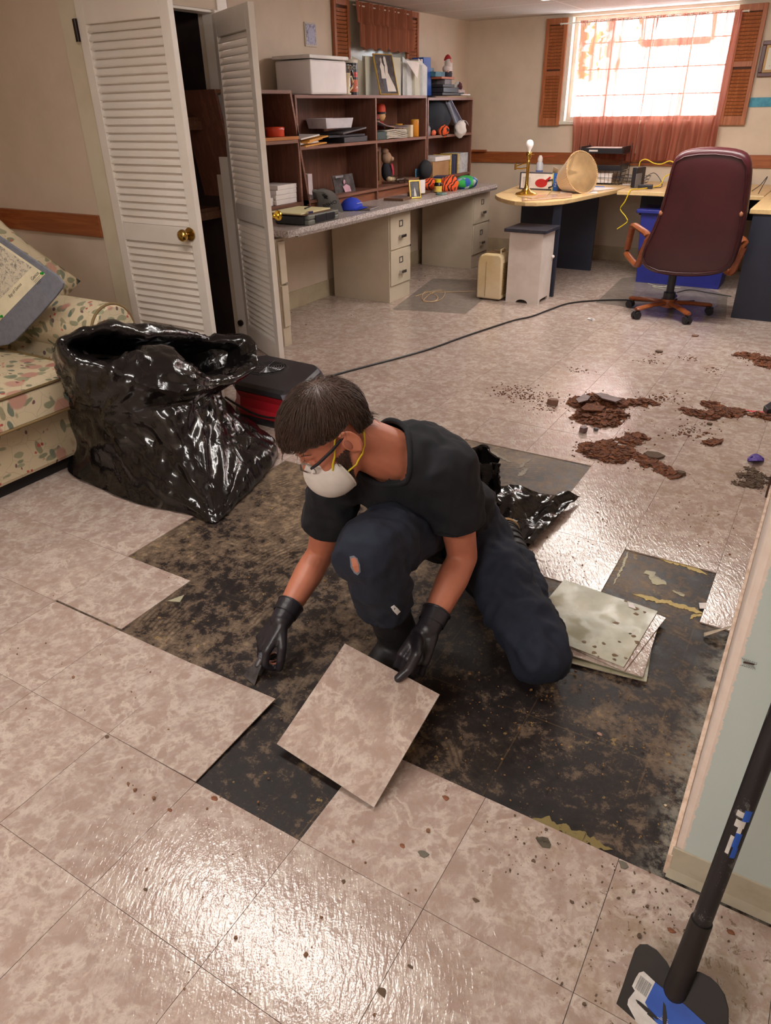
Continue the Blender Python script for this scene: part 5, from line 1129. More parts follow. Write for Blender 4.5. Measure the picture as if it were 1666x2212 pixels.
def layer(base, o, stops, thr, c1, c2, chan):
    sp = t.n('ShaderNodeSeparateColor'); t.l(o.outputs['Color'], sp.inputs[0])
    pick = t.math('LESS_THAN', sp.outputs[chan], thr)
    m1 = t.math('MULTIPLY', t.ramp(o.outputs['Distance'], stops), pick)
    cc = t.mix(sp.outputs[(chan+1) % 3], lin(c1), lin(c2))
    return t.mix(m1, base, cc)
base = layer(base, vor(12, (3, 1, 2), stretch=(1, 1, 2.2), rot=.7), ((.30, (1, 1, 1, 1)), (.36, (0, 0, 0, 1))), .80, (128, 130, 104), (160, 154, 124), 0)
base = layer(base, vor(11, (7, 4, 5), stretch=(2.1, 2.1, 1), rot=1.9), ((.28, (1, 1, 1, 1)), (.34, (0, 0, 0, 1))), .60, (104, 116, 104), (150, 142, 112), 1)
base = layer(base, vor(9, (1, 8, 2)), ((.28, (1, 1, 1, 1)), (.36, (0, 0, 0, 1))), .26, (170, 110, 98), (192, 150, 130), 2)
base = layer(base, vor(34, (2, 2, 9)), ((.2, (1, 1, 1, 1)), (.3, (0, 0, 0, 1))), .16, (170, 72, 68), (196, 100, 84), 0)
base = layer(base, vor(21, (5, 0, 3), stretch=(1, 2.0, 1.0), rot=2.6), ((.2, (1, 1, 1, 1)), (.26, (0, 0, 0, 1))), .18, (120, 80, 78), (104, 90, 92), 1)
ln = t.n('ShaderNodeTexVoronoi', feature='DISTANCE_TO_EDGE'); ln.inputs['Scale'].default_value = 13; t.l(Q, ln.inputs[0])
lm = t.math('MULTIPLY', t.ramp(ln.outputs['Distance'], ((.006, (1, 1, 1, 1)), (.02, (0, 0, 0, 1)))), .28)
base = t.mix(lm, base, lin((120, 96, 70)))
t.set(base, .85); t.bump(t.noise(P, 400, 2), .25, .001); CHZ = t.m
PIP = mat('olive_piping', (128, 104, 66), .7)
e = empty('sofa', (-2.2, .5, 0), 'floral chintz sofa with a rolled arm at the left edge', 'sofa')
XA = -1.66
b = B(); b.bx(-2.65, -1.69, -1.0, 1.36, .055, .30); ob('base', b, CHZ, e, bevel=.02)
b = B(); b.bx(-2.6, -1.73, -.95, 1.30, 0, .055); ob('skirt_shade', b, mat('sofa_skirt_shade', (30, 26, 26), .8), e)  # near-black block stands in for the shadow gap under the skirt
# seat cushion (crowned)
def cushion(x0, x1, y0, y1, z0, z1, nu=18, nv=18, puff=.03):
    b = B()
    def f(u, v, top=1):
        x = x0+(x1-x0)*u; y = y0+(y1-y0)*v; k = (1-(2*u-1)**6)*(1-(2*v-1)**6)
        return V((x, y, (z1+puff*(1-(2*u-1)**2)*(1-(2*v-1)**2)) if top else z0)) 
    vs = []
    b.grid(lambda u, v: f(u, v), nu, nv); b.grid(lambda u, v: f(u, v, 0), nu, nv)
    b.bx(x0, x1, y0, y1, z0, z1); return b
b = cushion(-2.45, -1.60, .10, 1.13, .305, .435, puff=.035); ob('seat_cushion', b, CHZ, e, bevel=.012, smooth=50)
b = B(); b.tube([(-1.6, .10, .437), (-1.6, 1.13, .437), (-2.4, 1.13, .437)], .006); b.tube([(-1.6, .10, .308), (-1.6, 1.13, .308)], .006); ob('cushion_piping', b, PIP, e, smooth=60)
b = cushion(-2.45, -1.60, -1.0, .09, .305, .435, puff=.035); ob('seat_cushion', b, CHZ, e, bevel=.012, smooth=50)
# rolled arm
yc, zc, ra = 1.325, .545, .118
def armprof(s=1.0): 
    P_ = [(yc+ra*s*math.cos(a), zc+ra*s*math.sin(a)) for a in [R(-50+ i*20) for i in range(15)]]
    return [(yc+.10*s, .06), ]+P_+[(yc-.12*s, .30), (yc-.12*s, .06)]
b = B(); A_ = armprof(); loft(b, [[V((x, y, z)) for y, z in armprof(sc)] for x, sc in ((-2.55, .98), (-2.2, 1.0), (-1.75, 1.0), (-1.68, .985))]); ob('arm', b, CHZ, e, smooth=50)
b = B(); loft(b, [[V((x, yc+(y-yc)*sc, zc+(z-zc)*(sc if z > .3 else 1))) for y, z in A_] for x, sc in ((-1.685, .97), (-1.655, .96), (-1.64, .88))]); ob('arm_panel', b, CHZ, e, smooth=50)
b = B(); b.tube([(-1.655, yc+ra*.98*math.cos(a), zc+ra*.98*math.sin(a)) for a in [R(-60+i*12) for i in range(25)]], .006); ob('arm_piping', b, PIP, e, smooth=60)
b = B(); b.bx(-2.72, -2.52, -1.0, 1.40, .06, .74); ob('back', b, CHZ, e, bevel=.06, smooth=60)
def puffy(c, ux, uy, un, w, h, d, n=22):
    b = B(); ux, uy, un = V(ux).normalized(), V(uy).normalized(), V(un).normalized()
    for s in (1, -1):
        def f(u, v, s=s):
            a, q = 2*u-1, 2*v-1
            k = max(0, (1-abs(a)**3)*(1-abs(q)**3))**.5
            pin = 1+.06*abs(a*q)-.05*(1-abs(a*q))*(a*a+q*q)*.5
            return V(c)+ux*(a*w/2*pin)+uy*(q*h/2*pin)+un*(s*d/2*k)+un*(.01*NZ.noise(V((a*3, q*3, s))))
        b.grid(f, n, n)
    bmesh.ops.remove_doubles(b.bm, verts=b.bm.verts[:], dist=.0005); return b
# loose back cushion whose corner shows above the board
tipc = V((-2.30, 1.12, .70))
cp = Xp(158, 612, -2.18)
dn = (Xp(60, 535, -2.26)-cp).normalized()
d2_ = V((.15, -.25, -1)); d2_ = (d2_-dn*d2_.dot(dn)).normalized()
b = puffy(cp+dn*.27+d2_*.20, dn, d2_, dn.cross(d2_), .55, .44, .17); ob('back_pillow', b, CHZ, label='floral back pillow leaning on the sofa behind the grey board', cat='pillow', smooth=70)
# grey fabric board with a pinned print
P1 = Yp(135, 618, 1.165); P2 = Zp(12, 748, .478); P3 = Yp(0, 512, 1.13)
Nb = (P1-P2).cross(P3-P2).normalized(); Nb = Nb if Nb.dot(CO-P2) > 0 else -Nb
def BP(x, y, off=0): return PL(x, y, P2, Nb)+Nb*off
bl = [(-60, 470), (0, 512), (60, 553), (105, 583), (125, 597), (136, 612), (134, 622), (120, 641), (90, 675), (50, 718), (32, 736), (16, 745), (0, 747), (-60, 790)]
e = empty('pin_board', P2, 'blue-grey felt board leaning on the sofa cushions', 'board')
b = B(); b.prism([BP(x, y) for x, y in bl], -Nb*.012); ob('board', b, mat('felt_grey_blue', (120, 122, 132), .9, c2=(110, 112, 122), ns=40, bump=.3, bs=200), e, bevel=.003)
e2 = empty('map_print', BP(40, 640), 'old printed map with a wide cream margin pinned to the grey board', 'map print')
b = B(); b.prism([BP(x, y, .0006) for x, y in ((-60, 480), (0, 524), (98, 592), (3, 690), (-60, 750))], Nb*.0006); ob('sheet', b, mat('aged_paper', (236, 226, 196), .6), e2)
t = NT('engraved_map'); P = t.vec('World'); n1 = t.noise(P, 26, 6, .75, 1.5); n2 = t.noise(P, 190, 2)
t.set(t.ramp(t.math('ADD', n1, t.math('MULTIPLY', n2, .35)), ((.52, (120, 114, 104)), (.60, (170, 162, 148)), (.70, (216, 206, 184)))), .7)
b = B(); b.prism([BP(x, y, .0013) for x, y in ((-60, 490), (0, 530), (69, 577), (0, 646), (-60, 700))], Nb*.0004); ob('engraving', b, t.m, e2)
INK = mat('map_ink', (70, 64, 58), .6)
uxb = (BP(40, 620)-BP(25, 637)).normalized(); uyb = Nb.cross(uxb)
ob('lettering', textbm('Bay of Genoa', .019, frame(BP(33, 627, .0016), uxb, uyb, Nb), .0002), INK, e2)
ob('lettering', textbm('Genoa', .021, frame(BP(76, 596, .0016), uxb, uyb, Nb), .0002), INK, e2)
b = B(); [b.box(BP(80+i*1.5, 602+i*3, .0015), (.05-.008*i, .0012, .0004), M=frame((0, 0, 0), uxb, uyb, Nb)) for i in range(4)]; ob('caption_lines', b, INK, e2)
for (x, y, lab) in ((93, 590, 'green push pin at the upper corner of the pinned map'), (5, 683, 'green push pin at the lower edge of the pinned map')):
    b = B(); c = BP(x, y); b.cyl(c+Nb*.0014, c+Nb*.005, .006, seg=14); b.cyl(c+Nb*.005, c+Nb*.013, .0035, .005, 12); ob('push_pin', b, mat('pin_green', (30, 150, 40), .3), label=lab, cat='push pin', smooth=50)

# ------------------------------------------------------------------ black bin bags
def m_poly(name='bin_bag_plastic'):
    t = NT(name); P = t.vec('Object')
    vo = t.n('ShaderNodeTexVoronoi', feature='F1'); vo.inputs['Scale'].default_value = 6; mp = t.n('ShaderNodeMapping'); mp.inputs['Scale'].default_value = (1.3, 1.3, .30); mp.inputs['Rotation'].default_value = (.25, .85, .2)
    nz = t.n('ShaderNodeTexNoise'); nz.inputs['Scale'].default_value = 6; t.l(P, nz.inputs['Vector'])
    sc = t.n('ShaderNodeVectorMath', operation='SCALE'); t.l(nz.outputs['Color'], sc.inputs[0]); sc.inputs['Scale'].default_value = .25
    ad = t.n('ShaderNodeVectorMath', operation='ADD'); t.l(P, ad.inputs[0]); t.l(sc.outputs[0], ad.inputs[1]); t.l(ad.outputs[0], mp.inputs[0]); t.l(mp.outputs[0], vo.inputs[0])
    rd = t.math('ABSOLUTE', t.math('SUBTRACT', t.noise(mp.outputs[0], 9, 3, .5, 1.0), .5))
    h = t.math('ADD', t.math('MULTIPLY', vo.outputs['Distance'], .8), t.math('MULTIPLY', rd, .45))
    t.set(lin((22, 18, 18)), .16); t.b.inputs['Specular IOR Level'].default_value = .6
    t.bump(h, .28, .035); return t.m
BAG = m_poly()
def crumple(bm, amp, fr_, seed=0, keepz=None):
    for v in bm.verts:
        c = v.co; q = V((c.x*fr_+seed, c.y*fr_, c.z*fr_))
        r1 = abs(NZ.noise(q)); r2 = abs(NZ.noise(q*2.1+V((9, 3, 1)))); r3 = NZ.noise(q*.6)
        n = V((NZ.noise(q+V((31, 0, 0))), NZ.noise(q+V((0, 17, 0))), NZ.noise(q+V((0, 0, 11)))))
        d = n*(amp*(1.0-2*r1-1.0*r2+.6*r3))
        if keepz is not None and c.z < keepz: d *= max(0, c.z/keepz)*.7+.3; d.z = abs(d.z)*.3
        v.co += d
def catmull(P, n):
    out = []; m = len(P)
    for i in range(m):
        a, p, q, c_ = P[(i-1) % m], P[i], P[(i+1) % m], P[(i+2) % m]
        for k in range(n): u = k/n; out.append(.5*((2*p)+(q-a)*u+(2*a-5*p+4*q-c_)*u*u+(-a+3*p-3*q+c_)*u**3))
    return out
def ringloft(rings, nsub=8, vsub=6):
    R_ = [catmull(r_, nsub) for r_ in rings]; n = len(R_[0]); out = []
    for i in range(len(R_)-1):
        A, P, Q, C = R_[max(0, i-1)], R_[i], R_[i+1], R_[min(len(R_)-1, i+2)]
        for k in range(vsub):
            u = k/vsub; out.append([.5*((2*P[j])+(Q[j]-A[j])*u+(2*A[j]-5*P[j]+4*Q[j]-C[j])*u*u+(-A[j]+3*P[j]-3*Q[j]+C[j])*u**3) for j in range(n)])
    out.append(R_[-1]); return out
# corresponding points, clockwise from the left-back; (px, py, height)
def rg(lst): return [Zp(x, y, z) for x, y, z in lst]
floor_r = rg([(180, 960, .0), (150, 1019, .0), (205, 1052, .0), (300, 1090, .0), (400, 1108, .0), (468, 1130, .0), (512, 1085, .0), (560, 1038, .0), (597, 990, .0), (585, 950, 0), (520, 935, 0), (400, 930, .0), (300, 930, .0)])
low_r = rg([(185, 900, .10), (165, 950, .10), (240, 1000, .11), (330, 1030, .11), (400, 1050, .10), (455, 1085, .055), (500, 1050, .06), (550, 1000, .07), (588, 965, .06), (572, 930, .05), (515, 905, .06), (400, 895, .10), (300, 890, .10)])
mid_r = rg([(165, 830, .32), (150, 870, .31), (215, 905, .30), (300, 930, .28), (370, 950, .26), (420, 985, .20), (462, 975, .16), (505, 935, .15), (525, 905, .14), (500, 880, .14), (450, 860, .17), (370, 850, .24), (270, 835, .27)])
up_r = rg([(150, 785, .47), (140, 822, .46), (190, 850, .44), (260, 868, .42), (330, 878, .40), (390, 880, .36), (430, 870, .32), (460, 850, .30), (470, 830, .29), (460, 815, .30), (420, 800, .33), (350, 790, .38), (250, 780, .41)])
rim_o = rg([(135, 728, .67), (128, 760, .63), (170, 790, .58), (235, 812, .54), (310, 826, .50), (400, 838, .44), (470, 832, .38), (545, 800, .37), (548, 765, .42), (530, 730, .46), (440, 722, .50), (330, 712, .60), (230, 709, .66)])
rim_i = rg([(150, 733, .67), (150, 757, .63), (190, 778, .58), (252, 785, .56), (335, 746, .585), (402, 788, .49), (460, 812, .40), (520, 788, .38), (525, 765, .42), (510, 742, .45), (430, 736, .49), (330, 730, .59), (235, 722, .65)])
in_r = rg([(180, 762, .56), (180, 776, .53), (210, 788, .50), (262, 798, .44), (335, 757, .545), (395, 800, .40), (420, 815, .32), (455, 800, .31), (460, 785, .32), (445, 772, .34), (400, 765, .40), (330, 756, .48), (240, 750, .55)])
for r_, rr_ in ((rim_o, rim_i),):
    for i in (4, 5): pass
b = B(); L = ringloft([floor_r, low_r, mid_r, up_r, rim_o, rim_i, in_r], 14, 12)
b.bm.verts.index_update(); vs = [[b.bm.verts.new(p) for p in r_] for r_ in L]; n = len(vs[0])
for i in range(len(vs)-1):
    for k in range(n): b.bm.faces.new((vs[i][k], vs[i][(k+1) % n], vs[i+1][(k+1) % n], vs[i+1][k]))
b.bm.faces.new(vs[-1][::-1]); b.bm.faces.new(vs[0])
crumple(b.bm, .046, 3.6, 3, .10)
b.bm.normal_update()
for tip_, am_, f0 in ((Zp(468, 1130, .0), .016, 4.5), (Zp(150, 800, .45), .016, 5.0), (Zp(480, 835, .36), .015, 5.5), (Zp(205, 900, .30), .010, 5.0)):
    for v in b.bm.verts:
        q = v.co-tip_; d_ = q.length
        if d_ < .01: continue
        n_ = 1-2.6*abs(NZ.noise(q/d_*f0+V((2, 5, am_*100)))); v.co += v.normal*am_*n_*min(1, d_/.18)*max(0, 1-d_/.85)
for v in b.bm.verts: v.co.z = max(v.co.z, .002)
ob('bin_bag', b, BAG, label='big open black plastic bin bag slumped in front of the sofa', cat='bin bag', smooth=32)

# small bag behind the worker: standing scrap and sheet
def sheet(pix, nu, nv, amp, seed, name, lab, thick=.004, group=None):
    (A, Bp, C, D) = [Zp(*p) for p in pix]
    b = B()
    def f(u, v):
        p = A.lerp(Bp, u).lerp(D.lerp(C, u), v); q = V((u*2.2+seed, v*2.2, seed))
        r1 = abs(NZ.noise(q)); r2 = abs(NZ.noise(q*2.3+V((4, 4, 0))))
        return p+V((.3*amp*NZ.noise(q+V((8, 0, 0))), .3*amp*NZ.noise(q+V((0, 8, 0))), amp*(1.1-2.2*r1-1.1*r2)*(1 if .02 < v < .98 else .5)))
    b.grid(f, nu, nv)
    for v in b.bm.verts: v.co.z = max(v.co.z, .003)
    return ob(name, b, BAG, label=lab, cat='bin bag', solid=thick, smooth=30)
sheet([(1000, 1040, .14), (1253, 1077, .012), (1150, 1180, .01), (1030, 1190, .05)], 44, 38, .03, 3, 'plastic_sheet', 'flat glossy black plastic sheet spread behind the kneeling worker')
b = B()
q0, q1, q2, q3 = Zp(992, 1000, .22), Zp(1074, 1000, .30), Zp(1078, 1110, .02), Zp(1010, 1130, .02)
def sf(u, v):
    p = q0.lerp(q1, u).lerp(q3.lerp(q2, u), v); q = V((u*3, v*4, 7)); return p+V((.6, -.5, .3))*.05*math.sin(PI*u)*(1-.4*v)+V((1, -.6, .3))*.035*(.5-2*abs(NZ.noise(q)))
b.grid(sf, 24, 30); b.grid(lambda u, v: sf(u, v)*1+V((-.05, .09, .01))*math.sin(PI*min(1, u+.0))+V((-.02, .04, 0)), 24, 30)
ob('bin_bag', b, BAG, label='small black plastic bag standing open right behind the worker', cat='bin bag', solid=.003, smooth=30)

# ------------------------------------------------------------------ air mover
RD = mat('fan_red', (178, 30, 44), .38, c2=(160, 24, 38), ns=3); FB = mat('fan_black', (46, 42, 46), .45, c2=(38, 35, 38), ns=8)
SIL = mat('fan_bumper', (104, 104, 116), .35, .3)
fx = Zp(497, 820, .2); 
A0 = V((-1.60, 1.93, 0)); 
# footprint corners (front-left, front-right, back-right, back-left)
c_fl, c_fr, c_br, c_bl = Zp(486, 822, .20), Zp(632, 857, .195), Zp(700, 792, .20), Zp(560, 764, .20)
c_fl.z = c_fr.z = c_br.z = c_bl.z = 0
fc = (c_fl+c_fr+c_br+c_bl)/4
e = empty('air_mover', fc, 'red and black low-profile air mover fan beside the bin bag', 'fan')
def fr_(sc, z, ch=.16):
    C = [c_fl, c_fr, c_br, c_bl]; out = []
    for i in range(4):
        p, a, q = C[i], C[i-1], C[(i+1) % 4]
        for w in (a, q): 
            r_ = p+(w-p)*ch; out.append(V((fc.x+(r_.x-fc.x)*sc, fc.y+(r_.y-fc.y)*sc, z)))
    return out
b = B(); loft(b, [fr_(.97, .0), fr_(.99, .012), fr_(.97, .035)]); ob('base', b, FB, e)
b = B(); loft(b, [fr_(.955, .035), fr_(.985, .06), fr_(.94, .08), fr_(.92, .125), fr_(.98, .150), fr_(1.0, .162)]); ob('lower_housing', b, RD, e)
b = B(); loft(b, [fr_(.985, .163), fr_(1.02, .170), fr_(1.01, .192), fr_(.93, .205, .1), fr_(.90, .206, .1)]); ob('upper_housing', b, FB, e)
gc = Zp(577, 795, .207); gr_ = .105
rr_ = (Zp(620, 793, .207)-Zp(535, 797, .207)).length/2
b = B(); b.lathe([(rr_*1.12, .0), (rr_*1.10, .006), (rr_*1.0, .006), (rr_*.99, 0)], gc-V((0, 0, .003)), 44); ob('inlet_ring', b, FB, e, smooth=50)
b = B(); b.cyl(gc-V((0, 0, .002)), gc+V((0, 0, .0008)), rr_*.99, seg=40); ob('inlet_opening', b, mat('fan_dark', (12, 11, 13), .6), e)
b = B()
for k in range(1, 8): b.tube([gc+V((rr_*k/8*math.cos(a), rr_*k/8*math.sin(a), .007)) for a in [2*PI*i/36 for i in range(36)]], .0014, 5, closed=True)
for k in range(4): a = PI*k/4+.3; d = V((math.cos(a), math.sin(a), 0)); b.tube([gc-d*rr_+V((0, 0, .006)), gc+d*rr_+V((0, 0, .006))], .0016, 5)
ob('wire_guard', b, mat('guard_wire', (120, 118, 122), .3, .8), e)
for p in (c_fr, c_br):
    d = (p-fc).normalized(); n_ = V((-d.y, d.x, 0)); s = (p-fc).length; b = B()
    c1 = V((p.x, p.y, .17))-d*.035; b.prism([c1-n_*.05+V((0, 0, .025))-d*.01, c1+n_*.05+V((0, 0, .025))-d*.01, c1+n_*.035+d*.012+V((0, 0, -.022)), c1-n_*.035+d*.012+V((0, 0, -.022))], d*.016); ob('corner_bumper', b, SIL, e, bevel=.003)
u_ = (c_br-c_fr).normalized(); w_ = V((u_.y, -u_.x, 0)); m0 = c_fr.lerp(c_br, .33); b = B(); b.prism([m0+w_*.006+V((0, 0, .158)), m0+w_*.006+u_*.10+V((0, 0, .158)), m0+w_*.006+u_*.10+V((0, 0, .180)), m0+w_*.006+V((0, 0, .180))], w_*.003); ob('rating_plate', b, mat('plate_cream', (214, 196, 150), .5, c2=(120, 100, 80), ns=90, amt=.9), e)
ob('lettering', textbm('AMP', .014, frame(m0+w_*.0095+u_*.05+V((0, 0, .171)), u_, V((0, 0, 1)), w_), .0003), BLK, e)
b = B(); q0 = c_fl.lerp(c_fr, .0); P_ = [c_fl.lerp(c_fr, k/8)+V((0, 0, .115-.055*math.sin(PI*k/8*.9)))+V((-(c_fr-c_fl).normalized().y, (c_fr-c_fl).normalized().x, 0))*-.012 for k in range(9)]; b.tube(P_, .006); ob('power_lead', b, RUB, e, smooth=60)
# ================================================================== the worker
from mathutils.bvhtree import BVHTree
KL, AL, HPL, HPR = V((.571, .742, .075)), V((.355, 1.108, .095)), V((.300, 1.000, .275)), V((.165, .915, .325))
KR, AR = V((.212, .452, .455)), V((.209, .603, .105))
SL, SR = V((.285, .735, .575)), V((-.012, .665, .500))
EL, ER, WL, WR = V((.318, .770, .300)), V((-.112, .690, .222)), V((.322, .560, .195)), V((-.091, .462, .133))
NK = V((.143, .690, .612)); PC = V((.235, .955, .305))-RT*.045
HPL = HPL-RT*.065; HPR = HPR-RT*.02
def camv(r_, u_, bk): return (RT*r_+UP*u_-FW*bk).normalized()
HF = camv(-.707, -.707, 0); HL_ = camv(.35, -.35, .87); HU = HF.cross(HL_).normalized(); HL_ = HU.cross(HF)
HC = Dp(721, 940, 1.735)
def H(f, l, u): return HC+HF*f+HL_*l+HU*u
HM = frame((0, 0, 0), HF, HL_, HU)
ta = (NK-PC).normalized(); ts = (SL-SR); ts = (ts-ta*ts.dot(ta)).normalized(); td = ta.cross(ts)   # along, side, depth
TM = frame((0, 0, 0), ts, td, ta)
def TP(k, s=0, d=0): return PC.lerp(NK, k)+ts*s+td*d
SKIN = NT('skin'); n_ = SKIN.noise(SKIN.vec('World'), 30, 4); SKIN.set(SKIN.mix(n_, lin((196, 126, 98)), lin((176, 104, 80))), .48, Subsurface_Weight=.06); SKIN.b.inputs['Subsurface Radius'].default_value = (.02, .008, .004); SKIN.bump(SKIN.noise(SKIN.vec('World'), 400, 2), .12, .0006); SKIN = SKIN.m

def hand(b, wrist, d, n, s, k=1.0, curl=(.5, .6, .5), spread=.10, thumb=None, curls=None, thick=1.0, tpts=None):
    """wrist point, d to the fingers, n palm side, s thumb side; tapered segments for palm, five fingers"""
    wrist, d, n, s = V(wrist), V(d).normalized(), V(n), V(s)
    n = (n-d*n.dot(d)).normalized(); s = (s-d*s.dot(d)-n*s.dot(n)).normalized()
    kn = []
    for i, (off, ln) in enumerate(((.032, .088), (.011, .092), (-.010, .088), (-.030, .080))):
        q = wrist+d*ln*k+s*off*k; kn.append(q); b.cap(wrist+s*off*.55*k+d*.01, q, .0165*k*thick, .0125*k*thick, 10)
    b.ball(wrist+d*.045*k, (.034*k, .034*k, .034*k), 12, frame((0, 0, 0), s, d, n) @ MX.Diagonal((1.05, 1.1, .52, 1)))
    lens = ((.042, .026, .021), (.046, .029, .022), (.043, .027, .021), (.034, .021, .019))
    for i in range(4):
        p = kn[i]; a = 0; cu = curls[i] if curls else curl; r_ = (.0105, .0108, .0100, .0092)[i]*k*thick
        dd = (d+s*spread*(1.5-i)*.5).normalized()
        for j in range(3):
            a += cu[j]; v = dd*math.cos(a)+n*math.sin(a); q = p+v*lens[i][j]*k; b.cap(p, q, r_*(1-.07*j), r_*(1-.07*(j+1)), 10); p = q
    t0 = wrist+d*.022*k+s*.022*k+n*.006*k
    if thumb is None: thumb = ((.75, .75, .15), (.95, .35, .25), (1, .1, .3))
    if tpts:
        P3 = [t0]+list(tpts)
        for j in range(3): b.cap(P3[j], P3[j+1], (.0165, .0125, .0118)[j]*k*thick, (.0125, .0118, .0102)[j]*k*thick, 10)
        return
    p = t0
    for j, (L_, (a, c_, e_)) in enumerate(zip((.046, .036, .028), thumb)):
        v = (d*a+s*c_+n*e_).normalized(); q = p+v*L_*k; b.cap(p, q, (.0165, .0125, .0115)[j]*k*thick, (.0125, .0115, .0098)[j]*k*thick, 10); p = q
    return p
# orientation of both hands
gripL = Zp(885, 1462, .128)
dL = (V((.315, .452, .125))-WL).normalized()
nL = V((-.25, .45, -.9)); sL = V((-.85, -.25, .1))
cL = dict(curls=[(.75, .75, .4), (.75, .8, .4), (.75, .8, .4), (.8, .8, .4)], thumb=((.55, .80, -.05), (.60, .78, -.05), (.55, .85, .05)))
dR = (V((-.128, .385, .055))-WR).normalized()
nR = V((.35, .55, -.75)); sR = V((.75, -.55, .0))
tP0, tPn = V((.3, .43, .123)), (V((.423, .433, .122))-V((.122, .464, .136))).cross(V((.088, .194, .008))-V((.122, .464, .136))); tPn = (tPn if tPn.z > 0 else -tPn).normalized()
tP0 = CO+(tP0-CO)*.985
def _tp(x, y, o): d_ = ray(x, y); return CO+d_*((tP0-CO).dot(tPn)/d_.dot(tPn))+tPn*o
cL['tpts'] = [_tp(908, 1430, .042), _tp(888, 1452, .020), _tp(863, 1470, .0125)]
cR = dict(curls=[(.55, 1.0, .8), (.6, 1.05, .8), (.65, 1.1, .8), (.7, 1.1, .8)], thumb=((.7, .6, .35), (.9, .2, .5), (.9, -.1, .6)))

b = B()
# head
b.ball(H(-.004, 0, .035), (.100, .078, .088), 24, HM)
b.ball(H(.012, 0, -.005), (.082, .069, .085), 20, HM)
b.ball(H(.028, 0, -.065), (.058, .054, .045), 18, HM)
b.ball(H(.055, 0, -.098), (.028, .026, .018), 14, HM)
for s_ in (1, -1):
    b.cap(H(-.015, s_*.058, -.045), H(.045, s_*.028, -.098), .014, .015)
    b.ball(H(.062, s_*.040, -.028), (.022, .020, .018), 12, HM)
    b.cap(H(.088, s_*.012, .022), H(.074, s_*.046, .022), .009, .008)
    # ear
    b.ball(H(-.012, s_*.083, -.008), (.019, .010, .032), 14, HM @ MX.Rotation(s_*R(-16), 4, 'Z'))
    pts = [H(-.013-.021*math.cos(a), s_*(.094+.004*math.cos(a)), -.005+.033*math.sin(a)) for a in [R(-75+i*24) for i in range(9)]]
    for i in range(8): b.cap(pts[i], pts[i+1], .0052, .0052, 8)
b.cap(H(.093, 0, .012), H(.113, 0, -.030), .008, .012); b.ball(H(.104, .010, -.034), .008, 10); b.ball(H(.104, -.010, -.034), .008, 10)
b.cap(H(.086, -.018, -.066), H(.086, .018, -.066), .007, .007); 
# neck and trunk
b.cap(H(-.028, 0, -.035), NK+ta*.0, .060, .062, 18)
b.cap(H(-.02, .0, -.06), NK-ta*.01+td*(-.02), .052, .06, 16)
b.ball(TP(.70), (.150, .098, .15), 20, TM); b.ball(TP(.32), (.130, .095, .13), 18, TM); b.ball(PC, (.145, .11, .10), 18, TM)
b.cap(NK-ta*.03, SL, .05, .052); b.cap(NK-ta*.03, SR, .05, .052)
for S_, E_, W_ in ((SL, EL, WL), (SR, ER, WR)):
    m1 = S_.lerp(E_, .45); b.cap(S_, m1, .054, .050, 16); b.cap(m1, E_, .050, .041, 16)
    m2 = E_.lerp(W_, .30); b.cap(E_, m2, .041, .044, 16); b.cap(m2, W_, .044, .028, 16)
hand(b, WL, dL, nL, sL, .95, thick=.80, **cL); hand(b, WR, dR, nR, sR, .93, thick=.66, **cR)
for Hq, K_, A_ in ((HPL, KL, AL), (HPR, KR, AR)):
    b.cap(Hq, K_, .078, .052, 16); b.cap(K_, K_.lerp(A_, .35), .052, .050, 16); b.cap(K_.lerp(A_, .35), A_, .050, .036, 16)
b.cap(AL, AL+(AL-KL).normalized()*.16+V((0, 0, -.02)), .036, .028); b.cap(AR, V((.195, .50, .035)), .034, .026)
bodybm = baked(b.bm, .0052, 5, .5)
body = ob('person', bodybm.copy(), SKIN, label='kneeling man in black T-shirt, dark jeans, gloves, glasses and white dust mask lifting floor tiles', cat='person', smooth=180)
bodybm.normal_update()
tree = BVHTree.FromBMesh(bodybm)
def hc(p): q = p-HC; return q.dot(HF), q.dot(HL_), q.dot(HU)
def region(fn, off, jit=0):
    r_ = bodybm.copy(); r_.normal_update()
    dele = [f for f in r_.faces if not fn(*hc(f.calc_center_median()))]
    bmesh.ops.delete(r_, geom=dele, context='FACES')
    for v in r_.verts: v.co += v.normal*(off(*hc(v.co)) if callable(off) else off)
    return r_
# hair: cap of scalp plus combed strands
def hairline(f, l, u):
    if (f*f+l*l+u*u) > .0256: return False
    if f > .0: lim = .054+.004*math.sin(l*90) if f > .055 else .030+.018*(f/.055)
    else: lim = .030-.85*(-f) if f > -.07 else -.030
    if abs(l) > .056 and -.042 < f < .014 and u < .032: return False
    if abs(l) > .078 and -.045 < f < .02: return False
    return u > lim
def hoff(f, l, u): return .007+.012*max(0, u/.12)+.006*max(0, f/.1)
hb = region(hairline, hoff)
HAIR = NT('brown_hair'); hn = HAIR.noise(HAIR.vec('World', (60, 60, 60)), 3, 3); HAIR.set(HAIR.mix(hn, lin((48, 34, 28)), lin((88, 62, 48))), .5); HAIR = HAIR.m
hb.normal_update(); ht = BVHTree.FromBMesh(hb)
crown = H(-.045, .012, .125); rs = random.Random(11)
fcs = [f for f in hb.faces]; pts0 = [f.calc_center_median() for f in fcs]
sb = B(); sb.bm.free(); sb.bm = hb
strands = 0
wsel = rs.sample(range(len(pts0)), min(9500, len(pts0)))
tmpl = []
for i in wsel:
    p = pts0[i].copy(); n_ = fcs[i].normal.copy(); tmpl.append((p, n_))
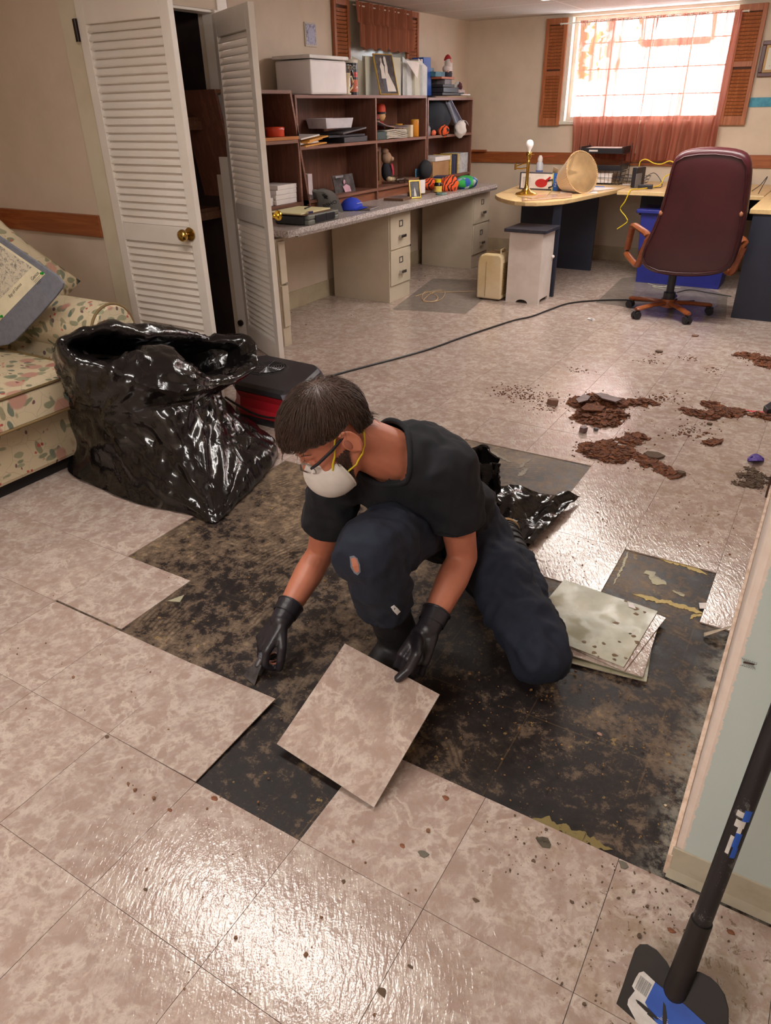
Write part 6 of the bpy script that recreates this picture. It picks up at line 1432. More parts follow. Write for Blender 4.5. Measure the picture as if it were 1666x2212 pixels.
for p, n_ in tmpl:
    path = [p-n_*.002]; d0 = (p-crown); d0 = d0-n_*d0.dot(n_)
    if d0.length < 1e-4: d0 = HF.copy()
    d0.normalize(); cl = p*38; d0 = (d0+HF*.25+V((NZ.noise(cl), NZ.noise(cl+V((9, 0, 0))), NZ.noise(cl+V((0, 9, 0)))))*.75+V((rs.gauss(0, .12), rs.gauss(0, .12), rs.gauss(0, .12)))).normalized()
    q = p; lift = rs.uniform(.0008, .0055)+.003*max(0, NZ.noise(p*30)); st = rs.uniform(.007, .0105); ok = 0
    for k in range(1, 6):
        q2 = q+d0*st; hit = ht.find_nearest(q2)
        if hit[0] is None: break
        f_, l_, u_ = hc(hit[0]); 
        if (q2-hit[0]).length > .014 and k > 3: break
        if (q2-hit[0]).length > .014: q2 = q2+V((0, 0, -.002))*k; path.append(q2.copy()); q = q2; d0 = (d0+V((0, 0, -.25))).normalized(); continue
        q2 = hit[0]+hit[1]*lift*(1+.15*k) if hit[1].dot(n_) > -.2 else q2
        d0 = (q2-q).normalized() if (q2-q).length > 1e-4 else d0
        path.append(q2.copy()); q = q2
    if len(path) < 3: continue
    r0 = rs.uniform(.0006, .0011); sb.tube(path, [r0]+[r0*(1-.8*k/(len(path)-1)) for k in range(1, len(path))], 3)
hair = ob('hair', sb, HAIR, body, smooth=180)
# stubble beard
def beardf(f, l, u):
    r2 = f*f+l*l+u*u
    if r2 > .0210 or u > -.018: return False
    if f < -.012+.1*NZ.noise(V((f, l, u))*60)*.2: return False
    return f > (-.02-u)*.45 and (abs(l) > .030 or u < -.07) and f < .07+u*.2 and f < .045+(-.03-u)*.6+.01*NZ.noise(V((f, l, u))*50)
bb = region(beardf, .0022)
t = NT('beard_stubble'); nb = t.noise(t.vec('World'), 300, 3, .7); t.set(t.mix(t.ramp(nb, ((.4, (0, 0, 0, 1)), (.6, (1, 1, 1, 1)))), lin((40, 27, 23)), lin((92, 58, 46))), .6); t.bump(nb, .8, .002)
sb = B(); sb.bm.free(); sb.bm = bb; bb.normal_update(); fc_ = [(f.calc_center_median(), f.normal.copy()) for f in bb.faces]; rs.shuffle(fc_)
for p, n_ in fc_[:1300]:
    d0 = (n_*.5-HU*.9+HF*.15).normalized(); sb.tube([p-n_*.001, p+d0*.004+n_*.001, p+d0*.007+n_*.0015], [.0008, .0006, .0003], 3)
ob('beard', sb, t.m, body, smooth=180)
b = B()
for s_ in (1, -1):
    for k in range(14): p0 = H(.090-.018*(k/13)**2, s_*(.014+.036*k/13), .026+.004*math.sin(k/13*PI)); b.tube([p0, p0+HL_*s_*.006+HU*.002+HF*.001], .0012, 4)
ob('eyebrows', b, HAIR, body)
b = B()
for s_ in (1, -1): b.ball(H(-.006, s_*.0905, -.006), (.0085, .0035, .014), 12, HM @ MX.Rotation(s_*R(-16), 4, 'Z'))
ob('ear_shade', b, mat('skin_shadow', (150, 88, 70), .6), body, smooth=180)  # darker skin ellipsoids paint the shade inside the ears
b = B()
for s_ in (1, -1): b.ball(H(.080, s_*.031, .001), (.010, .0155, .010), 14, HM)
ob('eyelids', b, SKIN, body, smooth=180)

# cloth helper: fold noise
def folds(bm, amp, fr_, seed=0, dirn=None):
    bm.normal_update()
    for v in bm.verts:
        q = v.co*fr_+V((seed, seed, seed)); a = 1-2*abs(NZ.noise(q)); a2 = 1-2*abs(NZ.noise(q*2.2+V((3, 5, 7))))
        a3 = 1-2*abs(NZ.noise(V((v.co.x*26, v.co.y*26, v.co.z*9))+V((seed, 1, 2))))
        v.co += v.normal*amp*(a*.7+a2*.45+a3*.28-.5)
def cutplane(bm, co, no):
    bmesh.ops.bisect_plane(bm, geom=bm.verts[:]+bm.edges[:]+bm.faces[:], plane_co=co, plane_no=no, clear_outer=True)
# T-shirt: trunk and two sleeves, cut open at neck and cuffs
SH = NT('black_cotton'); nn = SH.noise(SH.vec('World'), 8, 3); SH.set(SH.mix(nn, lin((15, 15, 21)), lin((21, 21, 29))), .9); SH.bump(SH.noise(SH.vec('World'), 500, 2), .3, .0008); SH = SH.m
b = B()
b.ball(TP(.72), (.172, .122, .160), 24, TM); b.ball(TP(.40, 0, 0), (.150, .122, .15), 22, TM); b.ball(TP(.08), (.152, .135, .13), 22, TM)
b.cap(NK-ta*.035, SL-ta*.01, .068, .066, 18); b.cap(NK-ta*.035, SR-ta*.01, .068, .066, 18)
b.ball(TP(.62, 0, -.03), (.15, .11, .14), 20, TM)
b.cyl(NK-ta*.05, NK+(H(-.028, 0, -.035)-NK)*.25, .085, .074, 24)
for S_, E_ in ((SL, EL), (SR, ER)): b.cap(S_, S_.lerp(E_, .80), .072, .070, 18)
sh = baked(b.bm, .0075, 6, .5); folds(sh, .014, 7.5, 2)
for S_, E_ in ((SL, EL), (SR, ER)):
    # open the cuff: remove what lies beyond 56 % of the upper arm, near the arm only
    co = S_.lerp(E_, .56); ax_ = (E_-S_).normalized(); geom = [f for f in sh.faces if (f.calc_center_median()-co).length < .19 and ((f.calc_center_median()-S_)-ax_*(f.calc_center_median()-S_).dot(ax_)).length < .088 and (f.calc_center_median()-co).dot(ax_) > 0]
    bmesh.ops.delete(sh, geom=geom, context='FACES')
    for v in sh.verts:
        if v.is_boundary and (v.co-co).length < .12:
            k_ = (v.co-co).dot(ax_)
            if abs(k_) < .03: v.co -= ax_*k_
collar_c = NK.lerp(H(-.028, 0, -.035), .10); nax = (H(-.028, 0, -.035)-NK).normalized(); front = -td if (-td).dot(HF) > 0 else td
cax = (nax-front*.28).normalized()
geom = [f for f in sh.faces if (f.calc_center_median()-collar_c).dot(cax) > .0 and (f.calc_center_median()-collar_c).length < .15]
# the opening is wider to the front
cen_o = collar_c+front*.004
def inhole(p):
    q = p-cen_o; k = q.dot(cax); w = q-cax*k; return w.length < .0735+.012*max(0, w.normalized().dot(front)) and k > -.10
geom = [f for f in sh.faces if inhole(f.calc_center_median())]
bmesh.ops.delete(sh, geom=geom, context='FACES')
for v in sh.verts:
    if v.is_boundary:
        q = v.co-cen_o; k_ = q.dot(cax); w_ = q-cax*k_
        if -.12 < k_ < .12 and w_.length < .11: v.co = cen_o+cax*k_+w_.normalized()*(.0735+.012*max(0, w_.normalized().dot(front)))
loose = [v for v in sh.verts if not v.link_faces]; bmesh.ops.delete(sh, geom=loose, context='VERTS')
sh.normal_update(); st_ = BVHTree.FromBMesh(sh)
shirt = ob('t_shirt', sh, SH, body, smooth=180, solid=.004)
e1 = cax.cross(V((0, 0, 1))).normalized(); 
w0 = (front-cax*front.dot(cax)).normalized(); w1 = cax.cross(w0); P_ = []
for k in range(48):
    a = 2*PI*k/48; w = w0*math.cos(a)+w1*math.sin(a); r_ = .0735+.012*max(0, math.cos(a)); q = cen_o+w*(r_+.004)
    # find the shirt height there
    hit = st_.ray_cast(q+cax*.08, -cax, .25)
    P_.append((hit[0]+cax*.001) if hit[0] is not None else None)
last = [p for p in P_ if p is not None]
if last:
    ks = [(cen_o-p).dot(cax) for p in last]; med = sorted(ks)[len(ks)//2]
    P_ = [p if p is not None and abs((cen_o-p).dot(cax)-med) < .07 else None for p in P_]
    for i in range(48):
        if P_[i] is None:
            a = 2*PI*i/48; w = w0*math.cos(a)+w1*math.sin(a); P_[i] = cen_o+w*(.072+.012*max(0, math.cos(a)))-cax*med
    for _ in range(3): P_ = [(P_[i-1]+P_[i]*2+P_[(i+1) % 48])/4 for i in range(48)]
    b = B(); b.tube(P_, .0075, 8, closed=True); ob('collar', b, SH, shirt, smooth=60)
for S_, E_ in ((SL, EL), (SR, ER)):
    ax_ = (E_-S_).normalized(); co = S_.lerp(E_, .555); x_ = ax_.cross(V((.3, .2, 1))).normalized(); y_ = ax_.cross(x_); P_ = []
    for k in range(36):
        a = 2*PI*k/36; w = x_*math.cos(a)+y_*math.sin(a); hit = st_.ray_cast(co-ax_*.006+w*.13, -w, .13); P_.append(hit[0]+ax_*.006 if hit[0] is not None and (hit[0]-co).length < .10 else co+w*.070)
    for _ in range(2): P_ = [(P_[i-1]+P_[i]*2+P_[(i+1) % 36])/4 for i in range(36)]
    b = B(); b.tube(P_, .0035, 6, closed=True); ob('sleeve_hem', b, SH, shirt, smooth=60)

# jeans
JN = NT('dark_denim'); P = JN.vec('World'); nj = JN.noise(P, 5, 4); JN.set(JN.mix(nj, lin((17, 22, 36)), lin((27, 35, 54))), .85); JN.bump(JN.noise(P, 350, 2), .35, .001); JN = JN.m
b = B(); b.ball(PC-ta*.01, (.142, .125, .112), 22, TM)
b.cap(HPL, KL+V((0, 0, .012)), .098, .078, 20); b.cap(HPR, KR, .104, .078, 20); b.cap(HPL, PC, .10, .11); b.cap(HPR, PC, .11, .11)
b.cap(KL+V((0, 0, .008)), KL.lerp(AL, .45), .078, .070, 18); b.cap(KL.lerp(AL, .45), AL.lerp(KL, .02), .070, .058, 18)
b.cap(KR, KR.lerp(AR, .45), .078, .070, 18); b.cap(KR.lerp(AR, .4), KR.lerp(AR, .66), .070, .066, 18)
jn = baked(b.bm, .0075, 6, .5); folds(jn, .017, 8, 9)
dR_ = (AR-KR).normalized(); geom = [f for f in jn.faces if (f.calc_center_median()-KR.lerp(AR, .58)).dot(dR_) > 0 and (f.calc_center_median()-KR.lerp(AR, .8)).length < .12 and f.calc_center_median().y < .75]
bmesh.ops.delete(jn, geom=geom, context='FACES')
for v in jn.verts: v.co.z = max(v.co.z, .002)
jn.normal_update(); jt = BVHTree.FromBMesh(jn)
jeans = ob('jeans', jn, JN, body, smooth=180, solid=.004)
def patch(tree_, px, py, outline, name, m_, parent, off=.0035, label=None):
    P_ = []
    for dx, dy in outline:
        h_ = tree_.ray_cast(CO, ray(px+dx, py+dy).normalized(), 6)
        if h_[0] is None: continue
        P_.append(h_[0]+h_[1]*off*(1 if h_[1].dot(CO-h_[0]) > 0 else -1))
    if len(P_) < 3: return None
    b = B(); c = sum(P_, V())/len(P_); h_ = tree_.ray_cast(CO, (c-CO).normalized(), 6); 
    if h_[0] is not None: c = h_[0]+h_[1]*off*(1 if h_[1].dot(CO-h_[0]) > 0 else -1)
    for i in range(len(P_)): b.face([c, P_[i], P_[(i+1) % len(P_)]])
    return ob(name, b, m_, parent, label=label, solid=.0012)
patch(jt, 769, 1222, [(-12, -20), (-4, -22), (4, -16), (9, -2), (10, 12), (4, 19), (-3, 14), (-9, 2)], 'knee_tear_fray', mat('frayed_thread', (120, 124, 136), .9), jeans, .0030, 'frayed rim of the torn knee')
patch(jt, 769, 1222, [(-9, -16), (-3, -18), (3, -13), (6, -2), (7, 9), (2, 13), (-2, 9), (-6, 1)], 'knee_tear', SKIN, jeans, .0042, 'bare skin showing through the torn knee')
# boots
BT_ = mat('black_boot', (36, 33, 36), .55, c2=(28, 26, 28), ns=10, bump=.2, bs=80)
b = B(); b.cap(KR.lerp(AR, .50), AR+V((0, .0, -.02)), .058, .056, 18); b.cap(AR+V((0, 0, -.03)), V((.196, .50, .045)), .050, .042, 16); b.ball((.215, .625, .06), (.046, .055, .055)); b.ball((.194, .485, .038), (.046, .05, .034))
bt = baked(b.bm, .007, 4); folds(bt, .003, 14, 3)
for v in bt.verts: v.co.z = max(v.co.z, .012)
boot = ob('boot', bt, BT_, body, smooth=180)
b = B(); o_ = catmull([V((.255, .66, 0)), V((.215, .685, 0)), V((.172, .65, 0)), V((.158, .56, 0)), V((.148, .48, 0)), V((.19, .430, 0)), V((.238, .48, 0)), V((.245, .57, 0))], 5); b.prism(o_, (0, 0, .018)); ob('sole', b, mat('boot_sole', (26, 24, 26), .7), boot)
REF = mat('reflective_strip', (250, 252, 255), .25)
b2_ = bmesh.new(); b2_.from_mesh(boot.data); b2_.transform(RM[boot.name]); bt_tree = BVHTree.FromBMesh(b2_)
fd = (AL-KL).normalized(); toe = AL+fd*.14+V((-.02, .0, .025)); heel = AL+fd*.03+V((.02, .02, .035))
b = B(); b.cap(AL+V((0, 0, -.01)), AL+fd*.05, .052, .050, 18); b.cap(AL+fd*.03+V((0, 0, .008)), toe, .050, .044, 18)
bt = baked(b.bm, .007, 4)
for v in bt.verts: v.co.z = max(v.co.z, .004)
b3_ = bt.copy(); boot2 = ob('boot', bt, BT_, body, smooth=180); t2 = BVHTree.FromBMesh(b3_)
b = B(); x_ = fd.cross(V((0, 0, 1))).normalized(); y_ = x_.cross(fd)
for k in range(4):
    c = AL.lerp(toe, .25+.22*k)+V((0, 0, .004)); b.tube([c+(x_*math.cos(a)+y_*math.sin(a))*(.0505-.0015*k) for a in [R(-40+i*13) for i in range(21)]], .003, 6)
ob('tread_bands', b, mat('tread_grey', (58, 54, 54), .6), boot2, smooth=60)
b = B(); c = toe+fd*.005; b.tube([c+(x_*math.cos(a)+y_*math.sin(a))*.047 for a in [R(-30+i*12) for i in range(19)]], .0045, 6); ob('welt', b, mat('tan_welt', (176, 140, 92), .6), boot2, label='tan welt around the sole', smooth=60)
for (px, py, tr, par) in ((853, 1316, bt_tree, boot), (1123, 1196, t2, boot2)):
    patch(jt if tr is bt_tree else t2, px, py, [(-9, -7), (-3, -11), (5, -3), (9, 4), (3, 10), (-4, 1)] if tr is bt_tree else [(-8, -9), (0, -12), (7, -4), (9, 8), (3, 13), (-5, 2)], 'reflective_tab', REF, jeans if tr is bt_tree else par, .004, 'bright reflective tab')

# gloves
GL = mat('black_nitrile', (42, 38, 44), .38, c2=(34, 31, 36), ns=8, bump=.35, bs=120)
for W_, E_, d_, n__, s__, kw in ((WL, EL, dL, nL, sL, cL), (WR, ER, dR, nR, sR, cR)):
    b = B(); hand(b, W_, d_, n__, s__, 1.0, thick=1.12, **kw)
    up_ = (E_-W_).normalized(); b.cap(W_, W_+up_*.03, .0315, .034, 16)
    g = baked(b.bm, .0034, 3, .5); gg = ob('glove', g, GL, body, smooth=180)
    c = W_+up_*.045; x_ = up_.cross(V((0, 0, 1))).normalized(); y_ = up_.cross(x_)
    b = B(); b.cyl(W_+up_*.02, W_+up_*.056, .0355, .0385, 24, caps=False); b.tube([W_+up_*.056+(x_*math.cos(a)+y_*math.sin(a))*.0385 for a in [2*PI*i/24 for i in range(24)]], .0022, 6, closed=True); ob('glove_cuff', b, GL, gg, smooth=60)

# dust mask, straps, glasses
MW = mat('mask_white', (226, 220, 214), .7, c2=(212, 204, 198), ns=8, bump=.1, bs=200)
b = B()
def mk(u, v):
    a = 2*PI*u; r_ = math.sin(v*PI/2); k = math.cos(v*PI/2)
    hh = .068 if math.sin(a) > 0 else .070; w_ = .063
    lift = .012*math.cos(2*a)
    return H(.054+.078*k**.75-.014*abs(math.cos(a))*r_, w_*math.cos(a)*r_, -.060+hh*math.sin(a)*r_)
b.grid(mk, 48, 18, closed_u=True); mask = ob('dust_mask', b, MW, body, smooth=180, solid=.003)
b = B(); b.tube([mk(k/48, 1.0) for k in range(48)], .0025, 6, closed=True); ob('mask_rim', b, MW, mask, smooth=60)
b = B(); b.tube([H(.1155-.25*abs(l)-.0, l, -.004-.1*abs(l)) for l in (-.034, -.02, -.008, 0, .008, .02, .034)], .0030, 6, flat=.5); ob('nose_clip', b, mat('clip_metal', (150, 150, 146), .3, .9), mask, smooth=60)
b = B(); [b.box(mk(.80-.012*k, .80)+(mk(.80-.012*k, .80)-H(.04, 0, -.05)).normalized()*.002, (.0022, .0022, .006), M=HM) for k in range(5)]; ob('printed_marks', b, INK, mask)
YS = mat('yellow_elastic', (222, 200, 36), .6)
def strap(pts, nm='strap'):
    P_ = []
    for i in range(len(pts)-1):
        for k in range(5):
            q = pts[i].lerp(pts[i+1], k/5); hn_ = tree.find_nearest(q)
            if hn_[0] is not None: q = hn_[0]+(q-hn_[0]).normalized()*max(.004, (q-hn_[0]).length) if (q-hn_[0]).dot(hn_[1]) > 0 else hn_[0]+hn_[1]*.004
            P_.append(q)
    P_.append(pts[-1]); b = B(); b.tube(P_, .0024, 6); ob(nm, b, YS, mask, smooth=60)
for s_ in (1, -1):
    strap([H(.062, s_*.055, -.035), H(.035, s_*.072, -.010), H(.010, s_*.083, .022), H(-.01, s_*.088, .040)])
    strap([H(.050, s_*.056, -.068), H(.012, s_*.068, -.066), H(-.035, s_*.068, -.045), H(-.060, s_*.055, -.020)])
GF = mat('glasses_black', (24, 26, 36), .25)
b = B(); e_g = None
b = B()
for s_ in (1, -1):
    P_ = [H(.100-.010*abs(math.cos(a)), s_*(.034+.027*math.cos(a)), .000+.019*math.sin(a)) for a in [2*PI*i/20 for i in range(20)]]
    b.tube(P_, .0016, 6, closed=True)
b.tube([H(.102, -.009, .004), H(.106, 0, .006), H(.102, .009, .004)], .0018, 6)
gls = ob('safety_glasses', b, mat('clear_rim', (150, 144, 136), .2), body, smooth=60)
b = B()
for s_ in (1, -1): b.tube([H(.095, s_*.062, .006), H(.075, s_*.073, .007), H(.030, s_*.083, .010), H(-.012, s_*.088, .016)], [.0032, .0042, .0040, .003], 6)
ob('temple_arm', b, GF, gls, label='black temple arm', smooth=60)
LN = NT('lens_clear'); LN.set((1, 1, 1, 1), .03, Alpha=.12); b = B()
for s_ in (1, -1): b.prism([H(.0995-.010*abs(math.cos(a)), s_*(.034+.026*math.cos(a)), .000+.018*math.sin(a)) for a in [2*PI*i/20 for i in range(20)]], HF*.001)
ob('lens', b, LN.m, gls)
# ================================================================== tiles in hand and stacked, tools, debris
TB = NT('tile_underside'); P = TB.vec('World'); a = TB.noise(P, 7, 4, .6); cc = TB.ramp(a, ((.4, (150, 146, 120)), (.6, (176, 170, 144))))
TB.set(cc, TB.ramp(TB.noise(P, 11, 3), ((.4, (.12, .12, .12, 1)), (.6, (.4, .4, .4, 1))))); TB = TB.m
def tile_thing(corners, nrm, lab, top=None, name='floor_tile', th=.003, group=None):
    """corners of the upper face in order; upper skin and grey-green underside"""
    e = empty(name, sum((V(c) for c in corners), V())/4, lab, 'floor tile', group); n = V(nrm).normalized()
    b = B(); b.prism(corners, -n*(th*.45)); ob('wear_layer', b, top or TILE2, e)
    b = B(); b.prism([V(c)-n*(th*.46) for c in corners], -n*(th*.54)); ob('underside', b, TB, e); return e
C4 = [V((.122, .464, .136)), V((.423, .433, .122)), V((.392, .167, .004)), V((.088, .194, .008))]
C4 = [Dp(745, 1390, (C4[0]-CO).dot(FW)), Dp(950, 1500, (C4[1]-CO).dot(FW)), Dp(808, 1744, (V((.392, .167, -.021))-CO).dot(FW)*.992), Dp(598, 1607, (V((.088, .194, -.006))-CO).dot(FW)*.992)]
C4 = [CO+(c-CO)*.985 for c in C4]
nt = (C4[1]-C4[0]).cross(C4[3]-C4[0]); nt = nt if nt.z > 0 else -nt
tile_thing(C4, nt, 'beige floor tile held tilted up in the gloved left hand')
# stack of lifted tiles, undersides up
G = [(.405, 1.178), (.742, 1.220), (.815, .925), (.49, .86)]
def quad(px4, z): return [Zp(x, y, z) for x, y in px4]
def stackt(px, py, rz, z, lab, flip=True, jag=0):
    c = Zp(px, py, z); ca, sa = math.cos(R(rz)), math.sin(R(rz)); h = T/2
    P4 = [c+V((x*ca-y*sa, x*sa+y*ca, 0)) for x, y in ((-h, -h), (h, -h), (h, h), (-h, h))]
    e = empty('floor_tile', c, lab, 'floor tile', 'lifted tiles stacked upside down beside the knee')
    lo, hi = (TILE2, TB) if flip else (TB, TILE2)
    b = B(); b.prism([p for p in P4], (0, 0, -.0014)); ob('upper_face', b, hi, e); b = B(); b.prism([p-V((0, 0, .0015)) for p in P4], (0, 0, -.0015)); ob('lower_face', b, lo, e)
    if flip and z > .017:
        rq = random.Random(int(z*1e4)); b = B()
        for k in range(26):
            u_, v_ = (rq.uniform(.05, .17)*h/.17, rq.uniform(-h, h)) if k % 2 else (rq.uniform(-h, h), rq.uniform(-h, -h*.7))
            q = c+V((u_*ca-v_*sa, u_*sa+v_*ca, .0004)); r_ = rq.uniform(.003, .011)
            b.prism([q+V((r_*rq.uniform(.5, 1.2)*math.cos(a), r_*rq.uniform(.4, 1)*math.sin(a), 0)) for a in [2*PI*i/7 for i in range(7)]], (0, 0, .0006))
        ob('glue_residue', b, mat('glue_brown', (112, 84, 52), .6, c2=(60, 44, 34), ns=40, amt=1), e)
stackt(1292, 1372, 8, .0045, 'lowest lifted tile of the stack beside the knee')
stackt(1285, 1350, -3, .009, 'second lifted tile from the bottom of the stack beside the knee')
stackt(1296, 1360, 3, .0135, 'third lifted tile from the bottom of the stack, beige side up', False)
stackt(1290, 1345, -9, .018, 'fourth lifted tile from the bottom of the stack, beige side up', False)
stackt(1278, 1338, -4.5, .0225, 'topmost lifted tile of the stack showing its grey-green underside')
b = B(); b.prism([Zp(*q, .0235) for q in ((1357, 1302), (1368, 1304), (1374, 1316), (1358, 1311))], (0, 0, .0012)); ob('tile_chip', b, PAP, label='small white chip on the topmost stacked tile', cat='chip')
b = B(); b.prism([Zp(*q, .0) for q in ((1510, 1303), (1527, 1303), (1526, 1315), (1512, 1315))], (0, 0, .002)); ob('tile_chip', b, PAP, label='white rectangular chip at the corner of the yellow-streaked patch', cat='chip')
b = B(); b.prism([Zp(*q, -.0034) for q in ((362, 1299), (398, 1286), (389, 1301))], (0, 0, .002)); ob('tile_chip', b, TB, label='triangular grey-green tile shard on the old adhesive at the left', cat='chip')
b = B(); b.grid(lambda u, v: Zp(1521+78*u, 1367-20*u+(8-6*u)*v, .004+.02*math.sin(PI*u)*(.5+.5*v)), 12, 4); ob('peeled_strip', b, mat('peel_beige', (190, 172, 150), .5), label='curled translucent strip peeled up at the wall side', cat='strip', solid=.001, smooth=60)
# yellow glue left along the edges of removed tiles
YG = mat('yellow_glue', (186, 160, 82), .5, c2=(140, 112, 52), ns=30, amt=1, bump=.6, bs=60)
def glue(pts, w, seed, lab, m_=YG, n=60, z=-.0034, name='adhesive_residue'):
    rq = random.Random(seed); P_ = [Zp(x, y, z) for x, y in pts]; L_ = []; R_ = []
    for i in range(len(P_)-1):
        for k in range(n): 
            u = k/n; p = P_[i].lerp(P_[i+1], u); d = (P_[i+1]-P_[i]).normalized(); s_ = V((-d.y, d.x, 0)); t_ = (i+u)/(len(P_)-1); env = min(1, 6*t_, 6*(1-t_))
            ww = w*env*(.55+.6*NZ.noise(p*38+V((seed, 0, 0)))+.35*NZ.noise(p*110)); L_.append(p+s_*max(.0004, ww)); R_.append(p-s_*max(.0004, w*env*(.5+.6*NZ.noise(p*45+V((0, seed, 0)))+.4*NZ.noise(p*130))))
    b = B(); vs = [(b.bm.verts.new(a), b.bm.verts.new(c_), b.bm.verts.new(a+V((0, 0, .0013))), b.bm.verts.new(c_+V((0, 0, .0013)))) for a, c_ in zip(L_, R_)]
    for i in range(len(vs)-1):
        A, C = vs[i], vs[i+1]; b.bm.faces.new((A[2], A[3], C[3], C[2])); b.bm.faces.new((A[0], A[2], C[2], C[0])); b.bm.faces.new((A[3], A[1], C[1], C[3]))
    ob(name, b, m_, label=lab, cat='adhesive residue')
glue([(1425, 1207), (1470, 1218), (1530, 1243)], .018, 1, 'yellow glue streak along the top edge of the dark patch by the wall')
glue([(1365, 1283), (1440, 1303), (1480, 1312), (1520, 1326)], .022, 2, 'jagged yellow glue streak along the lower edge of the dark patch by the wall')
glue([(1395, 1232), (1412, 1248), (1440, 1264)], .030, 3, 'oval olive glue smear in the middle of the dark patch', mat('olive_glue', (150, 138, 84), .4, c2=(120, 104, 60), ns=20))
glue([(1452, 1276), (1470, 1282), (1478, 1290)], .012, 4, 'small olive glue smear right of the oval smear', mat('olive_glue', (150, 138, 84), .4))
glue([(1325, 1265), (1345, 1225), (1358, 1190)], .008, 5, 'pale glue line at the left side of the dark patch', mat('olive_glue', (150, 138, 84), .4))
glue([(1490, 1338), (1502, 1330), (1518, 1328)], .010, 8, 'short yellow glue flake below the white rectangular chip')
glue([(1150, 1768), (1215, 1790), (1262, 1815), (1325, 1836)], .022, 6, 'broad yellow-green glue band along the tile edge near the wall corner', mat('olive_yellow', (122, 106, 56), .55, c2=(84, 68, 38), ns=60, amt=1, bump=.8, bs=90))
glue([(1060, 975), (1105, 1000)], .018, 9, 'left grey-green trowel smear in the far bare patch', mat('grey_smear', (128, 118, 98), .5, c2=(110, 96, 78), ns=20))
glue([(1140, 1012), (1118, 1030)], .022, 10, 'middle grey-green trowel smear in the far bare patch', mat('grey_smear', (128, 118, 98), .5))
glue([(1150, 990), (1120, 1012)], .016, 12, 'slanting grey-green trowel smear in the far bare patch', mat('grey_smear', (128, 118, 98), .5))

# scraper in the right hand
e = empty('scraper', Zp(540, 1465, .0), 'grey hand scraper held in the gloved right hand', 'scraper')
tipc = Zp(538, 1470, -.002); hnd = V((-.100, .405, .075)); sd = (hnd-tipc).normalized(); sx_ = sd.cross(V((0, 0, 1))).normalized(); sn = sx_.cross(sd)
STL = mat('worn_steel', (132, 134, 142), .3, .85, c2=(90, 90, 98), ns=20)
b = B(); b.prism([tipc-sx_*.028, tipc+sx_*.028, tipc+sx_*.014+sd*.055, tipc-sx_*.014+sd*.055], sn*.0015); ob('blade', b, STL, e)
b = B(); b.cap(tipc+sd*.05, tipc+sd*.075, .009, .011, 12); ob('ferrule', b, STL, e, smooth=50)
b = B(); b.cap(tipc+sd*.075, tipc+sd*.15, .0125, .0135, 14); [b.tube([tipc+sd*(.08+.012*k)+(sx_*math.cos(a)+sn*math.sin(a))*.0135 for a in [2*PI*i/14 for i in range(14)]], .0015, 5, closed=True) for k in range(4)]; ob('grip', b, mat('grip_grey', (84, 84, 92), .5), e, smooth=50)

# shovel leaning against the near wall
SV = mat('blackened_steel', (30, 25, 24), .55, .2, c2=(40, 34, 32), ns=10, bump=.3, bs=30)
e = empty('shovel', Zp(1460, 2190, 0), 'black-handled flat shovel leaning in the near right corner', 'shovel')
s0 = Yp(1470, 2112, .06); s1 = Yp(1738, 1400, .20)
sax = (s1-s0).normalized()
top = s0+sax*1.25
b = B(); t = NT('scuffed_black_paint'); P = t.vec('World'); nz_ = t.noise(t.vec('World', (1, 1, .6)), 50, 5, .8); t.set(t.mix(t.ramp(nz_, ((.585, (0, 0, 0, 1)), (.64, (.7, .7, .7, 1)))), lin((24, 21, 24)), lin((110, 106, 106))), .5)
b.cyl(s0+sax*.10, top, .0150, .0150, 24); ob('handle', b, t.m, e, smooth=50)
b = B(); b.cyl(s0-sax*.03, s0+sax*.13, .0195, .0172, 24); b.ball(s0-sax*.03, (.0195, .0195, .0195)); ob('socket', b, SV, e, smooth=50)
# blade plane: through the outline seen, nearly upright
bp0 = Zp(1335, 2250, .0); bN = V((-.22, -.78, .58)).normalized(); bP = s0-sax*.02
bo = [(1462, 2120), (1440, 2078), (1418, 2052), (1398, 2040), (1382, 2040), (1372, 2050), (1362, 2078), (1345, 2130), (1318, 2205), (1300, 2260), (1420, 2330), (1545, 2400), (1560, 2300), (1574, 2220), (1574, 2180), (1566, 2150), (1552, 2128), (1535, 2112), (1512, 2100), (1500, 2098)]
bp = [PL(x, y, bP, bN) for x, y in bo]
b = B(); b.prism(bp, -bN*.003); ob('blade', b, SV, e, bevel=.001)
def onb(x, y, k=0): return PL(x, y, bP, bN)+bN*(.0004+k*.0004)
LB = mat('label_blue', (34, 84, 176), .4, c2=(28, 70, 156), ns=8); LW = mat('label_white', (206, 202, 198), .5, c2=(186, 180, 174), ns=30)
def onblade(nm, pts, m_, k=1): b = B(); b.prism([onb(x, y, k) for x, y in pts], bN*.0003); ob(nm, b, m_, e)
onblade('label_paper', [(1381, 2101), (1391, 2098), (1416, 2121), (1398, 2160), (1408, 2172), (1398, 2190), (1422, 2212), (1430, 2290), (1380, 2240), (1372, 2200), (1356, 2170), (1358, 2158), (1372, 2140), (1366, 2130), (1374, 2112)], LW, 0)
onblade('blue_label', [(1416, 2121), (1440, 2140), (1480, 2170), (1524, 2210), (1560, 2250), (1500, 2330), (1425, 2270), (1420, 2212), (1394, 2165)], LB, 1)
for i in range(15):
    w_ = (1.1, .6, .6, 1.3, .7)[i % 5]; x0 = 1385+1.35*i*.98; y0 = 2106+1.18*i
    onblade('barcode', [(x0, y0), (x0+w_*.55, y0+w_*.45), (x0+w_*.55-14, y0+w_*.45+31), (x0-14, y0+31)], INK, 2) if False else None
b = B()
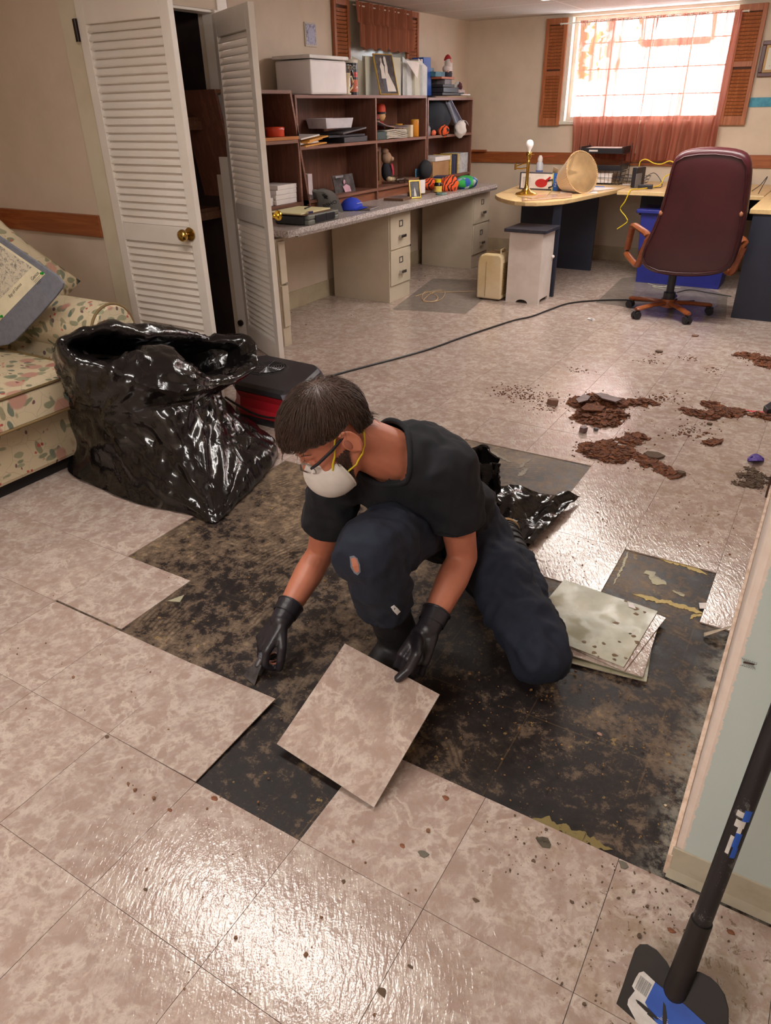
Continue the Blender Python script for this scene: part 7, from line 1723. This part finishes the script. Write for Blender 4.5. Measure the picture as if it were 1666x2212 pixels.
for i in range(17):
    w_ = (1.0, .5, .55, 1.1, .6)[i % 5]; x0 = 1385.5+1.45*i; y0 = 2107+1.2*i
    b.prism([onb(x, y, 2) for x, y in ((x0, y0), (x0+w_*.6, y0+w_*.5), (x0+w_*.6-13, y0+w_*.5+27), (x0-13, y0+27))], bN*.0002)
ob('barcode', b, mat('barcode_ink', (50, 44, 50), .6), e)
b = B(); rq = random.Random(8)
for i in range(22):
    x0, y0 = rq.uniform(1410, 1500), 0; y0 = 2178+(x0-1410)*.72+rq.uniform(0, 40); L_ = rq.uniform(6, 24)
    b.prism([onb(x0, y0, 2), onb(x0+L_, y0+L_*.62, 2), onb(x0+L_, y0+L_*.62+1.2, 2), onb(x0, y0+1.0, 2)], bN*.0002)
ob('label_scratches', b, LW, e)
onblade('scrape_mark', [(1374, 2158), (1382, 2162), (1402, 2178), (1424, 2200), (1420, 2202), (1396, 2184), (1378, 2166)], SV, 3)
onblade('scrape_mark', [(1434, 2163), (1439, 2172), (1442, 2200), (1436, 2240), (1432, 2200), (1433, 2174)], SV, 3)
u1 = (onb(1416, 2121)-onb(1405, 2150)).normalized(); 
ob('lettering', textbm('TOOLS', .014, frame(onb(1462, 2195, 3), (onb(1500, 2222)-onb(1462, 2195)).normalized(), bN.cross((onb(1500, 2222)-onb(1462, 2195)).normalized()), bN), .0001), LW, e) if False else None
# torn sticker on the handle
hd = s0+sax*.28
def hs(t_, a): 
    f_ = (CO-(s0+sax*t_)); f_ = (f_-sax*f_.dot(sax)).normalized(); g_ = sax.cross(f_); return s0+sax*t_+(f_*math.cos(a)+g_*math.sin(a))*.0155
def hpatch(nm, pts, m_):
    b = B(); n_ = 6
    for (t0, t1, a0, a1) in pts:
        vs = [[b.bm.verts.new(hs(t0+(t1-t0)*i/2, a0+(a1-a0)*j/n_)) for j in range(n_+1)] for i in range(3)]
        for i in range(2):
            for j in range(n_): b.bm.faces.new((vs[i][j], vs[i][j+1], vs[i+1][j+1], vs[i+1][j]))
    ob(nm, b, m_, e, solid=.0004)
tt0 = (Yp(1592, 1790, .14)-s0).dot(sax)
hpatch('sticker_blue', [(tt0+.035, tt0+.055, .2, .9)], LB); hpatch('sticker_blue', [(tt0-.015, tt0+.012, .1, .7), (tt0-.035, tt0-.015, .3, .8)], LB)
hpatch('sticker_white', [(tt0+.022, tt0+.035, -.3, .6), (tt0+.012, tt0+.022, .1, .5), (tt0-.03, tt0+.004, -.25, .1), (tt0+.04, tt0+.05, -.45, .2)], LW)

# centipede on the green wall
c = Yp(1618, 1434, .3215); e = empty('house_centipede', c, 'small dark centipede on the green wall', 'centipede')
b = B(); b.cap(c+V((-.007, 0, 0)), c+V((.007, 0, .002)), .0018, .0012, 8)
for k in range(8):
    for s_ in (1, -1): p = c+V((-.006+.0017*k, 0, 0)); b.tube([p, p+V((-.002+.001*k, -.002, s_*.005)), p+V((-.006+.0015*k, -.0005, s_*.008))], .0003, 4)
ob('body', b, mat('centipede_brown', (70, 44, 36), .5), e)

# ------------------------------------------------------------------ spilled debris
DB = NT('flaked_board'); P = DB.vec('World'); DB.set(DB.ramp(DB.noise(P, 60, 5, .7), ((.35, (56, 30, 18)), (.5, (102, 56, 30)), (.65, (142, 84, 46)))), .85); DB.bump(DB.noise(P, 300, 3), .6, .002); DB = DB.m
DP = mat('purple_grey_face', (112, 88, 84), .5, c2=(84, 62, 58), ns=20)
DD = mat('dark_dirt', (96, 76, 60), .9, c2=(58, 44, 36), ns=60, amt=1)
def flake(b, c, r_, th, rq, tilt=.35):
    n = rq.choice((4, 5, 5, 6)); a0 = rq.uniform(0, 6.3); el = rq.uniform(.45, 1)
    M = MX.Translation(c) @ MX.Rotation(rq.uniform(0, 6.3), 4, 'Z') @ MX.Rotation(rq.uniform(-tilt, tilt), 4, 'X') @ MX.Rotation(rq.uniform(-tilt, tilt), 4, 'Y')
    b.prism([M @ V((r_*rq.uniform(.7, 1.1)*math.cos(a0+2*PI*k/n), r_*el*rq.uniform(.7, 1.1)*math.sin(a0+2*PI*k/n), 0)) for k in range(n)], (M.to_3x3() @ V((0, 0, th))))
def pile(lab, blobs, nfl, ncr, hgt, seed, m_=DB, size=(.004, .030), name='debris_pile'):
    """blobs: (px, py, radius) spots on the floor where the rubble lies"""
    rq = random.Random(seed); k_ = 1.3 if m_ is DB and hgt > 0 else 1.0; nfl = int(nfl*(1.5 if k_ > 1 else 1)); b = B(); S = [(Zp(x, y, 0), r_*k_) for x, y, r_ in blobs]; tot = sum(r_*r_ for _, r_ in S)
    def pick():
        k = rq.uniform(0, tot)
        for c, r_ in S:
            k -= r_*r_
            if k <= 0: break
        return c, r_
    for i in range(nfl):
        c, r_ = pick(); a = rq.uniform(0, 6.3); q = r_*rq.random()**.6; p = c+V((q*math.cos(a), q*math.sin(a), 0)); z = hgt*r_/.1*(1-q/r_)**1.0*rq.random()
        flake(b, p+V((0, 0, .001+z)), rq.uniform(*size), rq.uniform(.0015, .005), rq)
    for i in range(ncr):
        c, r_ = pick(); p = c+V((rq.gauss(0, r_*.75), rq.gauss(0, r_*.75), 0)); s_ = rq.uniform(.0008, .0028)*(1.5 if m_ is DB else .8)
        b.box(p+V((0, 0, s_*.5)), (s_*2, s_*1.3, s_), rq.uniform(0, 3))
    return ob(name, b, m_, label=lab, cat='debris', kind='stuff')
pile('main heap of crumbled rust-brown flakes in front of the window glare', [(1262, 872, .07), (1295, 868, .085), (1335, 872, .06), (1290, 895, .08), (1325, 898, .06), (1265, 905, .05), (1305, 912, .06), (1390, 870, .045), (1370, 872, .03), (1405, 872, .03)], 560, 420, .03, 21)
pile('second rust-brown scatter nearer the worker with a tail of flakes', [(1290, 975, .06), (1320, 985, .06), (1345, 978, .05), (1360, 955, .04), (1375, 945, .04), (1310, 960, .03), (1270, 965, .03), (1405, 1000, .035), (1430, 1014, .03), (1455, 1024, .03), (1395, 990, .03)], 420, 380, .016, 22)
pile('long rust-brown streak of flakes toward the right edge', [(1535, 875, .035), (1555, 885, .035), (1575, 893, .045), (1530, 898, .045), (1500, 892, .035), (1595, 890, .03), (1480, 885, .02), (1640, 898, .03), (1660, 902, .03)], 380, 420, .012, 23)
pile('far right rust-brown scatter beyond the streak', [(1620, 770, .05), (1650, 778, .06), (1662, 790, .05), (1600, 768, .03), (1645, 790, .03)], 160, 220, .012, 24)
pile('dark clump of leaves and soil beside the wall end', [(1615, 1030, .04), (1640, 1035, .05), (1630, 1048, .035), (1600, 1045, .03), (1622, 1016, .03)], 190, 320, .016, 25, DD, (.004, .016))
pile('small rust-brown clump right of the second scatter', [(1536, 958, .018), (1548, 955, .014)], 40, 60, .012, 26)
pile('tiny scattered rust-brown crumbs left of the main heap', [(1120, 850, .10), (1165, 860, .07), (1180, 880, .06), (1090, 845, .07)], 26, 260, .0, 27, DB, (.003, .009))
pile('scattered rust-brown crumbs on the tiles beyond the main heap', [(1405, 780, .05), (1415, 765, .03), (1250, 800, .05), (1490, 775, .05), (1545, 798, .05), (1490, 935, .09), (1430, 860, .08)], 46, 300, .0, 28, DB, (.003, .012))
pile('dark soil crumbs scattered on the tiles between shovel and wall corner', [(1180, 1800, .05), (1165, 1832, .05), (1295, 1900, .05), (1250, 2050, .06), (1480, 2000, .08), (1340, 1870, .04), (1400, 1960, .08), (1560, 1990, .06), (1250, 2130, .06), (1120, 1830, .08)], 22, 150, .0, 29, DD, (.002, .005))
pile('fine pale and brown crumbs sprinkled on the old adhesive', [(1200, 1550, .22), (1350, 1600, .20), (700, 1280, .2), (950, 1520, .15), (620, 1200, .2)], 40, 420, .0, 30, mat('crumb_tan', (150, 112, 66), .8, c2=(110, 80, 50), ns=40), (.0015, .005))
pile('light crumbs sprinkled over the tiles behind the worker', [(1200, 1180, .15), (1350, 1120, .2), (1480, 1150, .2), (1250, 1220, .08), (1540, 1080, .15)], 26, 260, .0, 31, mat('crumb_brown', (128, 90, 64), .8), (.002, .005))
pile('sparse brown specks on the tiles at the left', [(250, 1650, .3), (150, 1450, .3), (380, 1850, .3), (480, 1650, .15), (700, 2000, .3)], 24, 90, .0, 32, mat('crumb_brown', (112, 74, 48), .8), (.002, .006))
pile('dark dust and crumbs on the floor along the filing cabinets', [(640, 690, .25), (780, 672, .3), (905, 610, .3), (940, 585, .2), (1000, 590, .15)], 30, 260, .0, 33, mat('crumb_dark', (80, 62, 54), .8), (.002, .006))
rq = random.Random(77)
def chunk(px, py, s_, hgt, m_, lab, n=5):
    b = B(); c = Zp(px, py, 0); a0 = rq.uniform(0, 6); b.prism([c+V((s_*rq.uniform(.8, 1.15)*math.cos(a0+2*PI*k/n), s_*.8*rq.uniform(.8, 1.15)*math.sin(a0+2*PI*k/n), .001)) for k in range(n)], (s_*.1, 0, hgt)); return ob('debris_chunk', b, m_, label=lab, cat='debris chunk', bevel=.0015)
chunk(1193, 874, .030, .030, mat('brick_brown', (136, 100, 84), .7, c2=(104, 70, 50), ns=20), 'blocky brown chunk left of the main rust heap')
chunk(1259, 933, .024, .026, DP, 'upright grey-brown chunk just below the main rust heap')
chunk(1287, 930, .014, .012, mat('grey_chunk', (90, 86, 90), .6), 'small dark grey lump below the main rust heap')
chunk(1424, 761, .026, .010, DD, 'lone flat flake on the tiles far beyond the heap', 6)
chunk(1501, 727, .024, .010, mat('brick_brown', (136, 100, 84)), 'lone brown flake nearest the desk on the right')
chunk(1410, 986, .045, .012, DD, 'dark layered flake in the tail of the second scatter', 6)
chunk(1470, 1026, .018, .016, DD, 'dark lump at the very end of the second scatter', 6)
chunk(1533, 917, .016, .008, DD, 'small dark flake under the long streak', 5)
chunk(1212, 1290+0, .001, .0005, DD, 'tiny speck by the stack', 4) if False else None
for i, (pts, lab) in enumerate(((((1244, 864), (1262, 853), (1276, 858), (1270, 866), (1250, 872)), 'purple-grey slab lying on the left top of the main heap'), (((1286, 852), (1298, 850), (1345, 864), (1330, 870), (1300, 862)), 'long purple-grey slab lying on the top of the main heap'), (((1255, 883), (1268, 873), (1308, 880), (1300, 889), (1262, 888)), 'thick brown slab at the front of the main heap'))):
    b = B(); b.prism([Zp(x, y, .035-.008*(i == 2)) for x, y in pts], (0, 0, .006)); ob('debris_slab', b, DP if i < 2 else DB, label=lab, cat='debris slab', bevel=.001)
# single leaf scraps and chips on the near tiles
LF = mat('leaf_rust', (140, 84, 52), .7, c2=(100, 60, 40), ns=40)
spots = [(965, 1724, .011, LF, 'rust-coloured leaf scrap near the tile held up'), (868, 1827, .009, LF, 'brown leaf scrap below the bare square'), (463, 1725, .010, LF, 'tan flake on the tile left of the bare square corner'), (367, 1750, .007, LF, 'small rust flake on a tile seam at the left'),
 (231, 1592, .008, DD, 'dark crumb at the crossing of four tiles'), (886, 2088-0, .007, DD, 'dark pointed scrap on the front tiles'), (827, 2144, .011, DD, 'torn dark flake near the bottom middle'), (1028, 1945, .008, DD, 'dark elongated scrap right of the long seam'), (916, 1845, .014, mat('grey_scrap', (110, 104, 92), .8), 'grey moss-like scrap below the held tile'),
 (1175, 1820, .020, mat('moss_clump', (88, 80, 66), .9, c2=(60, 52, 44), ns=60), 'clump of grey moss on the tiles by the wall corner'), (1295, 1880, .013, DD, 'dark clump beside the seam near the wall corner'), (1347, 1868, .014, mat('grey_scrap', (110, 104, 92)), 'grey pebble-like scrap at the wall corner'), (1153, 1860, .007, DD, 'small black lump left of the moss clump'),
 (1296, 1586, .010, mat('pink_scrap', (170, 132, 116), .7), 'small pinkish chip on the old adhesive'), (1268, 1292, .012, mat('tan_chip', (206, 170, 130), .6), 'tan chip at the tile edge above the stack'), (1438, 1740, .005, mat('cream_chip', (216, 196, 160), .6), 'cream chip on the adhesive near the wall bead'),
 (330, 1590, .005, DD, 'tiny dark triangle on a left tile'), (315, 1922, .006, DD, 'small dark scrap in the lower left tile'), (742, 1905-0, .007, DD, 'dark seed-like scrap below the bare square'), (1235, 1948, .006, DD, 'small dark scrap above the shovel'), (1450, 2010, .009, LF, 'leaf scrap beside the shovel blade'), (1580, 2015, .008, LF, 'leaf scrap right of the shovel handle')]
for x, y, s_, m_, lab in spots:
    b = B(); c = Zp(x, y, .0005 if not (1290 < x < 1300 or x == 1438) else -.0032); n = 7; a0 = rq.uniform(0, 6)
    b.prism([c+V((s_*rq.uniform(.5, 1.1)*math.cos(a0+2*PI*k/n), s_*rq.uniform(.35, .8)*math.sin(a0+2*PI*k/n), 0)) for k in range(n)], (0, 0, .0016)); ob('floor_scrap', b, m_, label=lab, cat='scrap', bevel=.0004)
# purple torn wrapper, purple trowel scrap
b = B(); b.grid(lambda u, v: Zp(1615+36*u, 990-10*math.sin(PI*u)*(1-v)+6*v, .004+.02*v*math.sin(PI*u)+.008*NZ.noise(V((u*5, v*5, 1)))), 12, 8); ob('torn_wrapper', b, mat('violet_foil', (86, 62, 150), .4, c2=(196, 196, 206), ns=18, amt=1.2), label='small crumpled violet and silver wrapper near the right edge', cat='wrapper', solid=.001, smooth=50)
b = B(); b.prism([Zp(1648, 888, .0), Zp(1668, 875, 0), Zp(1672, 895, 0), Zp(1656, 897, 0)], (0, 0, .03)); ob('black_scrap', b, BLK, label='black plastic corner with a red line at the right edge', cat='scrap', bevel=.004)
b = B(); b.prism([Zp(1585, 883, .001), Zp(1650, 889, .001), Zp(1650, 893, .001), Zp(1590, 886, .001)], (0, 0, .001)); ob('red_streak', b, mat('red_chalk', (214, 80, 84), .8), label='thin red chalk streak on the tile at the right edge', cat='mark')
b = B(); b.prism([Zp(*q, .002) for q in ((1272, 686), (1284, 688), (1280, 694), (1286, 690), (1268, 689))], (0, 0, .001)); ob('paper_scrap', b, PAP, label='tiny white paper scrap on the tiles before the chair', cat='scrap')
